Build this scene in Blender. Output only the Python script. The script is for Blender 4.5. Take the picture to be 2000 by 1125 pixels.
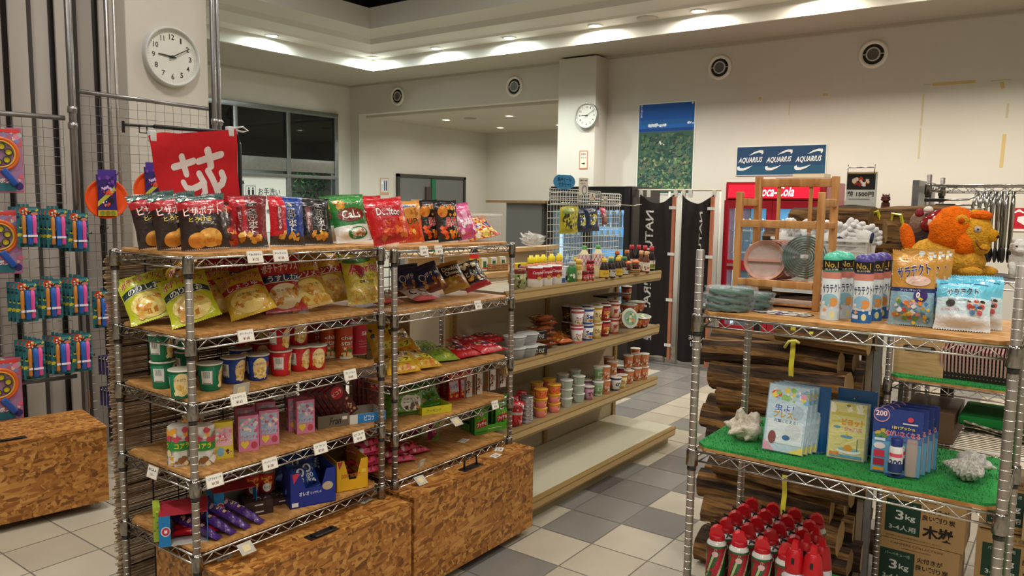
import bpy, bmesh, math, random
from mathutils import Vector, Matrix
from math import sin, cos, pi, radians as R
for _o in list(bpy.data.objects): bpy.data.objects.remove(_o)
SC = bpy.context.scene
COL = SC.collection
rnd = random.Random(7)

# ---------------------------------------------------------------- camera
YAW, PITCH, ROLL, FPX, CZ = 0.635848532, 0.108318319, 0.0148896719, 1511.83736, 1.65
_fw = Vector((-sin(YAW)*cos(PITCH), cos(YAW)*cos(PITCH), -sin(PITCH)))
_rt = Vector((cos(YAW), sin(YAW), 0)); _up = _rt.cross(_fw)
_r2 = _rt*cos(ROLL) + _up*sin(ROLL); _u2 = _r2.cross(_fw)
CAM = Vector((0, 0, CZ))
cd = bpy.data.cameras.new('camera'); cam = bpy.data.objects.new('camera', cd); COL.objects.link(cam)
cam.matrix_world = Matrix(((_r2.x, _u2.x, -_fw.x, 0), (_r2.y, _u2.y, -_fw.y, 0), (_r2.z, _u2.z, -_fw.z, CZ), (0, 0, 0, 1)))
cd.sensor_width = 36; cd.lens = FPX*36/2000; cd.clip_start = .05; cd.clip_end = 60
SC.camera = cam

# ---------------------------------------------------------------- world, exposure
SC.view_settings.view_transform = 'Standard'; SC.view_settings.look = 'None'
SC.view_settings.exposure = 0.06; SC.view_settings.gamma = 1.0; SC.view_settings.use_curve_mapping = False
W = bpy.data.worlds.new('night'); SC.world = W; W.use_nodes = True
W.node_tree.nodes['Background'].inputs[0].default_value = (.02, .024, .03, 1)
W.node_tree.nodes['Background'].inputs[1].default_value = .5

# ---------------------------------------------------------------- ceiling lamps, plus added fill lamps
COOL = (.88, 1.0, .98); WARM = (1.0, .90, .76); MIDW = (1.0, .95, .86)
def area(name, loc, power, size, col, spread=180, rot=(0, 0, 0), shape='DISK', sy=None):
    l = bpy.data.lights.new(name, 'AREA'); l.energy = power; l.color = col; l.shape = shape; l.size = size
    if sy: l.size_y = sy
    l.spread = R(spread)
    o = bpy.data.objects.new(name, l); o.location = loc; o.rotation_euler = rot; COL.objects.link(o); return o
ZS = 3.55
RING = [(-6.62, 7.33, COOL), (-5.5, 7.33, COOL), (-4.36, 7.33, MIDW), (-3.2, 7.33, MIDW), (-2.05, 7.33, WARM), (-.9, 7.33, WARM), (.3, 7.33, WARM), (1.5, 7.33, WARM),
        (-7.76, 7.33, COOL), (-7.76, 5.75, COOL), (-7.76, 4.2, COOL), (-7.76, 2.6, COOL)]
for x, y, c in RING: area('downlight_lamp', (x, y, ZS-.03), 26, .13, c, 178)
for x, y in ((-3.4, 5.2), (-3.4, 2.2), (-.9, 5.2), (.4, 2.4), (-1.3, .2), (-5.6, 3.9), (-3.3, -.6), (1.2, .2)):
    area('high_bay_lamp', (x, y, 4.85), 42, .55, (1.0, .955, .88), 150)  # unseen lamps added above the opening as general fill
for x, y in ((.9, -1.4), (2.3, 1.2), (-.6, -2.6)):
    area('hall_lamp', (x, y, 3.6), 34, .5, (1.0, .955, .88), 150)  # unseen lamps added around the camera to brighten the shelf fronts
for x, y in ((-8.2, 9.3), (-7.0, 9.35), (-8.2, 10.7), (-7.05, 10.8), (-5.9, 9.35), (-5.9, 10.8)):
    area('bay_lamp', (x, y, 2.90), 9, .12, (1.0, .95, .87), 160)

# ---------------------------------------------------------------- pixel helpers: where a sight line meets a plane of the room
def ray(x, y): return _fw + _r2*((x-1000)/FPX) + _u2*((562.5-y)/FPX)
def onz(x, y, z): d = ray(x, y); return CAM + d*((z-CZ)/d.z)
def ony(x, y, Y): d = ray(x, y); return CAM + d*(Y/d.y)
def onx(x, y, X): d = ray(x, y); return CAM + d*(X/d.x)
def onp(x, y, p, n):
    d = ray(x, y); p = Vector(p); n = Vector(n); return CAM + d*((p-CAM).dot(n)/d.dot(n))

# ---------------------------------------------------------------- materials
def hx(s, k=1.0):
    if not isinstance(s, str): return s
    s = s.lstrip('#'); s = s if len(s) == 6 else ''.join(c*2 for c in s); o = []
    for i in (0, 2, 4):
        c = int(s[i:i+2], 16)/255
        o.append((c/12.92 if c <= .04045 else ((c+.055)/1.055)**2.4)*k)
    return tuple(o)
MATS = {}
def mat(name, rough=.5, metal=0, spec=.5, bump=None, coat=0, trans=0, alpha=1, var=.0, vscale=8, emit=0, ior=1.45):
    m = bpy.data.materials.new(name); m.use_nodes = True; nt = m.node_tree; N = nt.nodes; L = nt.links
    b = N['Principled BSDF']; a = N.new('ShaderNodeAttribute'); a.attribute_name = 'Col'
    src = a.outputs['Color']
    if var:
        tc = N.new('ShaderNodeTexCoord'); n = N.new('ShaderNodeTexNoise'); n.inputs['Scale'].default_value = vscale; n.inputs['Detail'].default_value = 5
        L.new(tc.outputs['Object'], n.inputs['Vector'])
        mr = N.new('ShaderNodeMapRange'); mr.inputs[3].default_value = 1-var; mr.inputs[4].default_value = 1+var*.6; mr.inputs[1].default_value = .3; mr.inputs[2].default_value = .7
        L.new(n.outputs['Fac'], mr.inputs[0])
        mx = N.new('ShaderNodeMixRGB'); mx.blend_type = 'MULTIPLY'; mx.inputs[0].default_value = 1
        L.new(src, mx.inputs[1]); L.new(mr.outputs[0], mx.inputs[2]); src = mx.outputs[0]
    L.new(src, b.inputs['Base Color'])
    b.inputs['Roughness'].default_value = rough; b.inputs['Metallic'].default_value = metal
    b.inputs['Specular IOR Level'].default_value = spec; b.inputs['Coat Weight'].default_value = coat; b.inputs['Coat Roughness'].default_value = .12
    b.inputs['Transmission Weight'].default_value = trans; b.inputs['IOR'].default_value = ior; b.inputs['Alpha'].default_value = alpha
    if bump:
        tc = N.new('ShaderNodeTexCoord'); n = N.new('ShaderNodeTexNoise'); n.inputs['Scale'].default_value = bump[0]; n.inputs['Detail'].default_value = 4; n.inputs['Distortion'].default_value = bump[2] if len(bump) > 2 else 0
        L.new(tc.outputs['Object'], n.inputs['Vector']); bp = N.new('ShaderNodeBump'); bp.inputs['Strength'].default_value = bump[1]; bp.inputs['Distance'].default_value = .01
        L.new(n.outputs['Fac'], bp.inputs['Height']); L.new(bp.outputs[0], b.inputs['Normal'])
    if emit:
        L.new(src, b.inputs['Emission Color']); b.inputs['Emission Strength'].default_value = emit
    MATS[name] = m; return m
mat('foil', .27, 0, .6, (28, .55, 1.2), coat=.35)
mat('card', .55, 0, .4, None, coat=.1)
mat('paper', .8, 0, .3)
mat('plastic', .32, 0, .5)
mat('gloss', .12, 0, .5, coat=.4)
mat('paint', .6, 0, .3, (180, .05), var=.035, vscale=1.2)
mat('walls', .75, 0, .25, (60, .06), var=.04, vscale=1.1)
mat('chrome', .22, 1, .5)
mat('steel', .36, .85, .5, var=.1, vscale=20)
mat('darkmetal', .4, .3, .5)
mat('wood', .5, 0, .4, (40, .15), var=.12, vscale=14)
mat('cloth', .9, 0, .2, (30, .3), var=.12, vscale=10)
mat('clear', .08, 0, .5, None, 0, .0, .22)
mat('frost', .35, 0, .5, (60, .3), 0, .0, .38)
mat('glass', .03, 0, .5, None, 0, .0, .16)
mat('darkglass', .04, 0, .8)
mat('glow', .5, emit=1.0)
mat('lamp', .5, emit=22.0)
mat('film', .1, 0, .5, None, 0, .0, .13)
mat('shell', .7, 0, .3, (70, .7), var=.15, vscale=30)
mat('fluff', .95, 0, .1, (140, 1.0), var=.22, vscale=60)

# ---------------------------------------------------------------- text cache (built-in font)
_TX = {}
def text_mesh(s, off=0.0, vert=False):
    off = min(off, .016 if off < .06 else .036); k = (s, off, vert)
    if k in _TX: return _TX[k]
    cu = bpy.data.curves.new('t', 'FONT'); cu.resolution_u = 2
    cu.body = '\n'.join(s) if vert else s; cu.offset = off; cu.align_x = 'CENTER'; cu.space_line = .88 if vert else 1.0
    o = bpy.data.objects.new('t', cu); COL.objects.link(o)
    dg = bpy.context.evaluated_depsgraph_get(); m = bpy.data.meshes.new_from_object(o.evaluated_get(dg))
    bm = bmesh.new(); bm.from_mesh(m)
    bmesh.ops.remove_doubles(bm, verts=bm.verts, dist=1e-4)
    bmesh.ops.dissolve_limit(bm, angle_limit=R(9), verts=bm.verts, edges=bm.edges)
    bmesh.ops.triangulate(bm, faces=bm.faces)
    for _ in range(2):
        lg = [e for e in bm.edges if e.calc_length() > .42]
        if not lg: break
        bmesh.ops.subdivide_edges(bm, edges=lg, cuts=1); bmesh.ops.triangulate(bm, faces=bm.faces)
    vs = [(v.co.x, v.co.y) for v in bm.verts]; fs = [tuple(v.index for v in f.verts) for f in bm.faces]
    bm.free(); bpy.data.objects.remove(o); bpy.data.curves.remove(cu); bpy.data.meshes.remove(m)
    if not vs: vs = [(0, 0)]
    x0 = min(v[0] for v in vs); x1 = max(v[0] for v in vs); y0 = min(v[1] for v in vs); y1 = max(v[1] for v in vs)
    r = ([(v[0]-(x0+x1)/2, v[1]-(y0+y1)/2) for v in vs], fs, x1-x0, y1-y0); _TX[k] = r; return r

# ---------------------------------------------------------------- mesh collector
class MB:
    def __init__(s): s.v = []; s.f = []; s.c = []; s.m = []; s.s = []; s.T = None; s.mats = []
    def mi(s, n):
        if n not in s.mats: s.mats.append(n)
        return s.mats.index(n)
    def add(s, vs, fs, col, m='plastic', smooth=False):
        b = len(s.v); T = s.T
        s.v += [tuple(T @ Vector(v)) if T else tuple(v) for v in vs]
        k = s.mi(m); many = isinstance(col, list)
        if not many: col = hx(col)
        for i, f in enumerate(fs):
            s.f.append(tuple(b+j for j in f)); s.c.append(hx(col[i]) if many else col); s.m.append(k); s.s.append(smooth)
        return s
    def box(s, x0, x1, y0, y1, z0, z1, col, m='plastic', cols=None):
        vs = [(x, y, z) for z in (z0, z1) for y in (y0, y1) for x in (x0, x1)]
        fs = [(0, 2, 3, 1), (4, 5, 7, 6), (0, 1, 5, 4), (1, 3, 7, 5), (3, 2, 6, 7), (2, 0, 4, 6)]  # bottom top front right back left
        return s.add(vs, fs, cols or col, m)
    def bbox(s, x0, x1, y0, y1, z0, z1, col, m='plastic', r=.004):   # box with rounded edges
        bm = bmesh.new(); bmesh.ops.create_cube(bm, size=1)
        for v in bm.verts: v.co = Vector(((x0+x1)/2+v.co.x*(x1-x0), (y0+y1)/2+v.co.y*(y1-y0), (z0+z1)/2+v.co.z*(z1-z0)))
        bmesh.ops.bevel(bm, geom=list(bm.edges), offset=r, segments=2, affect='EDGES', profile=.6)
        s.bm(bm, col, m, True); return s
    def bm(s, bm, col, m, smooth=False):
        bm.verts.index_update()
        s.add([v.co[:] for v in bm.verts], [tuple(v.index for v in f.verts) for f in bm.faces], col, m, smooth); bm.free()
    def tube(s, pts, r, col, m='chrome', n=6, cap=True):
        pts = [Vector(p) for p in pts]; vs = []; fs = []; q = len(pts)
        for i, p in enumerate(pts):
            d = (pts[min(i+1, q-1)]-pts[max(i-1, 0)]).normalized()
            a = d.cross(Vector((0, 0, 1)) if abs(d.z) < .9 else Vector((1, 0, 0))).normalized(); b = d.cross(a)
            rr = r[i] if isinstance(r, (list, tuple)) else r
            vs += [p+a*(rr*cos(2*pi*k/n))+b*(rr*sin(2*pi*k/n)) for k in range(n)]
        for i in range(q-1):
            for k in range(n): fs.append((i*n+k, i*n+(k+1) % n, (i+1)*n+(k+1) % n, (i+1)*n+k))
        if cap: fs.append(tuple(range(n))[::-1]); fs.append(tuple((q-1)*n+k for k in range(n)))
        return s.add(vs, fs, col, m, n > 4)
    def lathe(s, prof, col, m='plastic', n=20, c=(0, 0, 0), smooth=True, sx=1, sy=1, cap=None):   # col may be list per ring
        vs = []; fs = []; cl = []; q = len(prof)
        for r, z in prof: vs += [(c[0]+r*sx*cos(2*pi*k/n), c[1]+r*sy*sin(2*pi*k/n), c[2]+z) for k in range(n)]
        for i in range(q-1):
            for k in range(n): fs.append((i*n+k, i*n+(k+1) % n, (i+1)*n+(k+1) % n, (i+1)*n+k)); cl.append(col[i] if isinstance(col, list) else col)
        if cap is None: cap = not (q == 2 and prof[1][0] == 0)
        if cap and prof[0][0] > 1e-5: fs.append(tuple(range(n))[::-1]); cl.append(col[0] if isinstance(col, list) else col)
        if cap and prof[-1][0] > 1e-5: fs.append(tuple((q-1)*n+k for k in range(n))); cl.append(col[-1] if isinstance(col, list) else col)
        return s.add(vs, fs, cl, m, smooth)
    def prism(s, pts, y0, y1, col, m='plastic', axis='y'):   # polygon in xz, extruded along y
        n = len(pts); P = lambda p, t: (p[0], t, p[1]) if axis == 'y' else ((t, p[0], p[1]) if axis == 'x' else (p[0], p[1], t))
        vs = [P(p, y0) for p in pts]+[P(p, y1) for p in pts]
        return s.add(vs, [tuple(range(n)), tuple(range(2*n-1, n-1, -1))]+[(i+n, (i+1) % n+n, (i+1) % n, i) for i in range(n)], col, m)
    def grid(s, fn, nu, nv, col, m='plastic', smooth=True, flip=False):    # col may be fn(u,v)
        vs = [fn(i/nu, j/nv) for j in range(nv+1) for i in range(nu+1)]; fs = []; cl = []
        for j in range(nv):
            for i in range(nu):
                a = j*(nu+1)+i; q = (a, a+1, a+nu+2, a+nu+1); fs.append(q[::-1] if flip else q)
                cl.append(col((i+.5)/nu, (j+.5)/nv) if callable(col) else col)
        return s.add(vs, fs, cl, m, smooth)
    def decals(s, ds, fn, w, h, m='card', lift=.0004, base=.0006):
        # fn(x, y, k) -> 3D point for x in -.5...5, y in 0..1 at height k off the surface
        for i, d in enumerate(ds):
            k = base+lift*i; t = d[0]
            if t == 'r':
                _, cx, cy, ww, hh, c = d[:6]; a = d[6] if len(d) > 6 else 0; nu = 1+int(ww*26); nv = max(1, int(hh*8))
                def g(u, v):
                    x = (u-.5)*ww*w; y = (v-.5)*hh*h; X = x*cos(a)-y*sin(a); Y = x*sin(a)+y*cos(a)
                    return fn(max(-.5, min(.5, cx+X/w)), max(0, min(1, cy+Y/h)), k)
                s.grid(g, nu, nv, c, m, True)
            elif t == 'e':
                _, cx, cy, rx, ry, c = d[:6]; n = 20; ri = 2 if rx < .1 else 4; vs = [fn(cx, cy, k)]; fs = []
                for q in range(1, ri+1):
                    for j in range(n):
                        vs.append(fn(max(-.5, min(.5, cx+rx*q/ri*cos(2*pi*j/n))), max(0, min(1, cy+ry*q/ri*sin(2*pi*j/n))), k))
                for j in range(n):
                    j2 = (j+1) % n; fs.append((0, 1+j, 1+j2))
                    for q in range(ri-1): fs.append((1+q*n+j, 1+(q+1)*n+j, 1+(q+1)*n+j2, 1+q*n+j2))
                s.add(vs, fs, c, m, True)
            elif t == 'p':
                _, pts, c = d; cx = sum(p[0] for p in pts)/len(pts); cy = sum(p[1] for p in pts)/len(pts)
                vs = [fn(cx, cy, k)]+[fn(max(-.5, min(.5, p[0])), max(0, min(1, p[1])), k) for p in pts]; n = len(pts)
                s.add(vs, [(0, 1+j, 1+(j+1) % n) for j in range(n)], c, m, True)
            elif t in 'tv':   # text: str, cx, cy, width fraction, height fraction, colour[, bold[, angle[, shear]]]
                _, st, cx, cy, tw, th, c = d[:7]; bold = d[7] if len(d) > 7 else .0; a = d[8] if len(d) > 8 else 0; sh = d[9] if len(d) > 9 else 0
                vs, fs, W0, H0 = text_mesh(st, bold, t == 'v')
                fx = tw*w/max(W0, 1e-3); fy = th*h/max(H0, 1e-3); o = []
                for x, y in vs:
                    x = x*fx+sh*y*fy; y = y*fy; X = x*cos(a)-y*sin(a); Y = x*sin(a)+y*cos(a)
                    o.append(fn(cx+X/w, cy+Y/h, k))
                s.add(o, fs, c, m, False)
            elif t == 'b':    # scatter of small blobs
                _, cx, cy, ww, hh, cs, n, rr, sd = d; rg = random.Random(sd)
                for q in range(n):
                    r = rr*rg.uniform(.5, 1.2); x = cx+rg.uniform(-.5, .5)*ww; y = cy+rg.uniform(-.5, .5)*hh; ph = rg.uniform(0, 6)
                    vs = [fn(x, y, k+q*.00002)]+[fn(max(-.5, min(.5, x+r*(1+.3*sin(3*j+ph))*cos(2*pi*j/8))), max(0, min(1, y+r*w/h*(1+.3*cos(2*j+ph))*sin(2*pi*j/8))), k+q*.00002) for j in range(8)]
                    s.add(vs, [(0, 1+j, 1+(j+1) % 8) for j in range(8)], rg.choice(cs), m, True)
        return s
    def build(s, name, parent=None, loc=None, rz=0, rot=None):
        me = bpy.data.meshes.new(name); me.from_pydata(s.v, [], s.f)
        me.polygons.foreach_set('material_index', s.m); me.polygons.foreach_set('use_smooth', s.s)
        ca = me.color_attributes.new('Col', 'FLOAT_COLOR', 'CORNER'); buf = []
        for f, c in zip(s.f, s.c): buf += [c[0], c[1], c[2], 1.0]*len(f)
        ca.data.foreach_set('color', buf)
        for n in s.mats: me.materials.append(MATS[n])
        me.update()
        o = bpy.data.objects.new(name, me); COL.objects.link(o)
        if parent: o.parent = parent; KIDS.setdefault(parent.name, []).append(o)
        if loc is not None: o.location = loc
        if rot: o.rotation_euler = rot
        elif rz: o.rotation_euler = (0, 0, rz)
        return o
KIDS = {}
def tag(o, label, cat, group=None):
    o['label'] = label; o['category'] = cat
    if group: o['group'] = group
    return o
def thing(name, label, cat, loc=(0, 0, 0), rz=0, group=None, rot=None):
    o = bpy.data.objects.new(name, None); COL.objects.link(o); o.location = loc; o.rotation_euler = rot or (0, 0, rz); o.empty_display_size = .1
    return tag(o, label, cat, group)
def struct(mb, name):
    o = mb.build(name); o['kind'] = 'structure'; return o
def copy_tree(o, parent=None):
    c = o.copy(); COL.objects.link(c); c.parent = parent
    if parent: KIDS.setdefault(parent.name, []).append(c)
    for ch in KIDS.get(o.name, []): copy_tree(ch, c)
    return c
_used = set()
def place(proto, loc, rot=0, label=None, group=None, scale=None):   # the first call moves the prototype itself, later calls copy it with its parts
    if proto.name in _used: o = copy_tree(proto)
    else: o = proto; _used.add(proto.name)
    o.location = loc; o.rotation_euler = rot if isinstance(rot, (tuple, list)) else (0, 0, rot)
    if scale: o.scale = scale if isinstance(scale, (tuple, list)) else (scale,)*3
    if label: o['label'] = label
    if group: o['group'] = group
    return o
def flatfn(w, h, y=0.0):      # upright panel facing -y
    return lambda x, v, k: (x*w, y-k, v*h)
def cylfn(r0, h, r1=None, z0=0, span=None):      # wrap on a cone facing -y; full x range spans `span` radians
    r1 = r0 if r1 is None else r1; sp = span or 2*pi*.999
    def g(x, v, k):
        r = r0+(r1-r0)*v+k; a = -pi/2+x*sp; return (r*cos(a), r*sin(a), z0+v*h)
    return g
ORD = ['first', 'second', 'third', 'fourth', 'fifth', 'sixth', 'seventh', 'eighth', 'ninth', 'tenth', 'eleventh', 'twelfth']
def side(i, n):               # words for place i of n counted from the left
    return '' if n == 1 else 'leftmost' if i == 0 else 'rightmost' if i == n-1 else ORD[i]+' from the left'

def _mins(o, R_):
    z = 9; st = [(o, Matrix.Identity(4))]
    while st:
        q, M = st.pop()
        if q.type == 'MESH': z = min(z, min((R_ @ (M @ v.co)).z for v in q.data.vertices))
        for c in KIDS.get(q.name, []): st.append((c, M @ Matrix.Translation(c.location)))
    return z
_G = {}
def ground(proto, rot):       # how far a tilted thing must be raised to rest on its lowest point
    from mathutils import Euler
    k = (proto.name, round(rot[0], 2), round(rot[1], 2))
    if k not in _G: _G[k] = -_mins(proto, Euler((rot[0], rot[1], 0)).to_matrix())
    return _G[k]
# ================================================================ ROOM
def mat_osb():
    m = bpy.data.materials.new('osb'); m.use_nodes = True; nt = m.node_tree; N = nt.nodes; L = nt.links; b = N['Principled BSDF']
    tc = N.new('ShaderNodeTexCoord'); out = None
    for q, (ang, sc) in enumerate((((0, .5, .5), (9, 52, 52)), ((.2, -.7, -.8), (10, 60, 60)), ((.1, 1.35, 1.3), (11, 56, 56)), ((0, .1, .05), (9, 66, 66)))):
        mp = N.new('ShaderNodeMapping'); mp0 = N.new('ShaderNodeMapping'); mp0.inputs['Rotation'].default_value = ang; mp.inputs['Scale'].default_value = sc
        L.new(tc.outputs['Object'], mp0.inputs[0]); L.new(mp0.outputs[0], mp.inputs[0])
        ns = N.new('ShaderNodeTexNoise'); ns.inputs['Scale'].default_value = .6; L.new(mp.outputs[0], ns.inputs['Vector'])
        ad = N.new('ShaderNodeVectorMath'); ad.operation = 'ADD'; L.new(mp.outputs[0], ad.inputs[0])
        sc2 = N.new('ShaderNodeVectorMath'); sc2.operation = 'SCALE'; sc2.inputs['Scale'].default_value = .35; L.new(ns.outputs['Color'], sc2.inputs[0]); L.new(sc2.outputs[0], ad.inputs[1])
        vo = N.new('ShaderNodeTexVoronoi'); vo.inputs['Scale'].default_value = 1.0; L.new(ad.outputs[0], vo.inputs['Vector'])
        if out is None: out = vo.outputs['Color']; last = vo
        else:
            sw = N.new('ShaderNodeTexNoise'); sw.inputs['Scale'].default_value = 16+4*q; sw.inputs['Detail'].default_value = 1; L.new(tc.outputs['Object'], sw.inputs['Vector'])
            st = N.new('ShaderNodeMath'); st.operation = 'GREATER_THAN'; st.inputs[1].default_value = .5; L.new(sw.outputs['Fac'], st.inputs[0])
            mx = N.new('ShaderNodeMixRGB'); L.new(st.outputs[0], mx.inputs[0]); L.new(out, mx.inputs[1]); L.new(vo.outputs['Color'], mx.inputs[2]); out = mx.outputs[0]
    sp = N.new('ShaderNodeSeparateColor'); L.new(out, sp.inputs[0])
    cr = N.new('ShaderNodeValToRGB'); L.new(sp.outputs[0], cr.inputs[0]); e = cr.color_ramp.elements
    e[0].position = 0; e[0].color = (*hx('#6e4017'), 1); e[1].position = 1; e[1].color = (*hx('#c8934d'), 1)
    for p, c in ((.25, '#935a22'), (.5, '#a56a2c'), (.75, '#b57d3a')): x = e.new(p); x.color = (*hx(c), 1)
    L.new(cr.outputs[0], b.inputs['Base Color']); b.inputs['Roughness'].default_value = .5
    bp = N.new('ShaderNodeBump'); bp.inputs['Strength'].default_value = .15; bp.inputs['Distance'].default_value = .002; L.new(sp.outputs[1], bp.inputs['Height']); L.new(bp.outputs[0], b.inputs['Normal'])
    MATS['osb'] = m
mat_osb()
def mat_turf():
    m = bpy.data.materials.new('turf'); m.use_nodes = True; nt = m.node_tree; N = nt.nodes; L = nt.links; b = N['Principled BSDF']
    tc = N.new('ShaderNodeTexCoord'); n = N.new('ShaderNodeTexNoise'); n.inputs['Scale'].default_value = 260; n.inputs['Detail'].default_value = 3; L.new(tc.outputs['Object'], n.inputs['Vector'])
    n2 = N.new('ShaderNodeTexNoise'); n2.inputs['Scale'].default_value = 9; L.new(tc.outputs['Object'], n2.inputs['Vector'])
    ad = N.new('ShaderNodeMath'); ad.operation = 'MULTIPLY_ADD'; ad.inputs[1].default_value = .4; L.new(n2.outputs['Fac'], ad.inputs[0]); L.new(n.outputs['Fac'], ad.inputs[2])
    cr = N.new('ShaderNodeValToRGB'); L.new(ad.outputs[0], cr.inputs[0]); e = cr.color_ramp.elements
    e[0].position = .45; e[0].color = (*hx('#0d5a26'), 1); e[1].position = .95; e[1].color = (*hx('#35b050'), 1)
    L.new(cr.outputs[0], b.inputs['Base Color']); b.inputs['Roughness'].default_value = .9
    bp = N.new('ShaderNodeBump'); bp.inputs['Strength'].default_value = 1; bp.inputs['Distance'].default_value = .004; L.new(n.outputs['Fac'], bp.inputs['Height']); L.new(bp.outputs[0], b.inputs['Normal'])
    MATS['turf'] = m
mat_turf()
mat('tile', .27, 0, .45, (90, .05), coat=.15, var=.07, vscale=3)

# floor: square tiles with grout, tile colours laid in bands
X0, Y0, TS, G = -1.83, 3.17, .3, .0035
LIGHT = ['#b3aa98', '#aea591', '#b8af9c', '#a9a08d']; DARK = ['#7d7a74', '#76726d', '#827e78']; DK = '#5f5a55'
SPEC = {(0, 1): 1, (-2, 1): 1, (-2, 2): 2, (-2, 3): 1, (0, 3): 1, (-2, -2): 1, (1, 1): 0, (-1, 6): 1, (-2, 0): 0, (-2, 4): 0, (0, 2): 0, (1, 2): 0, (0, -1): 0, (0, 0): 0, (1, 0): 0, (-2, 5): 0, (0, 4): 0, (1, 3): 1}
fl = MB(); rr = random.Random(3)
for i in range(-28, 20):
    for j in range(-24, 30):
        k = SPEC.get((i, j))
        if k is None:
            band = (i == -1) or (i == -4 and j >= 6) or (i == -5 and j >= 9) or (i == 3) or (j in (13, 14) and i > -8)
            k = 1 if (band and rr.random() < .92) or (i > -7 and not band and rr.random() < .07) else 0
        c = DK if k == 2 else rr.choice(DARK if k else LIGHT)
        x = X0+i*TS; y = Y0+j*TS
        fl.add([(x+G, y+G, 0), (x+TS-G, y+G, 0), (x+TS-G, y+TS-G, 0), (x+G, y+TS-G, 0)], [(0, 1, 2, 3)], c, 'tile')
fl.box(X0-28*TS, X0+20*TS, Y0-24*TS, Y0+30*TS, -.08, -.0012, '#6f6960', 'paint')
struct(fl, 'floor')

WC = '#cdc9be'; WCOOL = '#cfcdc3'
WX, BY = -9.4, 8.4     # left wall plane, back wall plane
ZC = 3.40              # where walls meet the cove
# back wall right of the bay, plus the bay header
w = MB(); w.box(-5.2, 4.0, BY, BY+.15, 0, 3.42, WC, 'walls')
w.box(-9.2, -5.2, BY, BY+.15, 2.99, 3.42, WC, 'walls'); w.box(-9.55, -9.2, BY, BY+.2, 0, 3.42, WC, 'walls')
struct(w, 'wall_back')
w = MB(); w.bbox(-5.33, -4.80, 8.12, BY+.02, 0, 3.41, WC, 'walls', .006); struct(w, 'wall_pier')
# bay: left, rear, right walls and ceiling
w = MB(); w.box(-9.35, -9.2, BY+.2, 11.7, 0, 2.95, WC, 'walls'); struct(w, 'wall_bay_left')
w = MB(); w.box(-9.35, -4.4, 11.6, 11.75, 0, 2.95, WC, 'walls'); struct(w, 'wall_bay_back')
w = MB(); w.box(-4.55, -4.4, BY+.15, 11.6, 0, 2.95, WC, 'walls'); struct(w, 'wall_bay_right')
w = MB(); w.box(-9.35, -4.4, BY+.15, 11.75, 2.95, 3.03, '#bdb5a5', 'paint'); struct(w, 'ceiling_bay')
# left wall: solid above and right of the glazing
w = MB(); w.box(WX-.15, WX, 5.0, BY, 2.98, 3.42, WCOOL, 'walls'); w.box(WX-.15, WX, 8.13, BY, 0, 2.98, WCOOL, 'walls'); struct(w, 'wall_left')
w = MB(); w.box(4.0, 4.15, -4, 9, 0, 3.42, WC, 'walls'); struct(w, 'wall_right')
w = MB(); w.box(-10, 4.1, -4.1, -4, 0, 3.42, WC, 'walls'); struct(w, 'wall_front')
# glazing with aluminium frame
win = MB(); AL = '#8d9290'
for y in (5.0, 6.30, 7.17, 8.06):
    win.bbox(WX-.06, WX+.03, y, y+.07, 0, 2.98, AL, 'steel', .004)
win.bbox(WX-.05, WX+.035, 5.0, 8.13, 2.91, 2.98, AL, 'steel', .004); win.bbox(WX-.05, WX+.02, 5.0, 8.1, 2.07, 2.26, '#9ca09b', 'steel', .004)
win.bbox(WX-.05, WX+.035, 5.0, 8.1, 1.98, 2.03, AL, 'steel', .004)
wf = struct(win, 'window_1')
for a, b in ((5.07, 6.3), (6.37, 7.17), (7.24, 8.06)):
    p = MB(); p.box(WX-.02, WX-.012, a, b, 2.26, 2.91, '#15181a', 'darkglass'); p.build('pane', wf)
p = MB(); p.box(WX-.02, WX-.012, 6.37, 7.17, .06, 1.98, '#c9ccc4', 'paint'); p.build('white_panel', wf)
for a, b in ((5.07, 6.3), (7.24, 8.06)):
    p = MB(); p.box(WX-.02, WX-.012, a, b, .06, 1.98, '#30363a', 'glass'); p.build('pane', wf)
# corridor seen through the low pane
w = MB(); w.box(-11.2, -11.1, 4.6, 9.4, 0, 2.5, '#bfc0b6', 'walls'); w.box(-11.1, WX-.16, 9.3, 9.4, 0, 2.5, '#bfc0b6', 'walls'); w.box(-11.1, WX-.16, 4.6, 9.3, 2.4, 2.5, '#8f8f88', 'paint'); struct(w, 'wall_corridor')
area('corridor_lamp', (-10.3, 7.6, 2.35), 10, .3, COOL, 160)

# cove ceiling: underside, fascia, lamp strip, riser, second strip, tall riser
c = MB(); UC = '#b3ada0'
def ringband(d0, z0, d1, z1, col):   # d = distance in from the wall planes; sweeps left wall + back wall + right + front
    def pt(d, z): return [(WX+d, BY-d, z), (4.0-d, BY-d, z), (4.0-d, -4+d, z), (WX+d, -4+d, z)]
    a = pt(d0, z0); b = pt(d1, z1); c.add(a+b, [(i, (i+1) % 4, (i+1) % 4+4, i+4) for i in range(4)], col, 'paint')
DL = WX+0  # left fascia sits further in than the back one
def ringb(l0, b0, z0, l1, b1, z1, col):
    def pt(l, b, z): return [(l, b, z), (3.2+(b-7.455), b, z), (3.2+(b-7.455), -3.2-(b-7.455), z), (l, -3.2-(b-7.455), z)]
    a = pt(l0, b0, z0); e = pt(l1, b1, z1); c.add(a+e, [(i, (i+1) % 4, (i+1) % 4+4, i+4) for i in range(4)], col, 'paint')
ringb(WX-.1, BY+.1, 3.40, WX+.06, BY-.06, 3.40, UC); ringb(WX+.06, BY-.06, 3.40, WX+.06, BY-.06, 3.43, UC)
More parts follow.
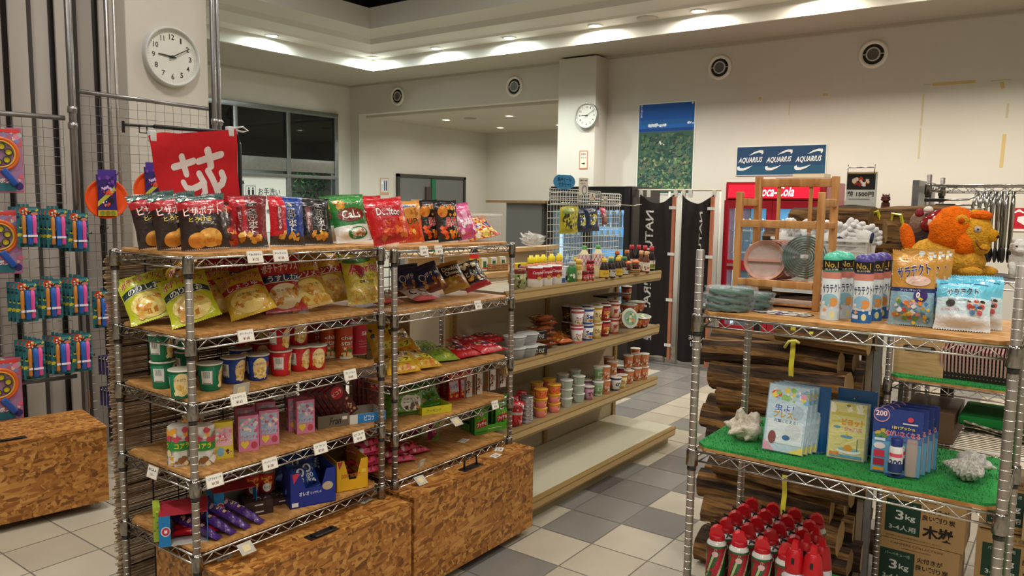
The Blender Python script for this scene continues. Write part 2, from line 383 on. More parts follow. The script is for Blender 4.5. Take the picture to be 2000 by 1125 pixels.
ringb(WX+.06, BY-.06, 3.43, -7.95, 7.50, 3.43, UC); ringb(-7.95, 7.50, 3.43, -7.93, 7.48, 3.40, UC); ringb(-7.93, 7.48, 3.40, -7.88, 7.455, 3.40, '#d8d5cb')
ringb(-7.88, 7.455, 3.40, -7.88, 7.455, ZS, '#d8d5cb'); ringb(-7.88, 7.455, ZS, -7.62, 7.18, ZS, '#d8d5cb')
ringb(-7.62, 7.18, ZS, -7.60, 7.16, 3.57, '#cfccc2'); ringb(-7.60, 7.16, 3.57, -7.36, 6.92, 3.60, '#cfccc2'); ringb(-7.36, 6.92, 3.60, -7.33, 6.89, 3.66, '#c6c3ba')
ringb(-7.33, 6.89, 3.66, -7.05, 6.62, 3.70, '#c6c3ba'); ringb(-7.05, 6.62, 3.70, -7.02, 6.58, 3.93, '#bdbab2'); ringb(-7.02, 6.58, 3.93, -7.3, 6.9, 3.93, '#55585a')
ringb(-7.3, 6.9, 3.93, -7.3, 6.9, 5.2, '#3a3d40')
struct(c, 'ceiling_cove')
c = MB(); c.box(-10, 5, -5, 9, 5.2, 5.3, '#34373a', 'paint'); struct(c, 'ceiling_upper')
# downlights in the cove, the bay and one blank plate
def downlight(loc, r, label, group, warm):
    t = thing('downlight', label, 'ceiling light', loc, 0, group)
    m = MB(); m.lathe([(r+.022, 0), (r+.02, -.008), (r+.004, -.012), (r, -.004), (r-.004, .0)], '#e8e6de', 'plastic', 24, cap=False); m.build('trim_ring', t)
    m = MB(); m.lathe([(r-.002, -.004), (0, -.006)], warm, 'lamp', 24); m.build('lens', t); return t
RW = ['leftmost', 'second from the left', 'third from the left', 'middle', 'fifth from the left', 'sixth from the left', 'seventh from the left', 'rightmost']
for q, (x, y, col) in enumerate(RING):
    if q < 8: lb = 'bright downlight in the cove along the back wall, %s' % RW[q]
    else: lb = ['bright round downlight at the inner corner of the cove', 'bright round downlight in the cove above the window wall, next to the corner', 'bright round downlight in the left cove hidden near the clock column', 'bright round downlight in the left cove farthest from the corner'][q-8]
    downlight((x, y, ZS), .062, lb, 'downlights set in the cove', hx('#fff6e6') if col != COOL else hx('#eefcff'))
for q, (x, y) in enumerate(((-8.2, 9.3), (-7.0, 9.35), (-8.2, 10.7), (-7.05, 10.8))):
    downlight((x, y, 2.95), .06, 'small downlight in the low bay ceiling, %s' % ['near left one', 'near right one', 'far left one', 'far right one'][q], 'downlights in the bay ceiling', hx('#fff4e0'))
m = MB(); m.lathe([(.11, 0), (.105, -.012), (.0, -.016)], '#c4beb0', 'paint', 24); tag(m.build('speaker_plate', loc=(-3.75, 7.33, ZS)), 'blank round cover plate in the cove between two downlights', 'ceiling plate')
m = MB(); m.lathe([(.09, 0), (.085, -.01), (.0, -.014)], '#a49c8c', 'paint', 24); tag(m.build('smoke_detector', loc=(-7.75, 9.35, 2.95)), 'flat beige round detector on the low bay ceiling', 'detector')
# round wall vents
def vent(px, py, lb):
    p = ony(px, py, BY); t = thing('wall_vent', lb, 'vent', (p.x, BY, p.z), 0, 'round vents high on the back wall')
    m = MB(); pr = [(.135, 0), (.135, .014), (.122, .026), (.104, .022), (.098, .006)]; T = Matrix.Rotation(pi/2, 4, 'X'); m.T = T
    m.lathe(pr, '#e4e0d6', 'plastic', 32, cap=False); m.build('rim', t)
    m = MB(); m.T = T; m.lathe([(.1, .002), (0, .002)], '#2a2926', 'paint', 24); m.build('duct', t)
    m = MB(); m.T = T; m.lathe([(.068, .004), (.068, .02), (.055, .02), (.055, .004)], '#bfbab0', 'plastic', 28, cap=False); m.lathe([(.055, .014), (.0, .012)], '#5a5a56', 'plastic', 24)
    m.T = None; m.box(-.1, -.06, -.018, -.01, -.004, .004, '#bfbab0'); m.box(.06, .1, -.018, -.01, -.004, .004, '#bfbab0'); m.build('louver_cone', t)
vent(777, 188, 'round white vent on the header, leftmost of the four vents'); vent(1005, 169, 'round white vent on the header left of the small clock')
vent(1406, 132, 'round white vent high on the wall right of the tall landscape poster'); vent(1706, 106, 'round white vent on the right part of the wall, the rightmost vent')

# tape marks left on the back wall
def tape(pts, lb, col='#c9b27c'):
    m = MB(); m.prism([(p[0], p[1]) for p in pts], BY-.0016, BY-.0002, col, 'paper'); tag(m.build('tape_mark'), lb, 'tape mark', 'old tape marks on the wall')
def q4(x0, y0, x1, y1, w):   # strip along a pixel segment, w metres wide
    a = ony(x0, y0, BY); b = ony(x1, y1, BY); d = Vector((b.x-a.x, b.z-a.z)); n = Vector((-d.y, d.x)).normalized()*w/2
    return [(a.x+n.x, a.z+n.y), (b.x+n.x, b.z+n.y), (b.x-n.x, b.z-n.y), (a.x-n.x, a.z-n.y)]
TM = [(1822, 165, 1905, 159, .028, 'thick strip of yellowed tape at the top of the square outline'), (1803, 165, 1822, 165, .01, 'short thin tape scrap at the top left corner of the outline'),
      (1935, 158, 1975, 155, .01, 'thin tape line at the top right of the outline'), (1957, 160, 1959, 173, .03, 'small crumpled tape scrap under the top right corner'),
      (1804, 184, 1799, 245, .018, 'faint tape strip high on the left side of the outline'), (1798, 250, 1794, 310, .016, 'faint tape strip low on the left side of the outline'),
      (1969, 202, 1966, 230, .018, 'pale tape scrap on the right side of the outline'), (1962, 262, 1955, 327, .028, 'yellow tape strip low on the right side of the outline'),
      (1543, 195, 1541, 225, .012, 'thin vertical tape scrap above the blue sign'), (1607, 185, 1617, 185, .022, 'small brown tape scrap above the blue sign'), (1482, 193, 1487, 191, .026, 'pale tape scrap left of the thin vertical one')]
for x0, y0, x1, y1, ww, lb in TM: tape(q4(x0, y0, x1, y1, ww), lb, '#c8b078' if ww > .02 else '#c2b898')

# tall landscape poster
a = ony(1248, 203, BY); b = ony(1360, 196, BY); ztop = (a.z+b.z)/2
pw, ph = b.x-a.x, 1.06
po = MB(); po.box(0, pw, -.006, 0, -ph, 0, '#dfe2da', 'paper'); F = lambda x, v, k: ((x+.5)*pw, -.006-k, -ph+v*ph)
ds = [('r', 0, .5, .965, .975, '#1f5fa0'), ('r', 0, .9, .965, .17, '#1756a8'), ('r', 0, .745, .965, .035, '#1c63b4'), ('r', 0, .705, .965, .03, '#123f86'), ('r', 0, .35, .965, .67, '#3d5a48'),
      ('b', 0, .40, .9, .50, ['#4a6a4c', '#2f4a45', '#566f50', '#3a5a56', '#5f6a55', '#2c4f4a'], 420, .030, 1), ('b', 0, .22, .9, .36, ['#6f8a5c', '#54665a', '#7a7468', '#40705a', '#8b9a6c'], 300, .024, 2),
      ('b', -.15, .755, .32, .012, ['#e9f1f4', '#cfe0ec'], 26, .022, 3), ('b', .42, .77, .1, .02, ['#e9f1f4'], 8, .02, 4), ('b', -.05, .56, .22, .03, ['#d9dccb', '#b7c2ac'], 16, .015, 5), ('b', .2, .1, .5, .1, ['#b8c4a4', '#8fae8a'], 20, .014, 6),
      ('v', '美ら海の島', -.44, .92, .035, .15, '#eef2f2'), ('t', 'ＯＫＩＮＡＷＡ', -.32, .06, .25, .02, '#20303a'), ('e', .45, .975, .018, .012, '#e8d0b0')]
po.decals(ds, F, pw, ph, 'card', lift=.0002); tag(po.build('landscape_poster', loc=(a.x, BY, ztop)), 'tall poster of blue sea and sky above green coral shallows', 'poster')
# AQUARIUS sign
a = ony(1440, 287, BY); b = ony(1616, 281, BY); sw = b.x-a.x; sh = .315
po = MB(); po.box(0, sw, -.01, 0, -sh, 0, '#cfd3cf', 'paper'); F = lambda x, v, k: ((x+.5)*sw, -.01-k, -sh+v*sh)
ds = [('r', 0, .5, .985, .955, '#1d3e5e'), ('r', 0, .18, .985, .3, '#1f4d68')]
for k in range(3):
    cx = -.335+k*.325
    up = [(cx-.13+.26*t, .58+.30*math.sin(t*1.75)) for t in [i/12 for i in range(13)]]
    up = [(cx-.02, .68), (cx+.04, .80), (cx+.10, .86), (cx+.145, .85), (cx+.15, .76), (cx+.13, .70), (cx+.125, .77), (cx+.09, .785), (cx+.04, .74)]
    lo = [(cx-.15, .30), (cx-.15, .22), (cx-.13, .17), (cx-.08, .17), (cx-.02, .24), (cx+.03, .35), (cx-.03, .29), (cx-.08, .255), (cx-.12, .27), (cx-.125, .33)]
    for a0, b0, lst in ((-.03, .0, up), (0, 0, lo)):
        for i in range(len(lst)//2-0):
            j = len(lst)-1-i
            if i+1 < j: ds.append(('p', [lst[i], lst[i+1], lst[j-1], lst[j]], '#cfd3d0'))
    ds.append(('t', 'AQUARIUS', cx, .52, .27, .21, '#e4e6e2', .02, .03, .25))
po.decals(ds, F, sw, sh, 'card', lift=.00012); tag(po.build('drink_sign', loc=(a.x, BY, (a.z+b.z)/2)), 'wide blue sign with white lettering repeated three times', 'sign')
# partition of tall pale panels on the left, and the clock column
NV = Vector((.985, -.174, 0)).normalized(); TVc = Vector((.174, .985, 0)).normalized()     # grid screens run along TVc
w = MB(); w.bbox(-5.6, -5.0, 2.60, 3.17, 0, 4.2, '#cfc8bd', 'walls', .006); struct(w, 'wall_clock_pier')
w = MB(); bx = Vector((-5.56, .3, 0)); rr = random.Random(11)
for k in range(20):
    o = bx+TVc*(k*.125); M = Matrix.Translation(o) @ Matrix.Rotation(-R(10), 4, 'Z'); w.T = M
    dp = .05 if k % 2 else 0
    w.bbox(-.03-dp, -dp, 0, .10, 0, 3.9, '#b9b0a8', 'paint', .006); w.box(-.05-dp, -.03-dp, .09, .13, 0, 3.9, '#4a4542', 'paint')
w.T = Matrix.Translation(bx) @ Matrix.Rotation(-R(10), 4, 'Z'); w.box(-.16, -.12, -.5, 2.5, 0, 3.9, '#77706b', 'paint'); struct(w, 'wall_partition')
def yat0(px, X):
    d = ray(px, 420); return d.y*(X/d.x)
# ================================================================ BACK OF THE ROOM
def clock(loc, rotz, r, label, detail=True, hm=(9, 10)):
    t = thing('wall_clock', label, 'clock', loc, rotz); T = Matrix.Rotation(pi/2, 4, 'X')
    m = MB(); m.T = T; m.lathe([(r, 0), (r, .03), (r*.985, .042), (r*.93, .046), (r*.90, .036), (r*.895, .026)], '#c9cbc6', 'plastic' if detail else 'steel', 48, cap=False); m.build('rim', t)
    m = MB(); m.T = T; m.lathe([(r*.9, .026), (0, .026)], '#dcdcd2', 'paper', 40); m.T = None
    F = lambda x, v, k: (x*r*2, -.0262-k, (v-.5)*r*2)
    ds = []
    for n in range(1, 13):
        a = pi/2-n*pi/6; ds.append(('t', str(n), .33*cos(a), .5+.33*sin(a), (.028 if n == 1 else .055 if n < 10 else .09 if n > 11 or n == 10 else .065), .09, '#3b3b38', .012))
    for n in range(60):
        a = n*pi/30; L_ = .012 if n % 5 else .02; ds.append(('r', .415*cos(a), .5+.415*sin(a), L_, .004, '#55554f', a))
    m.decals(ds, F, r*2, r*2, 'paper', lift=.00001); m.build('dial', t)
    ha = pi/2-(hm[0]+hm[1]/60)*pi/6; ma = pi/2-hm[1]*pi/30
    for nm, a, L_, ww in (('hour_hand', ha, .5, .05), ('minute_hand', ma, .72, .034)):
        m = MB(); m.T = Matrix.Rotation(-a, 4, 'Y'); m.prism([(-.14*r, -ww*r/2), (L_*r, -ww*r/3), (L_*r, ww*r/3), (-.14*r, ww*r/2)], -.032 if nm[0] == 'h' else -.036, -.030 if nm[0] == 'h' else -.034, '#2e2d2b', 'plastic'); m.build(nm, t)
    m = MB(); m.T = T; m.lathe([(.05*r, .027), (.05*r, .038), (0, .038)], '#2e2d2b', 'plastic', 14); m.build('hub', t)
p = onx(332, 112, -5.0); clock((-5.0, p.y, p.z), pi/2, .195, 'large white round clock with dark numerals on the column above the wire screen')
p = ony(1148, 226, 8.12); clock((p.x, 8.12, p.z), 0, .152, 'small silver rimmed clock on the pier between the bay and the poster', False)
def wallcard(px, py, Y, w, h, ds, name, label, cat, base='#e6e2d6', X=None):
    p = ony(px, py, Y) if X is None else onx(px, py, X)
    m = MB(); m.box(-w/2, w/2, -.004, 0, 0, h, base, 'paper'); m.decals(ds, lambda x, v, k: (x*w, -.004-k, v*h), w, h, 'paper')
    return tag(m.build(name, loc=(p.x, p.y, p.z-h/2), rz=0 if X is None else pi/2), label, cat)
wallcard(1140, 312, 8.12, .12, .22, [('r', 0, .5, 1, 1, '#c8745a'), ('r', 0, .5, .8, .88, '#ded6c4'), ('t', '喫煙所', 0, .8, .6, .12, '#444'), ('t', 'あちら', 0, .62, .6, .1, '#444'), ('t', '→', 0, .3, .5, .12, '#333', .03)], 'notice_card', 'narrow notice card with orange border and arrow below the small clock', 'notice')
wallcard(751, 364, 0, .20, .27, [('r', 0, .5, 1, 1, '#c79a6a'), ('r', 0, .55, .86, .8, '#c9ccd0'), ('r', -.02, .5, .12, .5, '#274a78'), ('r', .2, .5, .12, .5, '#2b2f3a'), ('e', -.02, .8, .06, .05, '#274a78'), ('e', .2, .8, .06, .05, '#2b2f3a'), ('r', -.28, .7, .2, .18, '#f0f0ea')], 'restroom_notice', 'small framed restroom notice on the bay wall left of the grey doors', 'notice', X=-9.198)
# double door in the bay
a = onx(773, 338, -9.2); b = onx(906, 347, -9.2); dw = b.y-a.y; dz = (a.z+b.z)/2
d = MB(); d.T = Matrix.Translation((-9.2, a.y, 0)) @ Matrix.Rotation(pi/2, 4, 'Z'); DC = '#6d6f6c'
d.box(0, dw, -.05, 0, dz-.05, dz, '#55564f', 'steel'); d.box(0, .05, -.05, 0, 0, dz, '#55564f', 'steel'); d.box(dw-.05, dw, -.05, 0, 0, dz, '#55564f', 'steel'); dd = struct(d, 'door_1')
for k in range(2):
    x0 = .05+k*(dw-.1)/2; x1 = x0+(dw-.1)/2-.004; m = MB(); m.T = d.T
    m.box(x0, x1, -.03, 0, 0, dz-.05, DC, 'paint'); m.box(x0+.27, x1-.27, -.036, -.028, .9, dz-.42, '#b4aa94', 'paper'); m.build('door_leaf', dd)
m = MB(); m.T = d.T; m.box(dw/2-.05, dw/2+.05, -.06, -.031, .5, dz-.06, '#1f6b45', 'plastic'); m.box(dw/2-.035, dw/2+.035, -.064, -.06, 1.35, 1.6, '#e8e8e0', 'paper'); m.box(dw/2-.2, dw/2-.08, -.07, -.032, .3, dz-.2, '#4a3f38', 'paint'); m.build('door_astragal', dd)
# restroom sign board standing behind the flag (white panel on the window)
F_ = lambda x, v, k: (WX+.001+k, 6.77+x*.8, 1.2+v*.78)
m = MB(); m.box(WX-.011, WX, 6.375, 7.165, 1.2, 1.98, '#dfe1d9', 'paper')
ds = [('r', -.4, .70, .012, .4, '#33363a'), ('p', [(-.43, .86), (-.4, .93), (-.37, .86)], '#33363a'), ('r', -.25, .70, .2, .26, '#44474b'), ('r', -.25, .70, .185, .24, '#dfe1d9')]
for c0 in (-.29, -.21): ds += [('e', c0, .785, .016, .018, '#33363a'), ('r', c0, .715, .045, .09, '#33363a'), ('r', c0, .64, .02, .07, '#33363a')]
ds += [('t', 'お手洗い', .13, .73, .46, .13, '#33363a'), ('t', 'RESTROOM', .05, .615, .3, .035, '#33363a'), ('t', '身障者専用', .0, .37, .5, .09, '#33363a')]
m.decals(ds, F_, .8, .78, 'paper'); tag(m.build('restroom_sign'), 'white restroom sign with up arrow and two figures on the window', 'sign')
# plant behind the window
pc_ = onx(603, 365, -10.3)
t = thing('potted_tree', 'leafy green indoor tree seen through the low window pane', 'plant', (-10.3, pc_.y, 0))
m = MB(); m.lathe([(.16, 0), (.2, .4), (.19, .4), (.18, .36), (0, .36)], '#5b5148', 'plastic', 20); m.build('pot', t)
m = MB(); m.tube([(0, 0, .3), (.02, 0, .9), (-.02, .02, 1.5)], [.03, .022, .012], '#5a4632', 'wood', 8); m.build('trunk', t)
m = MB(); rg = random.Random(4)
for k in range(300):
    a = rg.uniform(0, 6.28); rr_ = .30*rg.random()**.5; z = pc_.z+rg.uniform(-.45, .22); s = rr_*(1.1-abs(z-pc_.z+.1)); c0 = Vector((s*cos(a), s*sin(a), z)); d1 = Vector((rg.uniform(-1, 1), rg.uniform(-1, 1), rg.uniform(-.4, 1))).normalized()*.06; d2 = d1.cross(Vector((rg.uniform(-1, 1), rg.uniform(-1, 1), .3))).normalized()*.016
    m.add([c0-d1, c0+d2, c0+d1, c0-d2], [(0, 1, 2, 3)], rg.choice(['#2f5a2c', '#264d24', '#41703a', '#527f47']), 'paper')
m.build('foliage', t)
q0 = onx(690, 387, -5.9); m = MB(); m.box(-5.95, -5.9, yat0(640, -5.9), yat0(742, -5.9), 0, q0.z, '#d3d4cf', 'paint'); tag(m.build('white_partition'), 'low white partition standing beyond the top row of bags', 'partition')

# ---- black drinks refrigerator
fx0, fx1, fy = -4.86, -3.84, 7.25; fz = 1.85; fyb = 7.95
t = thing('drinks_refrigerator', 'black glass fronted refrigerator glowing blue behind the wire display', 'refrigerator', (0, 0, 0))
m = MB(); B = '#1c1a1b'
m.box(fx0, fx0+.07, fy+.04, fyb, 0, fz, B, 'plastic'); m.box(fx1-.07, fx1, fy+.04, fyb, 0, fz, '#231d1c', 'plastic'); m.box(fx0+.071, fx1-.071, fy+.041, fyb-.001, fz-.24, fz-.001, B, 'plastic'); m.box(fx0+.071, fx1-.071, fy+.041, fyb-.001, 0.001, .35, B, 'plastic'); m.box(fx0+.071, fx1-.071, fyb-.05, fyb-.002, .351, fz-.241, '#e8f0f5', 'plastic'); m.build('cabinet', t)
m = MB(); m.box(fx0+.08, fx0+.11, fy+.12, fy+.15, .4, fz-.28, '#bfe6ff', 'glow'); m.box(fx1-.11, fx1-.08, fy+.12, fy+.15, .4, fz-.28, '#bfe6ff', 'glow'); m.box(fx0+.1, fx1-.1, fyb-.07, fyb-.052, .4, fz-.3, '#4fa3d8', 'glow'); m.build('light_tube', t)  # tubes, plus a back panel glowing blue to stand for the lit interior
for k in range(2):
    x0 = fx0+.01+k*(fx1-fx0-.02)/2; x1 = x0+(fx1-fx0-.02)/2-.006; m = MB()
    for a_ in ((x0, x0+.05, .36, fz-.02), (x1-.05, x1, .36, fz-.02)): m.box(a_[0], a_[1], fy, fy+.035, a_[2], a_[3], '#28282a', 'plastic')
    m.box(x0+.051, x1-.051, fy+.001, fy+.034, fz-.25, fz-.021, '#1d1b1c', 'plastic'); m.box(x0+.051, x1-.051, fy+.001, fy+.034, .361, .44, '#28282a', 'plastic'); dr = m.build('door', t)
    m = MB(); m.box(x0+.05, x1-.05, fy+.01, fy+.018, .44, fz-.25, '#b9d8e8', 'glass'); m.build('pane', dr)
sl = MB()
for z in (.62, .9, 1.18, 1.42): sl.box(fx0+.08, fx1-.08, fy+.1, fyb-.08, z-.012, z, '#dfe8ec', 'plastic')
sl.build('inner_shelf', t)
area('refrigerator_lamp', ((fx0+fx1)/2, fy+.35, fz-.27), 5, .5, (.45, .8, 1.0), 170, shape='RECTANGLE', sy=.2)
bot = MB(); bot.lathe([(.03, 0), (.031, .1), (.03, .13), (.014, .165), (.013, .18)], ['#2d4f86', '#2d4f86', '#e8eef2', '#d7e4ee', '#d7e4ee'], 'plastic', 10)
bt = bot.build('drink_bottle'); lid_ = MB(); lid_.lathe([(.015, .18), (.015, .195), (0, .196)], '#e9edf0', 'plastic', 10); lid_.build('cap', bt); tag(bt, 'x', 'bottle')
n_ = 0
for s_, z in enumerate((.62, .9, 1.18, 1.42)):
    for k in range(11): place(bt, (fx0+.14+k*.073, fy+.2, z), 0, 'small drink bottle standing on the %s shelf inside the black refrigerator' % ['bottom', 'second', 'third', 'top'][s_], 'bottles on the %s shelf of the black refrigerator' % ['bottom', 'second', 'third', 'top'][s_])
# grey counter end left of it
m = MB(); p = ony(1017, 398, 7.1)
t = thing('side_counter', 'grey counter with a thin wooden top left of the black refrigerator', 'counter', (0, 0, 0))
m.box(-5.45, -4.95, 7.25, 7.85, 0, 1.66, '#6a6a66', 'paint'); m.build('body', t); m = MB(); m.box(-5.72, -4.9, 7.2, 7.9, 1.66, 1.69, '#8d7350', 'wood'); m.build('counter_top', t)

# ---- banner stand with two black banners
t = thing('banner_rail', 'pale horizontal rail on thin posts carrying the two black banners', 'rail', (0, 0, 0))
m = MB(); m.tube([(-3.98, 7.42, 1.815), (-2.93, 7.42, 1.815)], .01, '#b7b09a', 'plastic', 8); m.build('rail', t)
for x in (-3.86, -3.5, -3.36, -2.95):
    m = MB(); m.tube([(x, 7.47, 0), (x, 7.47, 1.8)], .012, '#aeb0a2', 'plastic', 8); m.build('post', t)
NM = 'NATURE MIRAI'
def banner(x0, x1, zb, zt, label, seed, txtx, edge, tw):
    t = thing('banner', label, 'banner', (0, 7.38, 0), 0, 'black banners hanging from the rail'); w = x1-x0; h = zt-zb
    def S(u, v, k=0):
        x = x0+w*u; amp = .028*(1-.3*v); sag = .09*sin(pi*u)*max(0, (v-.9)/.1)**1.5+.0
        return (x, -.01*0+amp*sin(u*11+seed+.8*v)-k, zb+h*v-sag)
    m = MB(); m.grid(lambda u, v: S(u, v), 26, 22, '#2b2625', 'cloth')
    m.grid(lambda u, v: (S(u, v)[0], S(u, v)[1]+.004, S(u, v)[2]), 26, 22, '#2b2625', 'cloth', flip=True)
    fn = lambda x, v, k: S(x+.5, v, k+.002)
    # letters are seen through from the back: mirrored, reading down the cloth
    ds = []; vs, fs, W0, H0 = text_mesh(NM, .018)
    L_ = h*.60; sc = L_/W0; th = tw
    o = [fn((txtx-(y/H0)*th)/w, .60-(x*sc)/h, .0008) for x, y in vs]; m.add(o, fs, '#c9c4bd', 'cloth')
    vs, fs, W0, H0 = text_mesh('NATURE', .02); sc = .17/W0; o = [fn((txtx+.0-x*sc)/w, .15+y*sc*1.3/h, .0008) for x, y in vs]; m.add(o, fs, '#c9c4bd', 'cloth')
    vs, fs, W0, H0 = text_mesh('MIRAI', .02); sc = .14/W0; o = [fn((txtx+.0-x*sc)/w, .112+y*sc*1.3/h, .0008) for x, y in vs]; m.add(o, fs, '#c9c4bd', 'cloth')
    lg = [('p', [(txtx/w-.11, .17), (txtx/w-.02, .165), (txtx/w+.1, .18), (txtx/w+.1, .215), (txtx/w-.02, .225), (txtx/w-.11, .21)], '#c9c4bd'), ('p', [(txtx/w-.06, .18), (txtx/w+.02, .175), (txtx/w+.05, .2), (txtx/w-.02, .21)], '#2b2625')]
    m.decals(lg, fn, w, h, 'cloth'); m.build('cloth', t)
    m = MB(); ex = x1 if edge > 0 else x0; m.box(ex-.012, ex+.018, -.03, .005, zb-.02, zt-.02, '#b07055', 'cloth')
    for k in range(4): m.box(ex-.04, ex+.03, -.038, -.028, zb+.12+k*h*.28, zb+.15+k*h*.28, '#d8d6d0', 'plastic')
    m.build('side_strip', t)
    m = MB()
    for u in (0, .22, .98): m.box(x0+w*u-.02, x0+w*u+.02, .03, .045, zt-.03, zt+.05, '#d8d6cc', 'plastic')
    m.build('hanging_loop', t)
banner(-3.80, -3.40, .08, 1.77, 'black banner with large white mirrored lettering, left of the two banners', 0, -.07, 1, .1)
banner(-3.32, -2.99, .06, 1.77, 'black banner partly folded beside the red cooler, right of the two banners', 2.0, .05, 1, .04)

# ---- red drinks cooler
cx0, cx1, cy, cz = -2.96, -1.98, 7.6, 1.9; RD = '#a01526'
t = thing('red_cooler', 'tall red two door drinks cooler with a lit red header', 'cooler', (0, 0, 0))
m = MB(); m.box(cx0, cx0+.05, cy+.04, 8.3, .06, cz, RD, 'plastic'); m.box(cx1-.05, cx1, cy+.04, 8.3, .06, cz, '#8e3f42', 'plastic'); m.box(cx0+.051, cx1-.051, 8.25, 8.299, .41, cz-.201, '#dfe6ea', 'plastic'); m.box(cx0+.051, cx1-.051, cy+.041, 8.299, cz-.2, cz-.001, RD, 'plastic'); m.box(cx0+.051, cx1-.051, cy+.041, 8.299, .061, .4, RD, 'plastic')
m.box(cx0, cx1, cy+.0, cy+.039, .06, .36, '#b81a2a', 'plastic')
for k in range(8): m.box(cx0+.12+k*.03, cx0+.135+k*.03, cy-.003, cy, .1, .3, '#5d0d16', 'plastic')
m.build('cabinet', t)
m = MB(); m.box(cx0+.02, cx1-.02, cy-.02, cy+.04, cz-.17, cz-.015, RD, 'plastic'); m.box(cx0+.05, cx1-.05, cy-.03, cy-.02, cz-.155, cz-.03, '#e0112b', 'glow'); F = lambda x, v, k: (cx0+.49+x*.88, cy-.031-k, cz-.155+v*.125)
m.decals([('t', 'Coca-Cola', .03, .5, .42, .78, '#ffe9ec', .03, 0, .2)], F, .88, .125, 'glow'); m.build('lit_header', t)
m = MB()
for x in (cx0+.09, cx1-.09): m.box(x-.012, x+.012, cy+.1, cy+.13, .45, cz-.24, '#cfeeff', 'glow')
m.box(cx0+.06, cx1-.06, 8.23, 8.248, .42, cz-.24, '#39789c', 'glow'); m.build('light_tube', t)  # wide back panel made to glow blue in place of light inside
for k in range(2):
    x0 = cx0+.005+k*.487; x1 = x0+.482; m = MB()
    m.box(x0, x0+.055, cy-.01, cy+.035, .4, cz-.18, RD, 'plastic'); m.box(x1-.055, x1, cy-.01, cy+.035, .4, cz-.18, RD, 'plastic')
    for z0, z1 in ((.4, .46), (1.02, 1.12), (cz-.26, cz-.18)): m.box(x0+.056, x1-.056, cy-.009, cy+.034, z0, z1, RD, 'plastic')
    m.box(x0+.06, x0+.14, cy-.03, cy-.01, 1.06, 1.08, '#b8b4ae', 'steel'); dr = m.build('door', t)
    m = MB(); m.box(x0+.05, x1-.05, cy+.01, cy+.016, .46, 1.02, '#a9cde0', 'glass'); m.box(x0+.05, x1-.05, cy+.01, cy+.016, 1.12, cz-.26, '#a9cde0', 'glass'); m.build('pane', dr)
m = MB()
for z in (.62, .82, 1.2, 1.42): m.box(cx0+.06, cx1-.06, cy+.08, 8.22, z-.01, z, '#cdd6da', 'plastic')
m.build('inner_shelf', t)
for x in (cx0+.06, cx1-.06): m = MB(); m.lathe([(.03, 0), (.03, .06)], '#2b2b2b', 'plastic', 10, (x, cy+.08, 0)); m.build('caster', t)
area('cooler_lamp', ((cx0+cx1)/2, cy+.3, cz-.23), 4, .5, (.5, .85, 1.0), 170, shape='RECTANGLE', sy=.2)
can = MB(); can.lathe([(.026, 0), (.03, .006), (.03, .108), (.026, .116), (.025, .116), (0, .113)], ['#cfd2d2', '#37689a', '#cfd2d2', '#cfd2d2', '#bfc2c2', '#bfc2c2'], 'steel', 10); cn = tag(can.build('drink_can'), 'x', 'can')
for s_, z in enumerate((.62, .82, 1.2, 1.42)):
    for k in range(12): place(cn, (cx0+.13+k*.066, cy+.16, z), 0, 'small drink can standing on the %s shelf inside the red cooler' % ['bottom', 'second', 'third', 'top'][s_], 'cans on the %s shelf of the red cooler' % ['bottom', 'second', 'third', 'top'][s_])
m = MB(); m.box(-2.55, -2.05, 7.9, 8.25, cz, cz+.05, '#8d8578', 'card'); m.box(-2.4, -2.1, 7.95, 8.2, cz+.05, cz+.09, '#b7a98c', 'card'); tag(m.build('flat_carton'), 'flat cartons lying on top of the red cooler', 'carton')
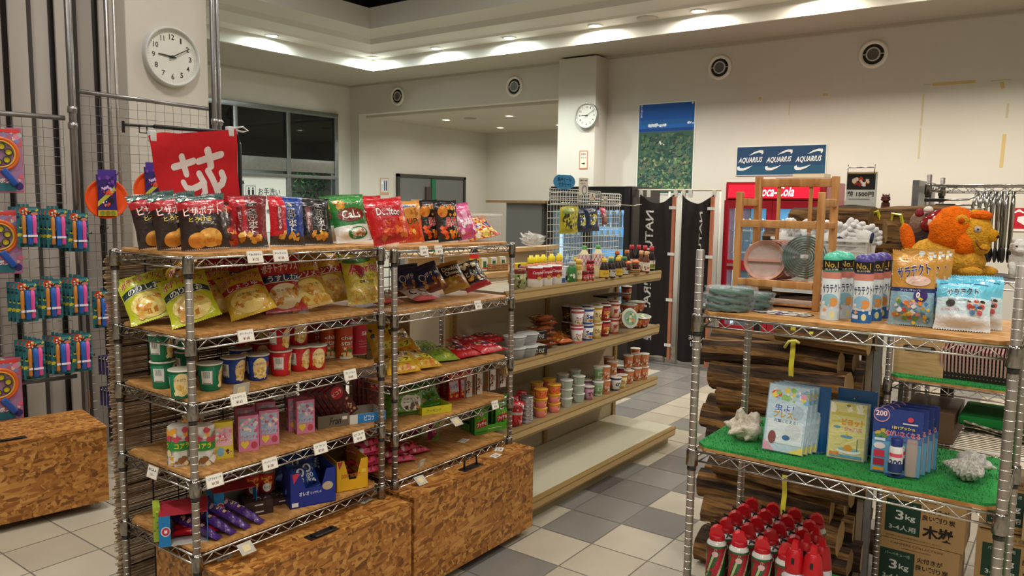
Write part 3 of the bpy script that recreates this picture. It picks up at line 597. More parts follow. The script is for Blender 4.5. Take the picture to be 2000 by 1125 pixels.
# ================================================================ SHELVING
BOARD = '#b08350'; mat('postmetal', .42, .8, .5)
def rack(name, label, x0, x1, y0, y1, shelves, ztop, boards=(), turf=(), group=None, zig=.033, cat='shelving rack', feet=None):
    t = thing(name, label, cat, (0, 0, 0), 0, group)
    for x in (x0, x1):
        for y in (y0, y1):
            zfoot = (feet or {}).get((x, y), 0); m = MB(); pr = [(.0124, zfoot+.02), (.0124, ztop-.003), (.010, ztop), (0, ztop)]; z = zfoot+.04
            while z < ztop-.01: m.lathe([(.0125, z), (.0136, z+.0006), (.0136, z+.0018), (.0125, z+.0024)], '#efece6', 'chrome', 14, (x, y, 0), cap=False); z += .0254
            m.lathe(pr, '#a39a92', 'postmetal', 14, (x, y, 0)); m.lathe([(.012, zfoot), (.018, zfoot+.004), (.018, zfoot+.018), (.01, zfoot+.022)], '#55524e', 'plastic', 12, (x, y, 0)); m.build('post', t)
    for z in shelves:
        m = MB(); a, b, c, d = x0, x1, y0, y1; C4 = '#c9c5bf'
        for zz, r in ((z-.004, .0038), (z-.034, .0034)):
            ins = .0
            for p, q in (((a, c), (b, c)), ((b, c), (b, d)), ((b, d), (a, d)), ((a, d), (a, c))): m.tube([(p[0], p[1], zz), (q[0], q[1], zz)], r, C4, 'chrome', 6)
        for p, q in (((a, c), (b, c)), ((b, c), (b, d)), ((a, d), (b, d)), ((a, c), (a, d))):
            L_ = math.hypot(q[0]-p[0], q[1]-p[1]); n = max(2, round((L_-.05)/zig)); pts = []
            for k in range(n+1):
                f = (.025+(L_-.05)*k/n)/L_; pts.append((p[0]+(q[0]-p[0])*f, p[1]+(q[1]-p[1])*f, z-.006 if k % 2 else z-.032))
            m.tube(pts, .0024, C4, 'chrome', 5)
        n = int((y1-y0)/.028) if (x1-x0) > (y1-y0) else int((x1-x0)/.028)
        for k in range(1, n):
            if (x1-x0) > (y1-y0): y = y0+(y1-y0)*k/n; m.tube([(x0, y, z-.003), (x1, y, z-.003)], .0018, C4, 'chrome', 4)
            else: x = x0+(x1-x0)*k/n; m.tube([(x, y0, z-.003), (x, y1, z-.003)], .0018, C4, 'chrome', 4)
        for x in (x0, x1):
            for y in (y0, y1): m.lathe([(.0165, -.052), (.019, -.050), (.0175, -.004), (.0155, .004)], '#8f8a84', 'chrome', 14, (x, y, z)); m.lathe([(.0145, -.066), (.0145, -.052)], '#2b2826', 'plastic', 12, (x, y, z))
        m.build('wire_shelf', t)
        if z in boards or z in turf:
            e = .018; k = .035; P = [(x0+k, y0+e-.012), (x1-k, y0+e-.012), (x1-e+.012, y0+k), (x1-e+.012, y1-k), (x1-k, y1-e+.012), (x0+k, y1-e+.012), (x0+e-.012, y1-k), (x0+e-.012, y0+k)]
            m = MB(); m.prism(P, z, z+.010, BOARD, 'osbfine', 'z'); m.build('shelf_board', t)
            if z in turf:
                m = MB(); rg = random.Random(int(z*1000)); e2 = -.006; m.prism([(p[0], p[1]) for p in P], z+.0103, z+.018, '#1f8a3c', 'turf', 'z')
                for q in range(2600):   # pile standing up from the mat
                    x = rg.uniform(P[7][0], P[2][0]); y = rg.uniform(P[0][1], P[4][1])
                    if abs(x-x0) < .04 and min(abs(y-y0), abs(y-y1)) < .04 or abs(x-x1) < .04 and min(abs(y-y0), abs(y-y1)) < .04: continue
                    dx = rg.uniform(-.004, .004); dy = rg.uniform(-.004, .004); m.add([(x-.0012, y, z+.018), (x+.0012, y, z+.018), (x+dx, y+dy, z+.025)], [(0, 1, 2)], '#1f8a3c', 'turf')
                m.build('artificial_turf', t)
    return t
def mat_grain(name, c0, c1, sc, rough=.5):
    m = bpy.data.materials.new(name); m.use_nodes = True; nt = m.node_tree; N = nt.nodes; L = nt.links; b = N['Principled BSDF']
    tc = N.new('ShaderNodeTexCoord'); mp = N.new('ShaderNodeMapping'); mp.inputs['Scale'].default_value = sc; L.new(tc.outputs['Object'], mp.inputs[0])
    n = N.new('ShaderNodeTexNoise'); n.inputs['Scale'].default_value = 1; n.inputs['Detail'].default_value = 6; n.inputs['Distortion'].default_value = .8; L.new(mp.outputs[0], n.inputs['Vector'])
    cr = N.new('ShaderNodeValToRGB'); e = cr.color_ramp.elements; e[0].position = .32; e[0].color = (*hx(c0), 1); e[1].position = .68; e[1].color = (*hx(c1), 1); L.new(n.outputs['Fac'], cr.inputs[0])
    L.new(cr.outputs[0], b.inputs['Base Color']); b.inputs['Roughness'].default_value = rough; b.inputs['Specular IOR Level'].default_value = .35; MATS[name] = m
    if rough > .9: bp = N.new('ShaderNodeBump'); bp.inputs['Strength'].default_value = .9; bp.inputs['Distance'].default_value = .012; L.new(n.outputs['Fac'], bp.inputs['Height']); L.new(bp.outputs[0], b.inputs['Normal'])
mat_grain('barkwood', '#3a2a1c', '#8f6739', (5, 45, 45), .95); mat_grain('bark', '#241a13', '#4f3c2b', (7, 40, 40), .95); mat_grain('osbfine', '#98672f', '#cf9c60', (22, 60, 60)); mat_grain('pine', '#a9713a', '#cf9a60', (30, 30, 5)); mat_grain('palewood', '#b08a58', '#c9a878', (8, 8, 60))
RX0, RX1 = -2.71, -2.25
S1 = (1.468, 1.208, .998, .744, .492); S2 = (1.455, 1.190, .890, .688, .484)
rack('wire_shelving_rack', 'chrome wire rack of five snack shelves nearest the camera on the left', RX0, RX1, 1.34, 2.165, S1, 1.475, boards=S1, group='snack racks over the chipboard chests', feet={(RX1, 2.165): .436})
rack('wire_shelving_rack', 'chrome wire rack of five snack shelves between the nearest rack and the beige gondola', RX0, RX1, 2.24, 3.045, S2, 1.462, boards=S2, group='snack racks over the chipboard chests', feet={(RX1, 2.24): .453, (RX1, 3.045): .453})
TOP = .014
# black wire grids tied on the racks' backs
def wiregrid(m, P, U, w, h, du, dv, r, col, mt='darkmetal', V=(0, 0, 1)):
    P = Vector(P); U = Vector(U); V = Vector(V); n = round(w/du)
    for k in range(n+1): m.tube([P+U*(w*k/n), P+U*(w*k/n)+V*h], r, col, mt, 4)
    n = round(h/dv)
    for k in range(n+1): m.tube([P+V*(h*k/n), P+V*(h*k/n)+U*w], r, col, mt, 4)
m = MB(); wiregrid(m, (-2.735, 1.36, .10), (0, 1, 0), .80, 1.33, .10, .10, .0026, '#211f1e'); tag(m.build('wire_grid_panel'), 'black wire grid tied to the back of the nearest snack rack', 'wire grid', 'black wire grids behind the snack racks')
m = MB(); wiregrid(m, (-2.735, 2.22, .55), (0, 1, 0), .52, .88, .05, .05, .0024, '#211f1e'); tag(m.build('wire_grid_panel'), 'black wire grid on the left half of the back of the farther snack rack', 'wire grid', 'black wire grids behind the snack racks')
# bamboo blind
m = MB(); rg = random.Random(5); z = .03
while z < 1.45:
    y0 = 1.325+rg.uniform(-.008, .008); y1 = 2.14+rg.uniform(-.01, .01); c = rg.choice(['#b3967a', '#9c8062', '#c4ab8c', '#8c7054', '#ad9476', '#7d634c']); dz = rg.uniform(-.001, .001)
    m.tube([(-2.752+rg.uniform(-.001, .001), y0, z), (-2.752, (y0+y1)/2, z+dz), (-2.752, y1, z)], rg.uniform(.0021, .0026), c, 'wood', 4); z += .0049
for y in (1.35, 1.47, 1.6, 1.75, 1.9): m.tube([(-2.7485, y, .03), (-2.7485, y, 1.46)], .0014, '#2c231c', 'cloth', 4)
tag(m.build('bamboo_blind'), 'brown split bamboo blind hanging behind the nearest snack rack', 'blind')
# panels behind the second rack
m = MB(); m.box(-3.02, -2.98, 2.36, 2.62, .02, 1.15, '#3a2a22', 'wood'); tag(m.build('dark_board'), 'dark brown board standing behind the farther snack rack', 'board')
m = MB(); m.box(-3.0, -2.80, 2.66, 2.9, .0, 1.10, '#7a5a30', 'card'); tag(m.build('tall_carton'), 'tall brown carton standing behind the farther snack rack', 'carton')

# ---- chipboard chests
def chest(loc, rz, w, d, h, label, up=True, zc=.045):
    t = thing('storage_chest', label, 'chest', loc, rz, 'chipboard chests on casters')
    m = MB(); m.box(-w/2, w/2, -d/2, d/2, zc, h-.014, '#c08a48', 'osb'); m.build('body', t)
    m = MB(); m.box(-w/2-.002, w/2+.002, -d/2-.003, d/2, h-.0125, h, '#c08a48', 'osb'); lid = m.build('lid', t)
    m = MB(); B = '#1d1b1a'; m.bbox(-.065, .065, -d/2+.03, -d/2+.075, h+.0003, h+.004, B, 'plastic', .0015)
    m.build('handle_plate', t)
    m = MB()
    if up: m.tube([(-.045, -d/2+.055, h+.004), (-.042, -d/2+.055, h+.04), (-.03, -d/2+.05, h+.055), (.03, -d/2+.05, h+.055), (.042, -d/2+.055, h+.04), (.045, -d/2+.055, h+.004)], .0045, B, 'plastic', 8)
    else: m.tube([(-.045, -d/2+.062, h+.005), (-.042, -d/2+.03, h+.009), (.042, -d/2+.03, h+.009), (.045, -d/2+.062, h+.005)], .0045, B, 'plastic', 8)
    m.build('handle', t)
    for x in (-w/2+.05, w/2-.05):
        for y in (-d/2+.05, d/2-.05):
            m = MB(); m.T = Matrix.Translation((x, y, .02)) @ Matrix.Rotation(pi/2, 4, 'X'); m.lathe([(.0, -.009), (.02, -.009), (.02, .009), (0, .009)], '#c8c8c2', 'frost', 14); m.T = None
            m.box(x-.012, x+.012, y-.012, y+.012, .03, zc, '#77746e', 'steel'); m.build('caster', t)
    return t
chest((-2.345, 1.79, 0), pi/2, .83, .45, .435, 'chipboard chest with flat black handle under the nearest snack rack', False)
chest((-2.345, 2.648, 0), pi/2, .85, .45, .452, 'chipboard chest with raised black handle under the farther snack rack', True)
c_ = Vector((-4.085, 1.94, 0))-TVc*.42-NV*.225
chest((c_.x, c_.y, 0), pi/2-R(10), .84, .45, .45, 'chipboard chest with flat black handle in front of the toy screens', False)

# ---- beige gondola
t = thing('gondola_shelf', 'long beige metal gondola shelf of jars, cups and bottles in the middle', 'shelving', (0, 0, 0)); GB = '#9c7f4c'
GX = -2.70; GY0, GY1 = 3.13, 4.93
m = MB(); m.box(GX-.03, GX, GY0, GY1, .1, 1.2, '#b3a58a', 'paint'); m.build('back_panel', t)
for y in (GY0, (GY0+GY1)/2, GY1):
    m = MB(); m.box(GX-.04, GX+.012, y-.02, y+.02, .0, 1.2, GB, 'paint')
    for k in range(40): m.box(GX+.012, GX+.0125, y-.008, y-.004, .15+k*.026, .163+k*.026, '#5d543f', 'paint')
    m.build('upright', t)
def gshelf(nm, z, xf, y0, y1, hgt=.045, col='#9c8b6c'):
    m = MB(); m.box(GX+.012, xf-.02, y0, y1, z-.022, z, col, 'plastic'); sec = [(xf-.02, z-.04), (xf-.004, z-.064), (xf+.004, z-.060), (xf+.012, z-.006), (xf+.008, z+.006), (xf, z+.006), (xf-.004, z), (xf-.02, z)]
    n = len(sec); vs = [(p[0], y0, p[1]) for p in sec]+[(p[0], y1, p[1]) for p in sec]
    m.add(vs, [tuple(range(n))[::-1], tuple(range(n, 2*n))]+[(i, (i+1) % n, (i+1) % n+n, i+n) for i in range(n)], GB, 'plastic')
    m.box(xf+.0125, xf+.0135, y0+.01, y1-.01, z-.044, z-.014, '#b3945a', 'gloss')
    for y in (y0+.02, (y0+y1)/2, y1-.02): m.box(GX+.01, xf-.05, y-.002, y+.002, z-.06, z-.02, GB, 'paint')
    return m.build(nm, t)
GZ = (1.20, .822, .452); GXF = -2.36
for z in GZ: gshelf('shelf', z, GXF, GY0, GY1)
gshelf('base_shelf', .125, -2.20, GY0, GY1-.02, col='#cbc6ae')
m = MB(); m.box(GX-.02, -2.24, GY0, GY1-.03, .0, .085, '#9c8c68', 'paint'); m.build('kick_plate', t)
# second gondola standing back to back, with a wooden tray top seen over the first
m = MB(); m.box(-3.05, -2.75, 3.13, 4.2, .1, 1.22, '#b3a58a', 'paint'); m.box(-3.1, -2.745, 3.1, 4.25, 1.22, 1.25, '#c8b486', 'palewood'); m.box(-3.1, -2.745, 3.1, 4.25, .0, .1, '#9c8c68', 'paint'); m.box(-3.13, -3.105, 3.2, 4.7, .0, 1.33, '#b3a58a', 'paint'); m.box(-3.16, -3.06, 3.2, 4.7, 1.33, 1.355, '#c8b486', 'palewood'); tag(m.build('back_counter'), 'beige counter with a pale wooden top standing behind the gondola', 'counter')

# ---- foreground rack on the right
FX0, FX1, FY0, FY1 = -.945, -.118, 2.25, 2.71
SF = (1.318, .890, .385)
rack('wire_shelving_rack', 'chrome wire rack with a wooden top board and green turf shelves in the right foreground', FX0, FX1, FY0, FY1, SF, 1.52, boards=(1.318,), turf=(.890, .385), zig=.033)
m = MB(); m.lathe([(0, 0), (.06, 0)], '#332c28', 'paper', 24); m.v = []; m.f = []; m.c = []; m.m = []; m.s = []
ds = [('e', 0, .5, .5, .5, '#2b2623'), ('e', 0, .5, .46, .46, '#b9b3a8'), ('b', 0, .5, .8, .8, ['#3b3531', '#8d867b', '#d6d1c6', '#5d4d6a'], 40, .06, 8)]
m.decals(ds, lambda x, v, k: (x*.19, (v-.5)*.11, k), .19, .11, 'paper', base=.0004); p = onz(1528, 611, 1.329); tag(m.build('round_sticker', loc=(p.x, p.y, 1.3283)), 'oval dark printed sticker lying flat on the wooden top board', 'sticker')

# ---- right rear racks
SX0, SX1, SY0, SY1 = -.62, .30, 3.50, 3.96
SS = (1.383, .945, .70)
rack('wire_shelving_rack', 'chrome wire rack behind the foreground rack, carrying the orange lion on its bare wire top', SX0, SX1, SY0, SY1, SS, 1.44, turf=(.945,), zig=.033)
rack('wire_shelving_rack', 'taller grey wire rack at the back right with tongs hanging from its top', -.66, .5, 4.45, 4.9, (1.78, .9), 1.83, zig=.04)
m = MB(); m.box(-.73, -.70, 4.42, 4.95, 0, 1.80, '#8f9396', 'steel'); tag(m.build('grey_side_panel'), 'grey metal side panel beside the rack of hanging tongs', 'panel')
m = MB(); m.box(-.70, -.675, 3.46, 3.49, 0, 1.34, '#8a7a68', 'wood'); m.box(-.672, -.645, 3.46, 3.49, 0, 1.34, '#8e9296', 'steel'); tag(m.build('upright_strut'), 'thin upright strut of wood and grey steel between the firewood and the rack', 'strut')

# ---- wooden folding display rack on the top board
t = thing('wooden_display_rack', 'small natural wood display rack standing on the top board', 'display rack', (0, 0, 0))
zb = SF[0]+TOP-.0035; xl, xr, yf, yb = -.935, -.655, 2.50, 2.69; WC_ = '#b57f46'
def bar(nm, x0, x1, y0, y1, z0, z1): m = MB(); m.bbox(x0, x1, y0, y1, z0, z1, WC_, 'pine', .002); return m.build(nm, t)
bar('leg', xl, xl+.020, yf, yf+.022, zb, 1.70); bar('leg', xr-.02, xr, yf, yf+.022, zb, 1.70)
bar('leg', xl+.004, xl+.026, yb-.026, yb-.004, zb, 1.755); bar('leg', xr-.024, xr-.002, yb-.026, yb-.004, zb, 1.755)
bar('rail', xl+.026, xr-.024, yb-.022, yb-.006, 1.72, 1.748); bar('rail', xl+.02, xr-.02, yf+.002, yf+.018, 1.585, 1.61); bar('rail', xl+.026, xr-.024, yb-.022, yb-.006, 1.585, 1.605)
for x in (xl, xr-.02): bar('side_rail', x+.002, x+.018, yf+.022, yb-.024, 1.655, 1.68); bar('side_rail', x+.002, x+.018, yf+.022, yb-.024, 1.585, 1.605)
for x in (-.85, -.745): bar('slat', x-.006, x+.006, yb-.017, yb-.009, 1.412, 1.72)
bar('tier', xl+.02, xr-.02, yf+.002, yb-.03, 1.398, 1.410); bar('tier_rail', xl+.02, xr-.02, yf-.006, yf+.002, 1.395, 1.418)
bar('tier', xl+.02, xr-.02, yf+.03, yb-.03, 1.334, 1.342)

# ---- toy screens on the left: pipes with wire mesh
GP = Vector((-4.65, 2.0, 0))
def gp(px, py): return onp(px, py, GP, NV)
def gat(s, z): return GP+TVc*s+Vector((0, 0, z))
t = thing('wire_screen', 'grey wire screen on pipes hung with bubble toys, at the left edge', 'wire screen', (0, 0, 0), 0, 'grey wire screens on the left'); GR = '#8d8a88'
m = MB(); m.tube([gat(-1.2, 2.09), gat(.05, 2.09)], .014, GR, 'steel', 10); m.build('top_rail', t)
m = MB(); m.tube([gat(-1.2, .62), gat(.05, .62)], .012, '#6f6c6a', 'steel', 8); m.build('bottom_rail', t)
m = MB(); wiregrid(m, gat(-1.2, .64), TVc, 1.24, 1.44, .05, .0515, .0013, '#83807d', 'steel'); m.build('mesh', t)
t = thing('wire_screen', 'grey wire screen on pipes behind the red flag', 'wire screen', (0, 0, 0), 0, 'grey wire screens on the left')
m = MB(); m.tube([gat(.13, 2.245), gat(.86, 2.215)], .013, GR, 'steel', 10); m.build('top_rail', t)
m = MB(); wiregrid(m, gat(.13, .3), TVc, .72, 1.92, .05, .0515, .0013, '#83807d', 'steel'); m.build('mesh', t)
def pole(s, z1, lb, dx=0, r=.019):
    t = thing('steel_pole', lb, 'pole', gat(s, 0)+NV*dx, 0, 'grey poles of the wire screens'); m = MB(); m.lathe([(r, 0), (r, z1), (0, z1)], GR, 'steel', 14); m.build('pipe', t)
    for z in (2.14, 2.05, .66): m = MB(); m.lathe([(r+.006, z-.018), (r+.007, z), (r+.006, z+.018)], '#a3a09c', 'steel', 12); m.tube([(r, 0, z), (r+.03, 0, z)], .004, '#b8b4ae', 'steel', 6); m.build('clamp', t)
pole(.09, 4.3, 'thick grey pole between the two wire screens'); pole(.90, 4.4, 'grey pole at the right end of the wire screens', 0, .015); pole(.945, 4.4, 'second slim grey pole right of the end pole', -.03, .012)
t = thing('steel_pole', 'slim vertical pipe running up the partition behind the discs', 'pole', gat(.34, 0)-NV*.18, 0); m = MB(); m.lathe([(.014, 0), (.014, 3.9)], '#a8a09a', 'steel', 12); m.lathe([(.009, 0), (.009, 3.9)], '#b7afa8', 'steel', 10, (.03, .03, 0)); m.build('pipe', t)
def hook(p, L_, lb):
    t = thing('display_hook', lb, 'hook', p, pi/2-R(10), 'black hooks on the wire screens')
    m = MB(); m.tube([(0, 0, 0), (0, -L_, 0), (0, -L_-.008, .012)], .0022, '#1e1c1c', 'darkmetal', 6); m.box(-.008, .008, 0, .006, -.035, .012, '#1e1c1c'); m.build('arm', t)
for (x, y, lb) in ((198, 445, 'empty black hook on the right screen below the orange disc'), (166, 455, 'short black hook at the right edge of the left screen'), (172, 688, 'short black hook at the right edge of the left screen, lower down')):
    hook(gp(x, y)+NV*.003, .12, lb)

# ---- flag on its stand
t = thing('flag_stand', 'thin black stand with a telescoping arm holding the red flag', 'stand', (0, 0, 0))
FXp = -3.0; ry = 1.50
m = MB(); m.tube([(FXp, 2.045, .02), (FXp, 2.045, 1.89), (FXp, 2.035, 1.925), (FXp, 2.0, 1.938), (FXp, 1.66, 1.934)], .0085, '#1f1d1c', 'plastic', 10); m.build('pole', t)
m = MB(); m.tube([(FXp, 1.66, 1.934), (FXp, 1.54, 1.930)], .0055, '#2a2827', 'plastic', 8); m.bbox(FXp-.004, FXp+.004, 1.532, 1.542, 1.90, 1.945, '#1f1d1c', 'plastic', .002); m.tube([(FXp, 1.60, 1.928), (FXp, 1.60, 1.905), (FXp, 1.63, 1.905), (FXp, 1.63, 1.93)], .003, '#2a2827', 'plastic', 6); m.build('arm', t)
m = MB(); m.lathe([(.16, 0), (.16, .02), (.02, .03), (0, .03)], '#1f1d1c', 'plastic', 24, (FXp, 2.045, 0)); m.build('base', t)
t = thing('red_flag', 'red cloth flag with a white mirrored character above the potato chips', 'flag', (0, 0, 0))
def fq(u, v):   # corners measured on the flag's plane
    tl = Vector((1.618, 1.893)); tr = Vector((2.012, 1.952)); bl = Vector((1.672, 1.60)); br = Vector((2.02, 1.60))
    top = tl.lerp(tr, u)+Vector((0, .012*sin(pi*min(1, u*3))*(1-u))); q = bl.lerp(br, u).lerp(top, v); return q
def FS(u, v, k=0): q = fq(u, v); return (FXp+.018+.010*sin(u*7+v*2)+.006*sin(v*9)+k, q.x, q.y)
m = MB(); m.grid(lambda u, v: FS(u, v), 24, 16, '#c8282f', 'cloth'); m.grid(lambda u, v: FS(u, v, -.0015), 24, 16, '#c8282f', 'cloth', flip=True)
def fuv(x, y): xl = 630+(y-620)*.22; return (x-xl)/(1030-xl), (892-y)/312
for q, st_ in enumerate(([(738, 716), (785, 703), (832, 692)], [(775, 672), (788, 705), (798, 742)], [(856, 694), (905, 682), (950, 672)], [(890, 652), (903, 685), (910, 716)],
        [(778, 776), (788, 796), (815, 803), (850, 792), (878, 778)], [(858, 742), (876, 775), (878, 815), (858, 848), (828, 864), (795, 872)], [(898, 732), (914, 760), (926, 790), (938, 830), (944, 868)], [(956, 742), (964, 762), (955, 785), (930, 802)])):
    pts = [st_[0]]+[(st_[i][0]+(st_[i+1][0]-st_[i][0])*f, st_[i][1]+(st_[i+1][1]-st_[i][1])*f) for i in range(len(st_)-1) for f in (.5, 1)]
    wd = 14 if q < 4 else 13; vs = []; fs = []
    for i, p in enumerate(pts):
        a_, b_ = pts[max(0, i-1)], pts[min(len(pts)-1, i+1)]; d = Vector((b_[0]-a_[0], b_[1]-a_[1])).normalized(); n_ = Vector((-d.y, d.x))*wd
        for sg in (-1, 0, 1): u, v = fuv(p[0]+n_.x*sg, p[1]+n_.y*sg); vs.append(FS(u, v, .0012+.0001*q))
        if i: k0 = 3*i; fs += [(k0-3, k0-2, k0+1, k0), (k0-2, k0-1, k0+2, k0+1)]
    m.add(vs, fs, '#e9dcd8', 'cloth')
    for p in (pts[0], pts[-1]):
        vs = [FS(*fuv(*p), .0013+.0001*q)]+[FS(*fuv(p[0]+wd*cos(j*pi/6), p[1]+wd*sin(j*pi/6)), .0013+.0001*q) for j in range(12)]; m.add(vs, [(0, 1+j, 1+(j+1) % 12) for j in range(12)], '#e9dcd8', 'cloth')
m.build('cloth', t)
for u in (.05, .93): p = fq(u, .98); m = MB(); m.bbox(FXp+.004, FXp+.034, p.x-.012, p.x+.012, p.y-.022, p.y+.02, '#d9dbd8', 'plastic', .003); m.build('clip', t)
m = MB(); m.tube([(FXp+.02, 2.0, 1.955), (FXp+.02, 2.05, 1.965), (FXp+.02, 2.075, 1.95), (FXp+.02, 2.05, 1.943), (FXp+.02, 2.0, 1.95)], .0045, '#d9dbd8', 'plastic', 6); m.build('clip_cord', t)
# ================================================================ GOODS: builders
def bag(name, w, h, t, col, ds, flat=0, seed=1, m='foil', zig=True, back=None):
    # pillow pack standing on its lower seal, facing -y; col may be a colour or fn(u, v)
    rg = random.Random(seed); ph = [rg.uniform(0, 6) for _ in range(6)]
    def prof(u, v):
        e = max(0, min(1, (v-.045)/.14))*max(0, min(1, (.955-v)/.14)); e = e*e*(3-2*e)
        s = max(0, 1-abs(2*u-1)**3.2)
        wr = .10*sin(u*13+ph[0]+v*5)+.08*sin(v*17+ph[1]+u*4)+.06*sin((u+v)*23+ph[2])
        return e*s*(1+wr*(.6 if v > .3 else .9))
    def outline(u, v):
        e = sin(pi*max(0, min(1, v)))**.6; x = (u-.5)*w*(1-.07*e)+.004*w*sin(v*19+ph[3]); z = v*h+(.012*h*sin(u*6+ph[4]) if v > .9 else 0)
        return x, z
    def S(u, v, k=0, sg=-1):
        x, z = outline(u, v); p = prof(u, v); return (x, sg*(t/2*p+k)+(.006*sin(v*4+ph[5])), z)
    M_ = MB(); nu, nv = 14, 18
    M_.grid(lambda u, v: S(u, v), nu, nv, col, m)
    M_.grid(lambda u, v: S(u, v, 0, 1), nu, nv, back or (col if not callable(col) else (lambda u, v: col(.5, v))), m, flip=True)
    fn = lambda x, v, k: S(x*.96+.5, v, k)
    M_.decals(ds, fn, w, h, m, lift=.00025, base=.0012)
    if zig:   # crimped edges
        for v0 in (0.0, 1.0):
            n = 22; vs = []; fs = []
            for i in range(n):
                x0, z0 = outline(i/n, v0); x1, z1 = outline((i+1)/n, v0); sg = 1 if v0 else -1; y = S(i/n, v0)[1]
                vs += [(x0, y, z0), (x1, y, z1), ((x0+x1)/2, y, (z0+z1)/2+sg*.0035)]; fs.append((3*i, 3*i+1, 3*i+2))
            c_ = col(.5, v0*.98) if callable(col) else col; M_.add(vs, fs, c_, m)
    return M_.build(name)
def ctn(name, w, d, h, col, front, sidecol=None, sided=None, topc=None, m='card', side=None):
    M_ = MB(); sc = sidecol or col; M_.box(-w/2, w/2, -d/2, d/2, 0, h, col, m, cols=[sc, topc or col, col, sc, col, sc])
    M_.decals(front, lambda x, v, k: (x*w, -d/2-k, v*h), w, h, m, lift=.00006, base=.0003)
    if side: M_.decals(side, lambda x, v, k: (-d/2*0-w/2-k, -x*d, v*h), d, h, m, lift=.00006, base=.0003)
    if sided: M_.decals(sided, lambda x, v, k: (x*w, (v-.5)*d, h+k), w, d, m, lift=.00006, base=.0003)
    return M_.build(name)
def cup(name, r0, r1, h, col, ds, lidc='#e3e0d8', rim=None, taper=True, lid='lid', m='card', lids=None, n=24):
    t = thing(name, 'x', 'cup')
    M_ = MB(); M_.lathe([(r0*.96, 0), (r0, .003), (r1, h-.003)], col, m, n); M_.decals(ds, cylfn(r0+.0, h, r1), 2*pi*r1, h, m, lift=.0001, base=.0005); M_.build('body', t)
    M_ = MB(); M_.lathe([(r1, h-.004), (r1+.0028, h-.003), (r1+.0028, h+.0005), (r1, h+.0015), (0, h+.001)], [rim or col]*3+[lidc], 'plastic' if not lids else 'gloss', n)
    if lids: M_.decals(lids, lambda x, v, k: (x*2*r1, (v-.5)*2*r1, h+.0012+k), 2*r1, 2*r1, 'card', lift=.00006)
    M_.build(lid, t); return t
def tray(name, w, d, h, col, ds, th=.0025, inner=None, front=1.0, notch=None):
    M_ = MB(); i = inner or '#8f8676'; M_.box(-w/2, w/2, -d/2, d/2, 0, th, i, 'card')
    M_.box(-w/2, w/2, d/2-th, d/2, th, h, i, 'card'); M_.box(-w/2, -w/2+th, -d/2, d/2-th, th, h, col, 'card'); M_.box(w/2-th, w/2, -d/2, d/2-th, th, h, col, 'card')
    hf = h*front
    if notch:
        a, b, z = notch; a *= w; b *= w; M_.prism([(-w/2, 0), (w/2, 0), (w/2, hf), (b, hf), (b-.02, z), (a+.02, z), (a, hf), (-w/2, hf)], -d/2, -d/2+th, col, 'card')
    else: M_.box(-w/2+th, w/2-th, -d/2, -d/2+th, th, hf, col, 'card'); M_.box(-w/2, w/2, -d/2-.0004, -d/2, 0, hf, col, 'card')
    M_.decals(ds, lambda x, v, k: (x*w, -d/2-.0005-k, v*hf), w, hf, 'card', lift=.0001)
    return M_.build(name)
CH = ['#e8b04a', '#d9952f', '#f0c468', '#c97f24']      # crisps colours
def chips(cx, cy, ww, hh, n=9, r=.1, seed=3, cols=CH): return [('b', cx, cy, ww, hh, cols, n, r, seed)]
def out(st, cx, cy, tw, th, c, oc, b=.012, ob=.06, ang=0, sh=0, k='t'): return [(k, st, cx, cy, tw*1.03, th*1.08, oc, ob, ang, sh), (k, st, cx, cy, tw, th, c, b, ang, sh)]
LK = {}
def put(proto, px, py, z, rz=pi/2, label=None, group=None, tilt=None, dx=0, dy=0, dz=0, scale=None):
    p = onz(px, py, z); rot = (0, 0, rz) if tilt is None else (tilt[0], tilt[1], rz)
    return place(proto, (p.x+dx, p.y+dy, z+dz), rot, label, group, scale)
# price cards clipped to a shelf edge
def price(p, rz, lines, label, w=.062, h=.042, tilt=-.25, plain=False):
    M_ = MB(); M_.box(-w/2, w/2, -.0012, 0, -h, 0, '#e9e4d8', 'card')
    if plain: M_.box(-w/2, w/2, -.0012, 0, -h, 0, '#e9e4d8', 'card'); M_.decals([('r', 0, .5, .5, .55, '#d9c79a')], lambda x, v, k: (x*w, -.0012-k, -h+v*h), w, h, 'paper')
    else: M_.decals([('r', 0, .5, 1, 1, '#c9a98c'), ('r', 0, .5, .95, .93, '#ece7db'), ('t', lines[0], 0, .68, .78, .2, '#2b2623', .02), ('t', lines[1], 0, .3, .4, .24, '#7a2f2a' if lines[1][0] == '¥' else '#2b2623', .03)], lambda x, v, k: (x*w, -.0012-k, -h+v*h), w, h, 'paper', lift=.0001)
    o = M_.build('price_card', loc=p, rot=(tilt, 0, rz)); return tag(o, label, 'price card')
# ---- helpers that set an item on a shelf: the column comes from a sight line, the depth and height from the shelf
def proj(p): d = Vector(p)-CAM; w = d.dot(_fw); return 1000+FPX*d.dot(_r2)/w
def yat(px, X, z):
    a, b = .3, 9.0
    for _ in range(40):
        c = (a+b)/2
        if proj((X, c, z)) < px: a = c
        else: b = c
    return (a+b)/2
def xat(px, Y, z):
    a, b = -8.0, 3.0
    for _ in range(40):
        c = (a+b)/2
        if proj((c, Y, z)) < px: a = c
        else: b = c
    return (a+b)/2
def L(proto, px, X, z, label, group=None, rz=1.35, tx=0, ty=0, dz=0, cat=None, scale=None):
    if proto.get('category') in ('snack', 'crisps') and tx > -.9: ty *= .55; tx = tx*1.15-.08
    if tx or ty: dz = ground(proto, (tx, ty))+max(0, dz-.02)+.0004
    o = place(proto, (X, yat(px, X, z+.05), z+dz), (tx, ty, rz), label, group, scale)
    if cat: o['category'] = cat
    return o
def P_(o, cat): return tag(o, 'x', cat)

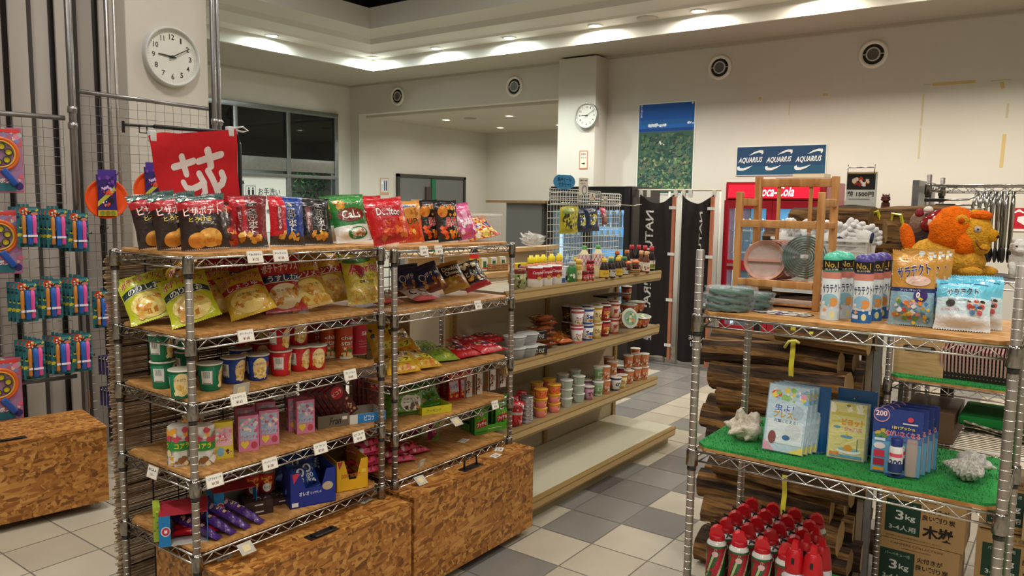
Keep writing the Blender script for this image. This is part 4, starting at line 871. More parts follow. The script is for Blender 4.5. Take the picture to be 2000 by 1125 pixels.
# ================================================================ NEAREST RACK, TOP SHELF: bags
def pizzacol(u, v): return '#2a1712' if v < .70 else ('#b3242c' if v < .88 else '#27453c')
KB = [('e', -.16, .13, .2, .13, '#e0963a'), ('e', .12, .17, .26, .16, '#e8a948'), ('b', .1, .17, .4, .2, ['#d88a2c', '#f0bd62'], 10, .05, 2)]
pizza = P_(bag('snack_bag', .155, .18, .06, pizzacol, [('e', .1, .68, .42, .08, '#b3242c')]+out('ピザポテト', .02, .66, .84, .17, '#f3e9e2', '#c01f28')+[('t', 'とろける', -.05, .50, .5, .09, '#e8c838', .04), ('t', 'チーズ', .1, .42, .3, .05, '#f0e6c0', .02)]+KB+[('b', -.3, .93, .3, .06, ['#e9e6df', '#2f6a58'], 6, .06, 4)], seed=1), 'snack')
pizza2 = P_(bag('snack_bag', .14, .165, .05, lambda u, v: '#3a1a16' if u < .75 else '#8c1f22', [('t', '九州じょうゆ', -.1, .5, .2, .6, '#c8272d', .02), ('b', .1, .2, .6, .3, ['#e06c2c', '#b82a22', '#e9a34a'], 16, .07, 5), ('b', 0, .8, .6, .2, ['#c93a34', '#e8c49a', '#7a1c1e'], 10, .08, 6)], seed=9), 'snack')
def kata(c1, c2, sc, seed):
    return P_(bag('snack_bag', .135, .185, .05, lambda u, v: ('#3b3634' if v < .16 else (c1 if u < .42 else c2)), [('r', -.26, .52, .16, .5, sc), ('v', '九州しょうゆ', -.26, .52, .10, .46, '#f0e2da', .01)]+out('堅あげ', .10, .66, .30, .34, '#1d1a1a', '#efe8e2', .03, .09, k='v')+out('ポテト', .12, .36, .26, .24, '#efe8e2', '#1d1a1a', .02, .07, k='v')+[('b', .02, .17, .62, .14, CH, 14, .075, seed)], seed=seed), 'snack')
kred = kata('#b8202a', '#7b1b20', '#7e1a1e', 3); kblue = kata('#c7232b', '#1f3f8c', '#8e2430', 4); kblack = kata('#26211f', '#1e1b1c', '#7a4038', 6)
green_b = P_(bag('snack_bag', .15, .19, .06, lambda u, v: '#e8e6dc' if v < .34 else ('#2f7a3c' if v < .66 else '#3d8f3e'), [('e', .12, .16, .3, .13, '#2f7a3c'), ('e', .14, .17, .23, .09, '#e6e0d0'), ('b', .16, .17, .22, .08, ['#b5643a', '#dcb08a'], 7, .05, 2), ('e', .02, .56, .42, .15, '#7c2f22')]+out('CaLs', .02, .57, .56, .18, '#f0ead9', '#5a1d16')+[('b', -.3, .82, .3, .16, CH, 7, .08, 6), ('t', 'オリーブ', .1, .8, .4, .07, '#f2eedc', .02)], seed=5), 'snack')
doritos = P_(bag('snack_bag', .165, .19, .055, lambda u, v: '#c4181c', [('p', [(-.3, .80), (.36, .86), (.3, .58), (-.22, .56)], '#a51216')]+out('Doritos', .02, .66, .66, .17, '#f4eeea', '#20181a', .03, .09, -.12)+[('b', .1, .28, .66, .36, ['#e0521c', '#d23a18', '#ef7a32', '#b01a14'], 22, .1, 4)], seed=12), 'snack')
orange_b = P_(bag('snack_bag', .125, .185, .05, lambda u, v: '#d9551c' if v < .55 else '#d99036', [('r', -.05, .88, .5, .1, '#2d6aa8'), ('t', 'Frito', -.05, .88, .36, .06, '#e9eef2', .02), ('b', 0, .7, .7, .2, ['#8f4a18', '#e0a040', '#b86c24'], 14, .08, 3)]+out('UP!', .05, .48, .5, .14, '#1d1916', '#f0b53a')+[('b', 0, .2, .8, .34, ['#e2331a', '#f07a28', '#f6c049'], 18, .09, 7)], seed=13), 'snack')
hot = P_(bag('snack_bag', .125, .19, .05, lambda u, v: '#221915', [('e', -.22, .72, .2, .14, '#e08a2a'), ('b', 0, .72, .8, .24, ['#e9a23a', '#c2611d', '#f3c56a'], 9, .09, 5)]+out('暴君', .1, .44, .5, .22, '#d9232a', '#f1d9d4')+[('b', .05, .2, .8, .26, ['#ef6a1d', '#f6b03c', '#e33a18'], 20, .08, 8)], seed=15), 'snack')
pink_b = P_(bag('snack_bag', .12, .175, .045, lambda u, v: '#d2568a', [('r', .1, .66, .3, .5, '#e9a3c0', .3), ('b', 0, .4, .8, .5, ['#e77aa8', '#f0c3d3', '#c23f74', '#f4e3e6'], 22, .09, 8), ('t', 'えび', .0, .45, .5, .2, '#fbeff2', .03)], seed=17), 'snack')
stripe_b = P_(bag('snack_bag', .18, .15, .045, lambda u, v: '#c52a28' if (u+v*.6) % .16 < .08 else '#d8b43c', [('p', [(-.38, .62), (.4, .66), (.4, .34), (-.38, .3)], '#23366e'), ('t', 'うまい', 0, .48, .6, .24, '#e9eaf0', .03), ('b', .05, .15, .8, .2, ['#e9cf62', '#b85a2c', '#f0e6c8'], 14, .08, 4)], seed=19), 'snack')
z1 = 1.4785; G1 = 'bagged snacks on the top shelves'
L(pizza, 318, -2.50, z1, 'black and red pizza crisps bag with yellow chips, leftmost of the three leaning left', G1, 1.25, -.16, -.30)
L(pizza, 355, -2.42, z1, 'black and red pizza crisps bag with yellow chips, middle of the three leaning left', G1, 1.2, -.16, -.26)
L(pizza, 402, -2.34, z1, 'black and red pizza crisps bag with yellow chips, nearest and rightmost of the three', G1, 1.05, -.16, -.16)
L(pizza2, 432, -2.44, z1, 'dark red crisps bag half hidden behind the pizza crisps bags', G1, 1.2, -.2, .1)
L(kred, 487, -2.40, z1, 'red hard fried crisps bag with black vertical lettering on the top shelf', G1, 1.12, -.14, .0)
L(kblue, 562, -2.42, z1, 'blue and red hard fried crisps bag with black vertical lettering on the top shelf', G1, 1.2, -.14, .03)
L(kblack, 618, -2.43, z1, 'black hard fried crisps bag with white outlined lettering on the top shelf', G1, 1.25, -.14, .03)
L(green_b, 668, -2.50, z1, 'green and white crisps bag standing behind another one like it', G1, 1.3, -.1, -.12)
L(green_b, 692, -2.38, z1, 'green and white crisps bag with an oval logo leaning left in front', G1, 1.15, -.16, -.22)
L(doritos, 722, -2.50, z1, 'red corn chips bag standing upright behind the tilted red one', G1, 1.3, -.1, -.1)
L(doritos, 768, -2.285, z1-.012, 'red corn chips bag leaning left over the gap between the two racks', G1, 1.1, -.22, -.30)
z2 = 1.4655
L(orange_b, 806, -2.40, z2, 'orange snack bag with a blue banner behind the tilted red corn chips', G1, 1.2, -.14, -.12)
L(hot, 846, -2.46, z2, 'black bag of spicy crisps with flames, left of two', G1, 1.3, -.14, -.16)
L(hot, 880, -2.38, z2, 'black bag of spicy crisps with flames, right of two', G1, 1.2, -.14, -.14)
L(pink_b, 915, -2.40, z2, 'pink snack bag leaning left near the right end of the top shelf', G1, 1.2, -.18, -.4)
L(stripe_b, 948, -2.36, z2, 'red and yellow striped bag with a blue band slumped at the shelf end', G1, 1.25, -.7, -.32)
# clear boxes behind the bags
m = MB(); m.bbox(-.06, .06, -.03, .03, 0, .185, '#e6e2dc', 'frost', .01); o = m.build('clear_bin'); tag(o, 'clear plastic box of pink crisps behind the leftmost bags', 'box')
o.location = (-2.665, yat(296, -2.665, 1.55), z1)
o.rotation_euler = (0, 0, 1.3); m = MB(); rg = random.Random(2)
for k in range(90): m.lathe([(.012, 0), (.013, .003), (0, .004)], rg.choice(['#b5523a', '#a84432', '#c46a4c']), 'paper', 6, (rg.uniform(-.045, .045), rg.uniform(-.018, .018), .006+k*.0013))
m.build('contents', o)
m = MB(); m.bbox(-.08, .08, -.045, .045, 0, .125, '#e2e0da', 'frost', .01); m.bbox(-.083, .083, -.048, .048, .12, .132, '#eceae4', 'frost', .004); o = m.build('clear_bin'); tag(o, 'empty frosted plastic box behind the striped bag at the right end', 'box')
o.location = (-2.46, yat(945, -2.46, 1.5), z2); o.rotation_euler = (0, 0, 1.35)

# ================================================================ SECOND SHELVES
z = 1.2185; G2 = 'potato chips bags on the second shelf'
def potato(base, band, bandtx, seed, red='#c8202c', top=None, bub='#f0d77a'):
    return P_(bag('chips_bag', .165, .225, .06, lambda u, v: (top or base) if v > .9 else base, [('r', 0, .575, 1.0, .125, band), ('r', 0, .51, 1.0, .012, '#efe6c8'), ('t', 'Calbee', -.05, .93, .3, .04, red, .02)]+out('ポテトチップス', .0, .77, .9, .14, red, '#f5ead2', .03, .09, .06)+out(bandtx, 0, .575, .74, .11, '#f3f2ea', band, .02, .03)+[('e', 0, .26, .42, .22, bub), ('b', 0, .22, .7, .28, CH, 16, .085, seed), ('t', 'じゃがいも', .05, .36, .5, .05, '#5b4a22', .01)], seed=seed), 'crisps')
nori = potato('#c5c82c', '#2a3f35', 'のりしお', 31); shoyu = potato('#ddb537', '#b8242a', 'しょうゆ', 32); usu = potato('#b3262c', '#1f3562', 'うすしお', 33, red='#f1b7b0', bub='#e9dcb0'); cons = potato('#c99a30', '#a82a28', 'コンソメ', 34, red='#a8201f')
aerial = P_(bag('chips_bag', .165, .215, .06, lambda u, v: '#cdb83c' if v > .32 else '#d9c05a', [('e', -.1, .86, .4, .08, '#3f7a3a'), ('p', [(-.42, .58), (-.3, .78), (.1, .7), (-.05, .5)], '#b51f35')]+out('Aerial', .06, .68, .82, .17, '#b71f33', '#f4ead0', .04, .09, .08)+[('t', 'エアリアル', .1, .52, .5, .07, '#3c7a34', .03), ('t', '濃厚チェダー', .1, .42, .5, .06, '#7a3c22', .03), ('b', 0, .18, .84, .26, ['#e9cb66', '#f3df97', '#d8a23c'], 26, .08, 9)], seed=35), 'crisps')
L(nori, 305, -2.52, z, 'yellow green seaweed salt crisps bag lying back at the far left of the second shelf', G2, 1.15, -.75, -.55)
L(nori, 385, -2.37, z, 'yellow green seaweed salt crisps bag nearest the front post of the second shelf', G2, 1.1, -.75, -.5, .004)
L(cons, 395, -2.60, z, 'golden crisps bag lying behind the yellow green bags', G2, 1.2, -.5, -.4)
L(shoyu, 440, -2.52, z, 'yellow crisps bag with a red band behind the front one', G2, 1.2, -.65, -.45)
L(shoyu, 497, -2.38, z, 'yellow crisps bag with a red band leaning left in front', G2, 1.1, -.7, -.5, .004)
L(usu, 442, -2.64, z, 'dark red crisps bag standing at the back left of the second shelf', G2, 1.3, -.12, -.1)
L(usu, 500, -2.63, z, 'dark red crisps bag standing at the back behind the front yellow one', G2, 1.3, -.12, -.1)
L(usu, 560, -2.44, z, 'large red crisps bag with a dark blue band in the middle of the second shelf', G2, 1.2, -.25, -.12)
L(cons, 612, -2.40, z, 'golden crisps bag with reddish lettering right of the large red bag', G2, 1.2, -.5, -.35, .002)
L(cons, 648, -2.52, z, 'golden crisps bag behind and left of the corn snack bag', G2, 1.3, -.3, -.2)
L(aerial, 680, -2.54, z, 'yellow corn snack bag with red lettering, the hidden rear one', G2, 1.35, -.2, -.15)
L(aerial, 716, -2.40, z, 'yellow corn snack bag with big red lettering beside the right post', G2, 1.2, -.2, -.12)
z = 1.2005; G3 = 'snack bags on the second shelf of the farther rack'
navy = P_(bag('snack_bag', .155, .15, .045, lambda u, v: '#22305f' if v > .3 else '#7a3a20', [('e', -.25, .52, .12, .13, '#d9d9df'), ('e', -.25, .52, .09, .1, '#22305f'), ('t', 'ポテト', .12, .6, .5, .16, '#e7e6ea', .03, .1), ('b', .08, .26, .7, .3, ['#c98a3a', '#a85f22', '#dba557'], 20, .07, 3)], seed=41), 'snack')
gold = P_(bag('snack_bag', .15, .16, .045, lambda u, v: '#2a1c14' if .42 < v < .9 else '#b5892c', [('t', 'Double', .05, .74, .66, .14, '#e9e0c8', .03), ('t', 'Cheese', .05, .58, .6, .12, '#e9e0c8', .03), ('p', [(-.4, .4), (-.1, .48), (0, .2), (-.3, .1)], '#c9a23a'), ('b', .15, .3, .4, .26, ['#a8502c', '#e3bb70', '#8a2f1f'], 10, .07, 5)], seed=42), 'snack')
bkgold = P_(bag('snack_bag', .15, .16, .045, lambda u, v: '#b3242a' if v < .17 else ('#2c1f18' if u > .15 else '#c9a14a'), [('b', 0, .84, .6, .2, ['#d9b25a', '#e9d9a5'], 10, .08, 3), ('t', 'とんがり', .05, .56, .7, .2, '#f0ede4', .03, .1), ('b', .05, .33, .7, .16, CH, 12, .07, 7)], seed=43), 'snack')
flatp = P_(bag('snack_bag', .15, .13, .03, lambda u, v: '#c9b7ae' if v > .3 else '#c05a58', [('e', -.25, .6, .14, .16, '#2f2f36'), ('e', -.25, .6, .09, .11, '#d9d2cc'), ('b', .1, .5, .5, .4, ['#d9a860', '#8a5a35', '#ece2d4'], 10, .09, 3)], seed=44), 'snack')
L(navy, 800, -2.58, z, 'navy potato snack bag at the back left of the farther rack, second shelf', G3, 1.3, -.15, -.1)
L(flatp, 760, -2.42, z, 'pale snack bag lying flat between the posts of the two racks', G3, 1.3, -1.3, 0, .014)
L(flatp, 838, -2.36, z, 'pale pink snack bag lying flat in front of the navy bag', G3, 1.45, -1.35, 0, .014)
L(navy, 848, -2.50, z, 'navy potato snack bag leaning left with brown sticks printed below', G3, 1.2, -.35, -.5)
L(gold, 893, -2.48, z, 'black and gold cheese snack bag in the middle of the farther rack', G3, 1.2, -.4, -.4)
L(bkgold, 936, -2.45, z, 'black and gold bag with a red foot leaning left', G3, 1.2, -.45, -.5)

# ================================================================ THIRD SHELVES
def jaga(c, seed, g):
    a = c
    return cup('snack_cup', .0325, .040, .092, a, [('r', -.26, .52, .16, .5, '#e6e4de')]+[('r', -.30+.016*k, .62, .006, .24, '#3a3a3a') for k in range(6)]+[('r', -.26, .3, .12, .04, '#8a8a86'), ('e', .02, .5, .11, .42, '#e9cf94'), ('b', .02, .34, .16, .3, ['#e3b95f', '#f3dfa5', '#cfa044'], 14, .035, seed)]+out('じゃがりこ', .02, .68, .2, .13, '#7a3a14', '#f6e7bb')+[('e', .16, .62, .035, .1, g), ('e', .36, .5, .10, .38, '#e9cf94'), ('t', 'じゃがりこ', .36, .66, .18, .12, '#8a3c14', .03), ('b', .36, .32, .14, .24, ['#e3b95f', '#f3dfa5'], 8, .035, seed+1)], lidc='#b9b4a2', rim='#d9d6c8')
jg = jaga('#14724a', 1, '#c64a2a'); jb = jaga('#24408f', 2, '#c64a2a'); jr = jaga('#c41f28', 3, '#7a1418')
for o in (jg, jb, jr): o['category'] = 'snack cup'
z = 1.0085; H = .0945; GC = 'potato stick cups on the third shelf'
L(jg, 318, -2.50, z, 'green potato stick cup under another one at the left end of the third shelf', GC, 2.3)
L(jg, 316, -2.50, z, 'green potato stick cup stacked on top at the left end of the third shelf', GC, 2.1, dz=H)
L(jg, 366, -2.60, z, 'green potato stick cup at the back behind the front post, lower one', GC, 1.5); L(jg, 365, -2.60, z, 'green potato stick cup at the back behind the front post, upper one', GC, 1.3, dz=H)
L(jg, 355, -2.33, z, 'green potato stick cup half hidden just left of the front post', GC, .9)
L(jg, 410, -2.35, z, 'green potato stick cup turned to its bar code right of the front post', GC, 2.35)
L(jb, 470, -2.50, z, 'blue potato stick cup behind the two front blue ones', GC, 1.2); L(jb, 456, -2.38, z, 'blue potato stick cup in front, its drawing facing right', GC, 1.7); L(jb, 503, -2.36, z, 'blue potato stick cup facing forward beside the red stack', GC, 1.1)
L(jr, 478, -2.64, z, 'red potato stick cup at the very back, left one of the bottom layer', GC, 1.2); L(jr, 510, -2.56, z, 'red potato stick cup at the back, second from the left of the bottom layer', GC, 1.0)
L(jr, 478, -2.64, z, 'red potato stick cup at the very back, left one of the top layer', GC, 1.2, dz=H); L(jr, 510, -2.56, z, 'red potato stick cup at the back, second from the left of the top layer', GC, 1.0, dz=H)
L(jr, 548, -2.36, z, 'red potato stick cup in the bottom layer, bar code forward', GC, 2.35); L(jr, 546, -2.36, z, 'red potato stick cup in the top layer of the front stack', GC, 1.8, dz=H)
L(jr, 585, -2.37, z, 'red potato stick cup in the bottom layer beside the bar coded one', GC, 1.7); L(jr, 583, -2.40, z, 'red potato stick cup in the top layer facing forward', GC, 1.1, dz=H)
L(jr, 617, -2.345, z, 'red potato stick cup standing alone in front of the tall cans', GC, 1.1)
def chipcan(c, ds): 
    t = thing('chips_can', 'x', 'can'); m = MB(); m.lathe([(.034, 0), (.035, .003), (.035, .128), (.034, .131)], ['#c9c6be', c, c, '#c9c6be'], 'card', 28); m.decals(ds, cylfn(.035, .131), 2*pi*.035, .131, 'card', lift=.0001, base=.0005); m.build('tube', t)
    m = MB(); m.lathe([(.0365, .128), (.037, .131), (.036, .1355), (.0, .1345)], '#8f8478', 'frost', 28); m.build('lid', t); return t
cs = chipcan('#bf4a22', out('chip', .03, .66, .24, .15, '#f4efe8', '#7a2410')+out('star', .03, .5, .24, .13, '#f4efe8', '#7a2410')+[('b', .03, .2, .24, .3, ['#e9b860', '#3f7a3a', '#f0d99a', '#b56a2c'], 14, .045, 4), ('r', .03, .05, .3, .08, '#d9d2c4'), ('t', 'コンソメ', .03, .38, .2, .06, '#f2d9a0', .02)])
cr = chipcan('#a81e2c', [('t', 'S&', .08, .7, .14, .13, '#e8d6d8', .03), ('t', 'カラムーチョ', .05, .45, .2, .05, '#d7a8ac'), ('t', 'ホットチリ味', .05, .36, .2, .05, '#d7a8ac'), ('r', .05, .27, .2, .01, '#d7a8ac')])
GT = 'tall crisp cans on the third shelf'
L(cs, 614, -2.62, z, 'orange crisp can at the back behind the potato stick cups', GT, 1.5); L(cs, 640, -2.48, z, 'orange crisp can, left of the two in front with white lettering', GT, 1.15); L(cs, 672, -2.42, z, 'orange crisp can, right of the two in front with white lettering', GT, 1.1)
L(cr, 683, -2.60, z, 'dark red crisp can at the back right of the third shelf', GT, 1.3); L(cr, 700, -2.44, z, 'dark red crisp can at the right end of the third shelf', GT, 1.2)
# farther rack, third shelf: packs lying down
z = .9005; G4 = 'candy packs lying on the third shelf of the farther rack'
ypk = P_(bag('candy_pack', .15, .19, .04, lambda u, v: '#d9a726', [('b', 0, .75, .8, .3, ['#2b2416', '#e9d64a', '#3a3016'], 14, .07, 3), ('r', 0, .4, .7, .2, '#e8dc4e'), ('t', 'ポップ', 0, .4, .6, .14, '#2b2416', .04), ('b', 0, .15, .7, .16, ['#e07a2a', '#f3e070'], 8, .06, 5)], seed=51), 'candy')
gpk = P_(bag('candy_pack', .15, .17, .035, lambda u, v: '#8fae3a' if v < .6 else '#4f8a3a', [('t', 'フルーツ', 0, .6, .6, .16, '#e9ecc8', .03), ('b', 0, .3, .7, .3, ['#c9c94a', '#6a8f3a', '#d98a4a'], 16, .08, 5)], seed=52), 'candy')
rpk = P_(bag('candy_pack', .18, .16, .035, lambda u, v: '#c01c26', [('b', 0, .64, .8, .4, ['#8a2f24', '#d9a87a', '#e9e0d4', '#9a1a20'], 26, .07, 7), ('e', -.02, .55, .2, .14, '#3a3a72'), ('t', 'チョコ', 0, .3, .5, .14, '#f3dede', .03)], seed=53), 'candy')
L(ypk, 758, -2.56, z, 'orange yellow candy pack standing behind the post gap', G4, 1.3, -.35, -.1)
L(ypk, 800, -2.50, z, 'yellow candy pack with black marks at the back of the pile', G4, 1.2, -1.0, -.3, .02); L(ypk, 790, -2.34, z, 'yellow candy pack hanging over the shelf edge, left one', G4, 1.0, -1.25, -.1, .018); L(ypk, 838, -2.33, z, 'yellow candy pack lying in front, right one', G4, 1.3, -1.35, 0, .018)
L(gpk, 872, -2.38, z, 'green fruit candy pack lying right of the yellow packs', G4, 1.2, -1.4, 0, .018); L(gpk, 842, -2.54, z, 'green fruit candy pack at the back of the shelf', G4, 1.2, -1.4, 0, .018)
L(rpk, 918, -2.36, z, 'red candy pack lying flat, left of two in front', G4, 1.5, -1.42, 0, .017); L(rpk, 968, -2.34, z, 'red candy pack lying flat, right of two in front', G4, 1.5, -1.42, 0, .017); L(rpk, 930, -2.52, z, 'red candy pack lying flat, left of two at the back', G4, 1.5, -1.42, 0, .017); L(rpk, 970, -2.50, z, 'red candy pack lying flat, right of two at the back', G4, 1.5, -1.42, 0, .017)

# ================================================================ FOURTH SHELVES
z = .7545; G5 = 'boxed sweets on the fourth shelf'
def hexbox(nm, r, h, ds, col):
    m = MB(); m.lathe([(r, 0), (r, h)], col, 'card', 6, smooth=False); m.decals(ds, lambda x, v, k: (cylfn(r*.9, h)(x, v, k+.0)[0], cylfn(r*.9, h)(x, v, k)[1], v*h), 2*pi*r, h, 'card', lift=.0002, base=.0045); return m.build(nm)
koala = P_(hexbox('biscuit_box', .036, .135, [('r', 0, .52, .9, .24, '#2f8a3a'), ('b', 0, .78, .9, .3, ['#e9a03a', '#e7e3da', '#c7465a', '#4a9a4a', '#dcd4c4'], 34, .05, 3), ('t', 'コアラ', .02, .52, .22, .13, '#e9e24a', .05), ('t', 'コアラ', -.3, .52, .22, .13, '#e9e24a', .05), ('b', 0, .2, .9, .26, ['#d99a35', '#ecd9a8', '#8a5a30', '#e9e5dc'], 30, .05, 5)], '#dfe0d8'), 'biscuit box')
L(koala, 350, -2.42, z, 'green and white six sided biscuit box left of the front post', G5, 1.2); L(koala, 398, -2.36, z, 'green and white six sided biscuit box right of the front post', G5, .9); L(koala, 378, -2.50, z, 'green and white six sided biscuit box hidden behind the front post', G5, 1.0)
ybx = P_(ctn('sweets_box', .062, .028, .13, '#d9c23a', [('r', 0, .6, .86, .5, '#e7b3c0'), ('b', 0, .66, .8, .36, ['#e98aa8', '#9ac5cf', '#f2e7d8', '#d95a7a', '#e9d24a'], 26, .09, 4), ('t', 'パーティ', 0, .5, .8, .1, '#c02a3c', .04), ('e', -.18, .2, .2, .12, '#7ab0c8'), ('b', .2, .16, .4, .14, ['#3a2a2a', '#d9b27a'], 7, .08, 3)], '#cdb22e'), 'sweets box')
L(ybx, 436, -2.36, z, 'yellow sweets box with pink and blue print beside the biscuit box', G5, 1.15)
def pinkbox(seed, heart='#e9cf4a'):
    return P_(ctn('sweets_box', .070, .040, .13, '#d983a6', [('r', 0, .62, .8, .6, '#a9bcd4'), ('b', 0, .72, .76, .36, ['#e9a8bf', '#c9d3e3', '#f0dcc8', '#c65f8c', '#8fb3cf'], 30, .085, seed), ('t', 'パッケンチョ', 0, .40, .86, .11, '#b02a52', .04), ('p', [(-.2, .06), (-.4, .2), (-.36, .28), (-.26, .3), (-.2, .25), (-.12, .3), (-.02, .28), (0, .2)], heart), ('e', .26, .16, .16, .1, '#c04a5a')], '#c0678e', sided=[('r', 0, .5, .9, .8, '#c97a9c')], side=[('r', 0, .25, .7, .3, '#d8a8bd'), ('r', 0, .6, .6, .2, '#cf93ae')]), 'sweets box')
pb = pinkbox(3); pb2 = pinkbox(5)
L(pb, 484, -2.37, z, 'pink sweets box with a yellow heart, left of the front pair', G5, 1.12); L(pb2, 524, -2.375, z, 'pink sweets box with a yellow heart, right of the front pair', G5, 1.12)
L(pb, 478, -2.47, z, 'pink sweets box standing behind the left one of the front pair', G5, 1.12, dz=0); L(pb2, 518, -2.48, z, 'pink sweets box standing behind the right one of the front pair', G5, 1.12)
L(pb, 578, -2.44, z, 'pink sweets box, the rear one of the pair beside the grey tray', G5, 1.2); L(pb2, 594, -2.39, z, 'pink sweets box, the front one of the pair beside the grey tray', G5, 1.2)
fran = tray('display_tray', .13, .15, .05, '#6e6453', [('t', 'Fran', .05, .5, .36, .6, '#2a211b', .03, 0, .15), ('r', .34, .66, .16, .26, '#e0ddd4')], inner='#54504a'); tag(fran, 'empty brown grey display tray with dark lettering on the fourth shelf', 'tray')
L(fran, 640, -2.42, z, 'empty brown grey display tray with dark lettering on the fourth shelf', None, 1.2)
pc = P_(ctn('chocolate_stick_box', .075, .019, .145, '#5c181c', [('r', 0, .5, 1, 1, '#5c1a1c'), ('e', .02, .78, .36, .17, '#cf2533'), ('t', 'ピコラ', .02, .78, .56, .12, '#f2e6e4', .05), ('b', .22, .3, .3, .44, ['#c99a6a', '#e0c096'], 10, .07, 2), ('b', -.1, .35, .5, .4, ['#6a2a22', '#8a3a2c'], 10, .08, 3)], '#6b2620', side=[('r', 0, .5, .4, .8, '#8a5a40')]), 'chocolate box')
GP5 = 'brown chocolate stick boxes on the fourth shelf'
for k in range(5): L(pc, 636+k*12, -2.46+k*.018, z, 'brown chocolate stick box leaning left, %s of the five slanted ones' % side(k, 5), GP5, 1.2, -.05, -.55, .004)
for k in range(4): L(pc, 706+k*9, -2.47+k*.022, z, 'upright brown chocolate stick box, %s of the four near the post' % side(k, 4), GP5, 1.15, -.05, 0)
wt = tray('display_tray', .16, .13, .038, '#ddd9d2', [('r', .12, .5, .76, 1, '#2d7fc0'), ('t', 'ピコラ', .05, .5, .26, .6, '#eaf0f4', .05)]); tag(wt, 'x', 'tray'); L(wt, 706, -2.36, z, 'white and blue display tray in front of the brown chocolate boxes', None, 1.2)
# farther rack, fourth shelf
z = .6985; G6 = 'boxed sweets on the fourth shelf of the farther rack'
glong = P_(bag('biscuit_pack', .19, .11, .06, lambda u, v: '#5a8f2e', [('e', .14, .5, .3, .36, '#e3e2d4'), ('t', 'ミニカカオ', .14, .6, .46, .2, '#2e2a22', .03), ('b', .14, .35, .46, .2, ['#6a4a2c', '#c98a5a', '#2b241c'], 12, .05, 4), ('r', -.36, .5, .02, .9, '#3f6f22')], seed=61), 'biscuits')
L(glong, 790, -2.40, z, 'long green biscuit pack with an oval label behind the front post', G6, 1.15, -.1)
gb = P_(bag('biscuit_pack', .14, .105, .05, lambda u, v: '#4f8f34', [('t', 'アーモンド', .02, .7, .7, .26, '#2a2a2c', .06), ('t', 'アーモンド', .02, .7, .68, .24, '#d9d6d2', .02), ('b', 0, .3, .7, .3, ['#2f5f2a', '#8fb34a', '#b9874a'], 16, .06, 4)], seed=62), 'biscuits')
yt = tray('display_tray', .15, .12, .035, '#d2c62c', [('t', 'アーモンド', -.1, .5, .5, .4, '#6a8a2a', .02)], inner='#8fae3a'); tag(yt, 'x', 'tray'); L(yt, 842, -2.36, z, 'yellow display tray holding a green biscuit pack', None, 1.2)
L(gb, 838, -2.40, z, 'green biscuit pack lying back inside the yellow display tray', G6, 1.2, -.5, -.1, .02); L(gb, 832, -2.52, z, 'green biscuit pack at the back of the yellow display tray', G6, 1.2, -.5, -.1, .02)
rbx = P_(ctn('snack_box', .058, .030, .135, '#b8202a', [('r', 0, .48, .8, .42, '#c9c0d8', .15), ('b', 0, .18, .7, .26, ['#e08a2a', '#e9b24a'], 8, .1, 3), ('t', 'トッポ', 0, .5, .7, .2, '#6a3a7a', .05, .2), ('r', -.2, .84, .16, .22, '#e9a33a'), ('t', 'Toppo', .12, .86, .5, .1, '#f3d8c0', .03)], '#a81a24'), 'snack box')
L(rbx, 872, -2.48, z, 'red snack box at the back left of the red group', G6, 1.2); L(rbx, 884, -2.42, z, 'red snack box, left of the two in front', G6, 1.2); L(rbx, 906, -2.41, z, 'red snack box, right of the two in front', G6, 1.2); L(rbx, 858, -2.54, z, 'red snack box at the very back of the red group', G6, 1.2)
bbx = P_(ctn('chocolate_box', .045, .028, .105, '#d8cfc8', [('r', -.36, .5, .16, 1, '#2f2a2a'), ('b', -.1, .42, .4, .7, ['#7a3a24', '#a8562f', '#5a2a1c'], 14, .14, 3), ('e', .22, .3, .2, .2, '#e3c9c4'), ('t', 'きのこ', .26, .6, .34, .3, '#3a2a24', .03)], '#b98a6a', topc='#b9b5ae', side=[('b', 0, .5, .7, .8, ['#d9883a', '#7a3f22'], 8, .14, 5)]), 'chocolate box')
for k in range(4): L(bbx, 912+k*20+(k > 1)*6, -2.40+(k > 1)*.0, z, 'white and brown chocolate box, %s of the four in the front row' % side(k, 4), 'white and brown chocolate boxes', 1.3)
for k in range(4): L(bbx, 914+k*20+(k > 1)*6, -2.50, z, 'white and brown chocolate box, %s of the four in the rear row' % side(k, 4), 'white and brown chocolate boxes', 1.3)
# ================================================================ FIFTH SHELVES
z = .5025; G7 = 'goods on the lowest shelf of the nearest rack'
thin = P_(ctn('snack_box', .022, .07, .12, '#a3b53a', [('b', 0, .5, .8, .8, ['#7a9a2c', '#c9d24a', '#5a8a3a'], 12, .2, 3)], '#8fa62e'), 'snack box'); L(thin, 306, -2.46, z, 'thin yellow green box at the far left of the lowest shelf', G7, 1.1)
def opencarton(nm, w, d, h, c, inner, ds, topc=None):
    m = MB(); th = .002; m.box(-w/2, w/2, -d/2, d/2, 0, th, inner, 'card'); m.box(-w/2, -w/2+th, -d/2, d/2, th, h, c, 'card'); m.box(w/2-th, w/2, -d/2, d/2, th, h, c, 'card'); m.box(-w/2+th, w/2-th, d/2-th, d/2, th, h, inner, 'card'); m.box(-w/2, w/2, -d/2, d/2, h, h+th, topc or c, 'card'); m.box(-w/2+th, -w/2+.035, -d/2-.001, -d/2, 0, h, c, 'card')
    m.decals(ds, lambda x, v, k: (x*w, -d/2-.0012-k, v*h), w, h, 'card'); return m.build(nm)
oc = P_(opencarton('open_carton', .15, .14, .105, '#1f7ab8', '#bdb9b4', [('e', -.36, .5, .1, .16, '#d9d4d6'), ('e', -.36, .5, .08, .13, '#c0334a'), ('r', -.36, .5, .06, .1, '#e8e4e2')], '#a82a3a'), 'carton')
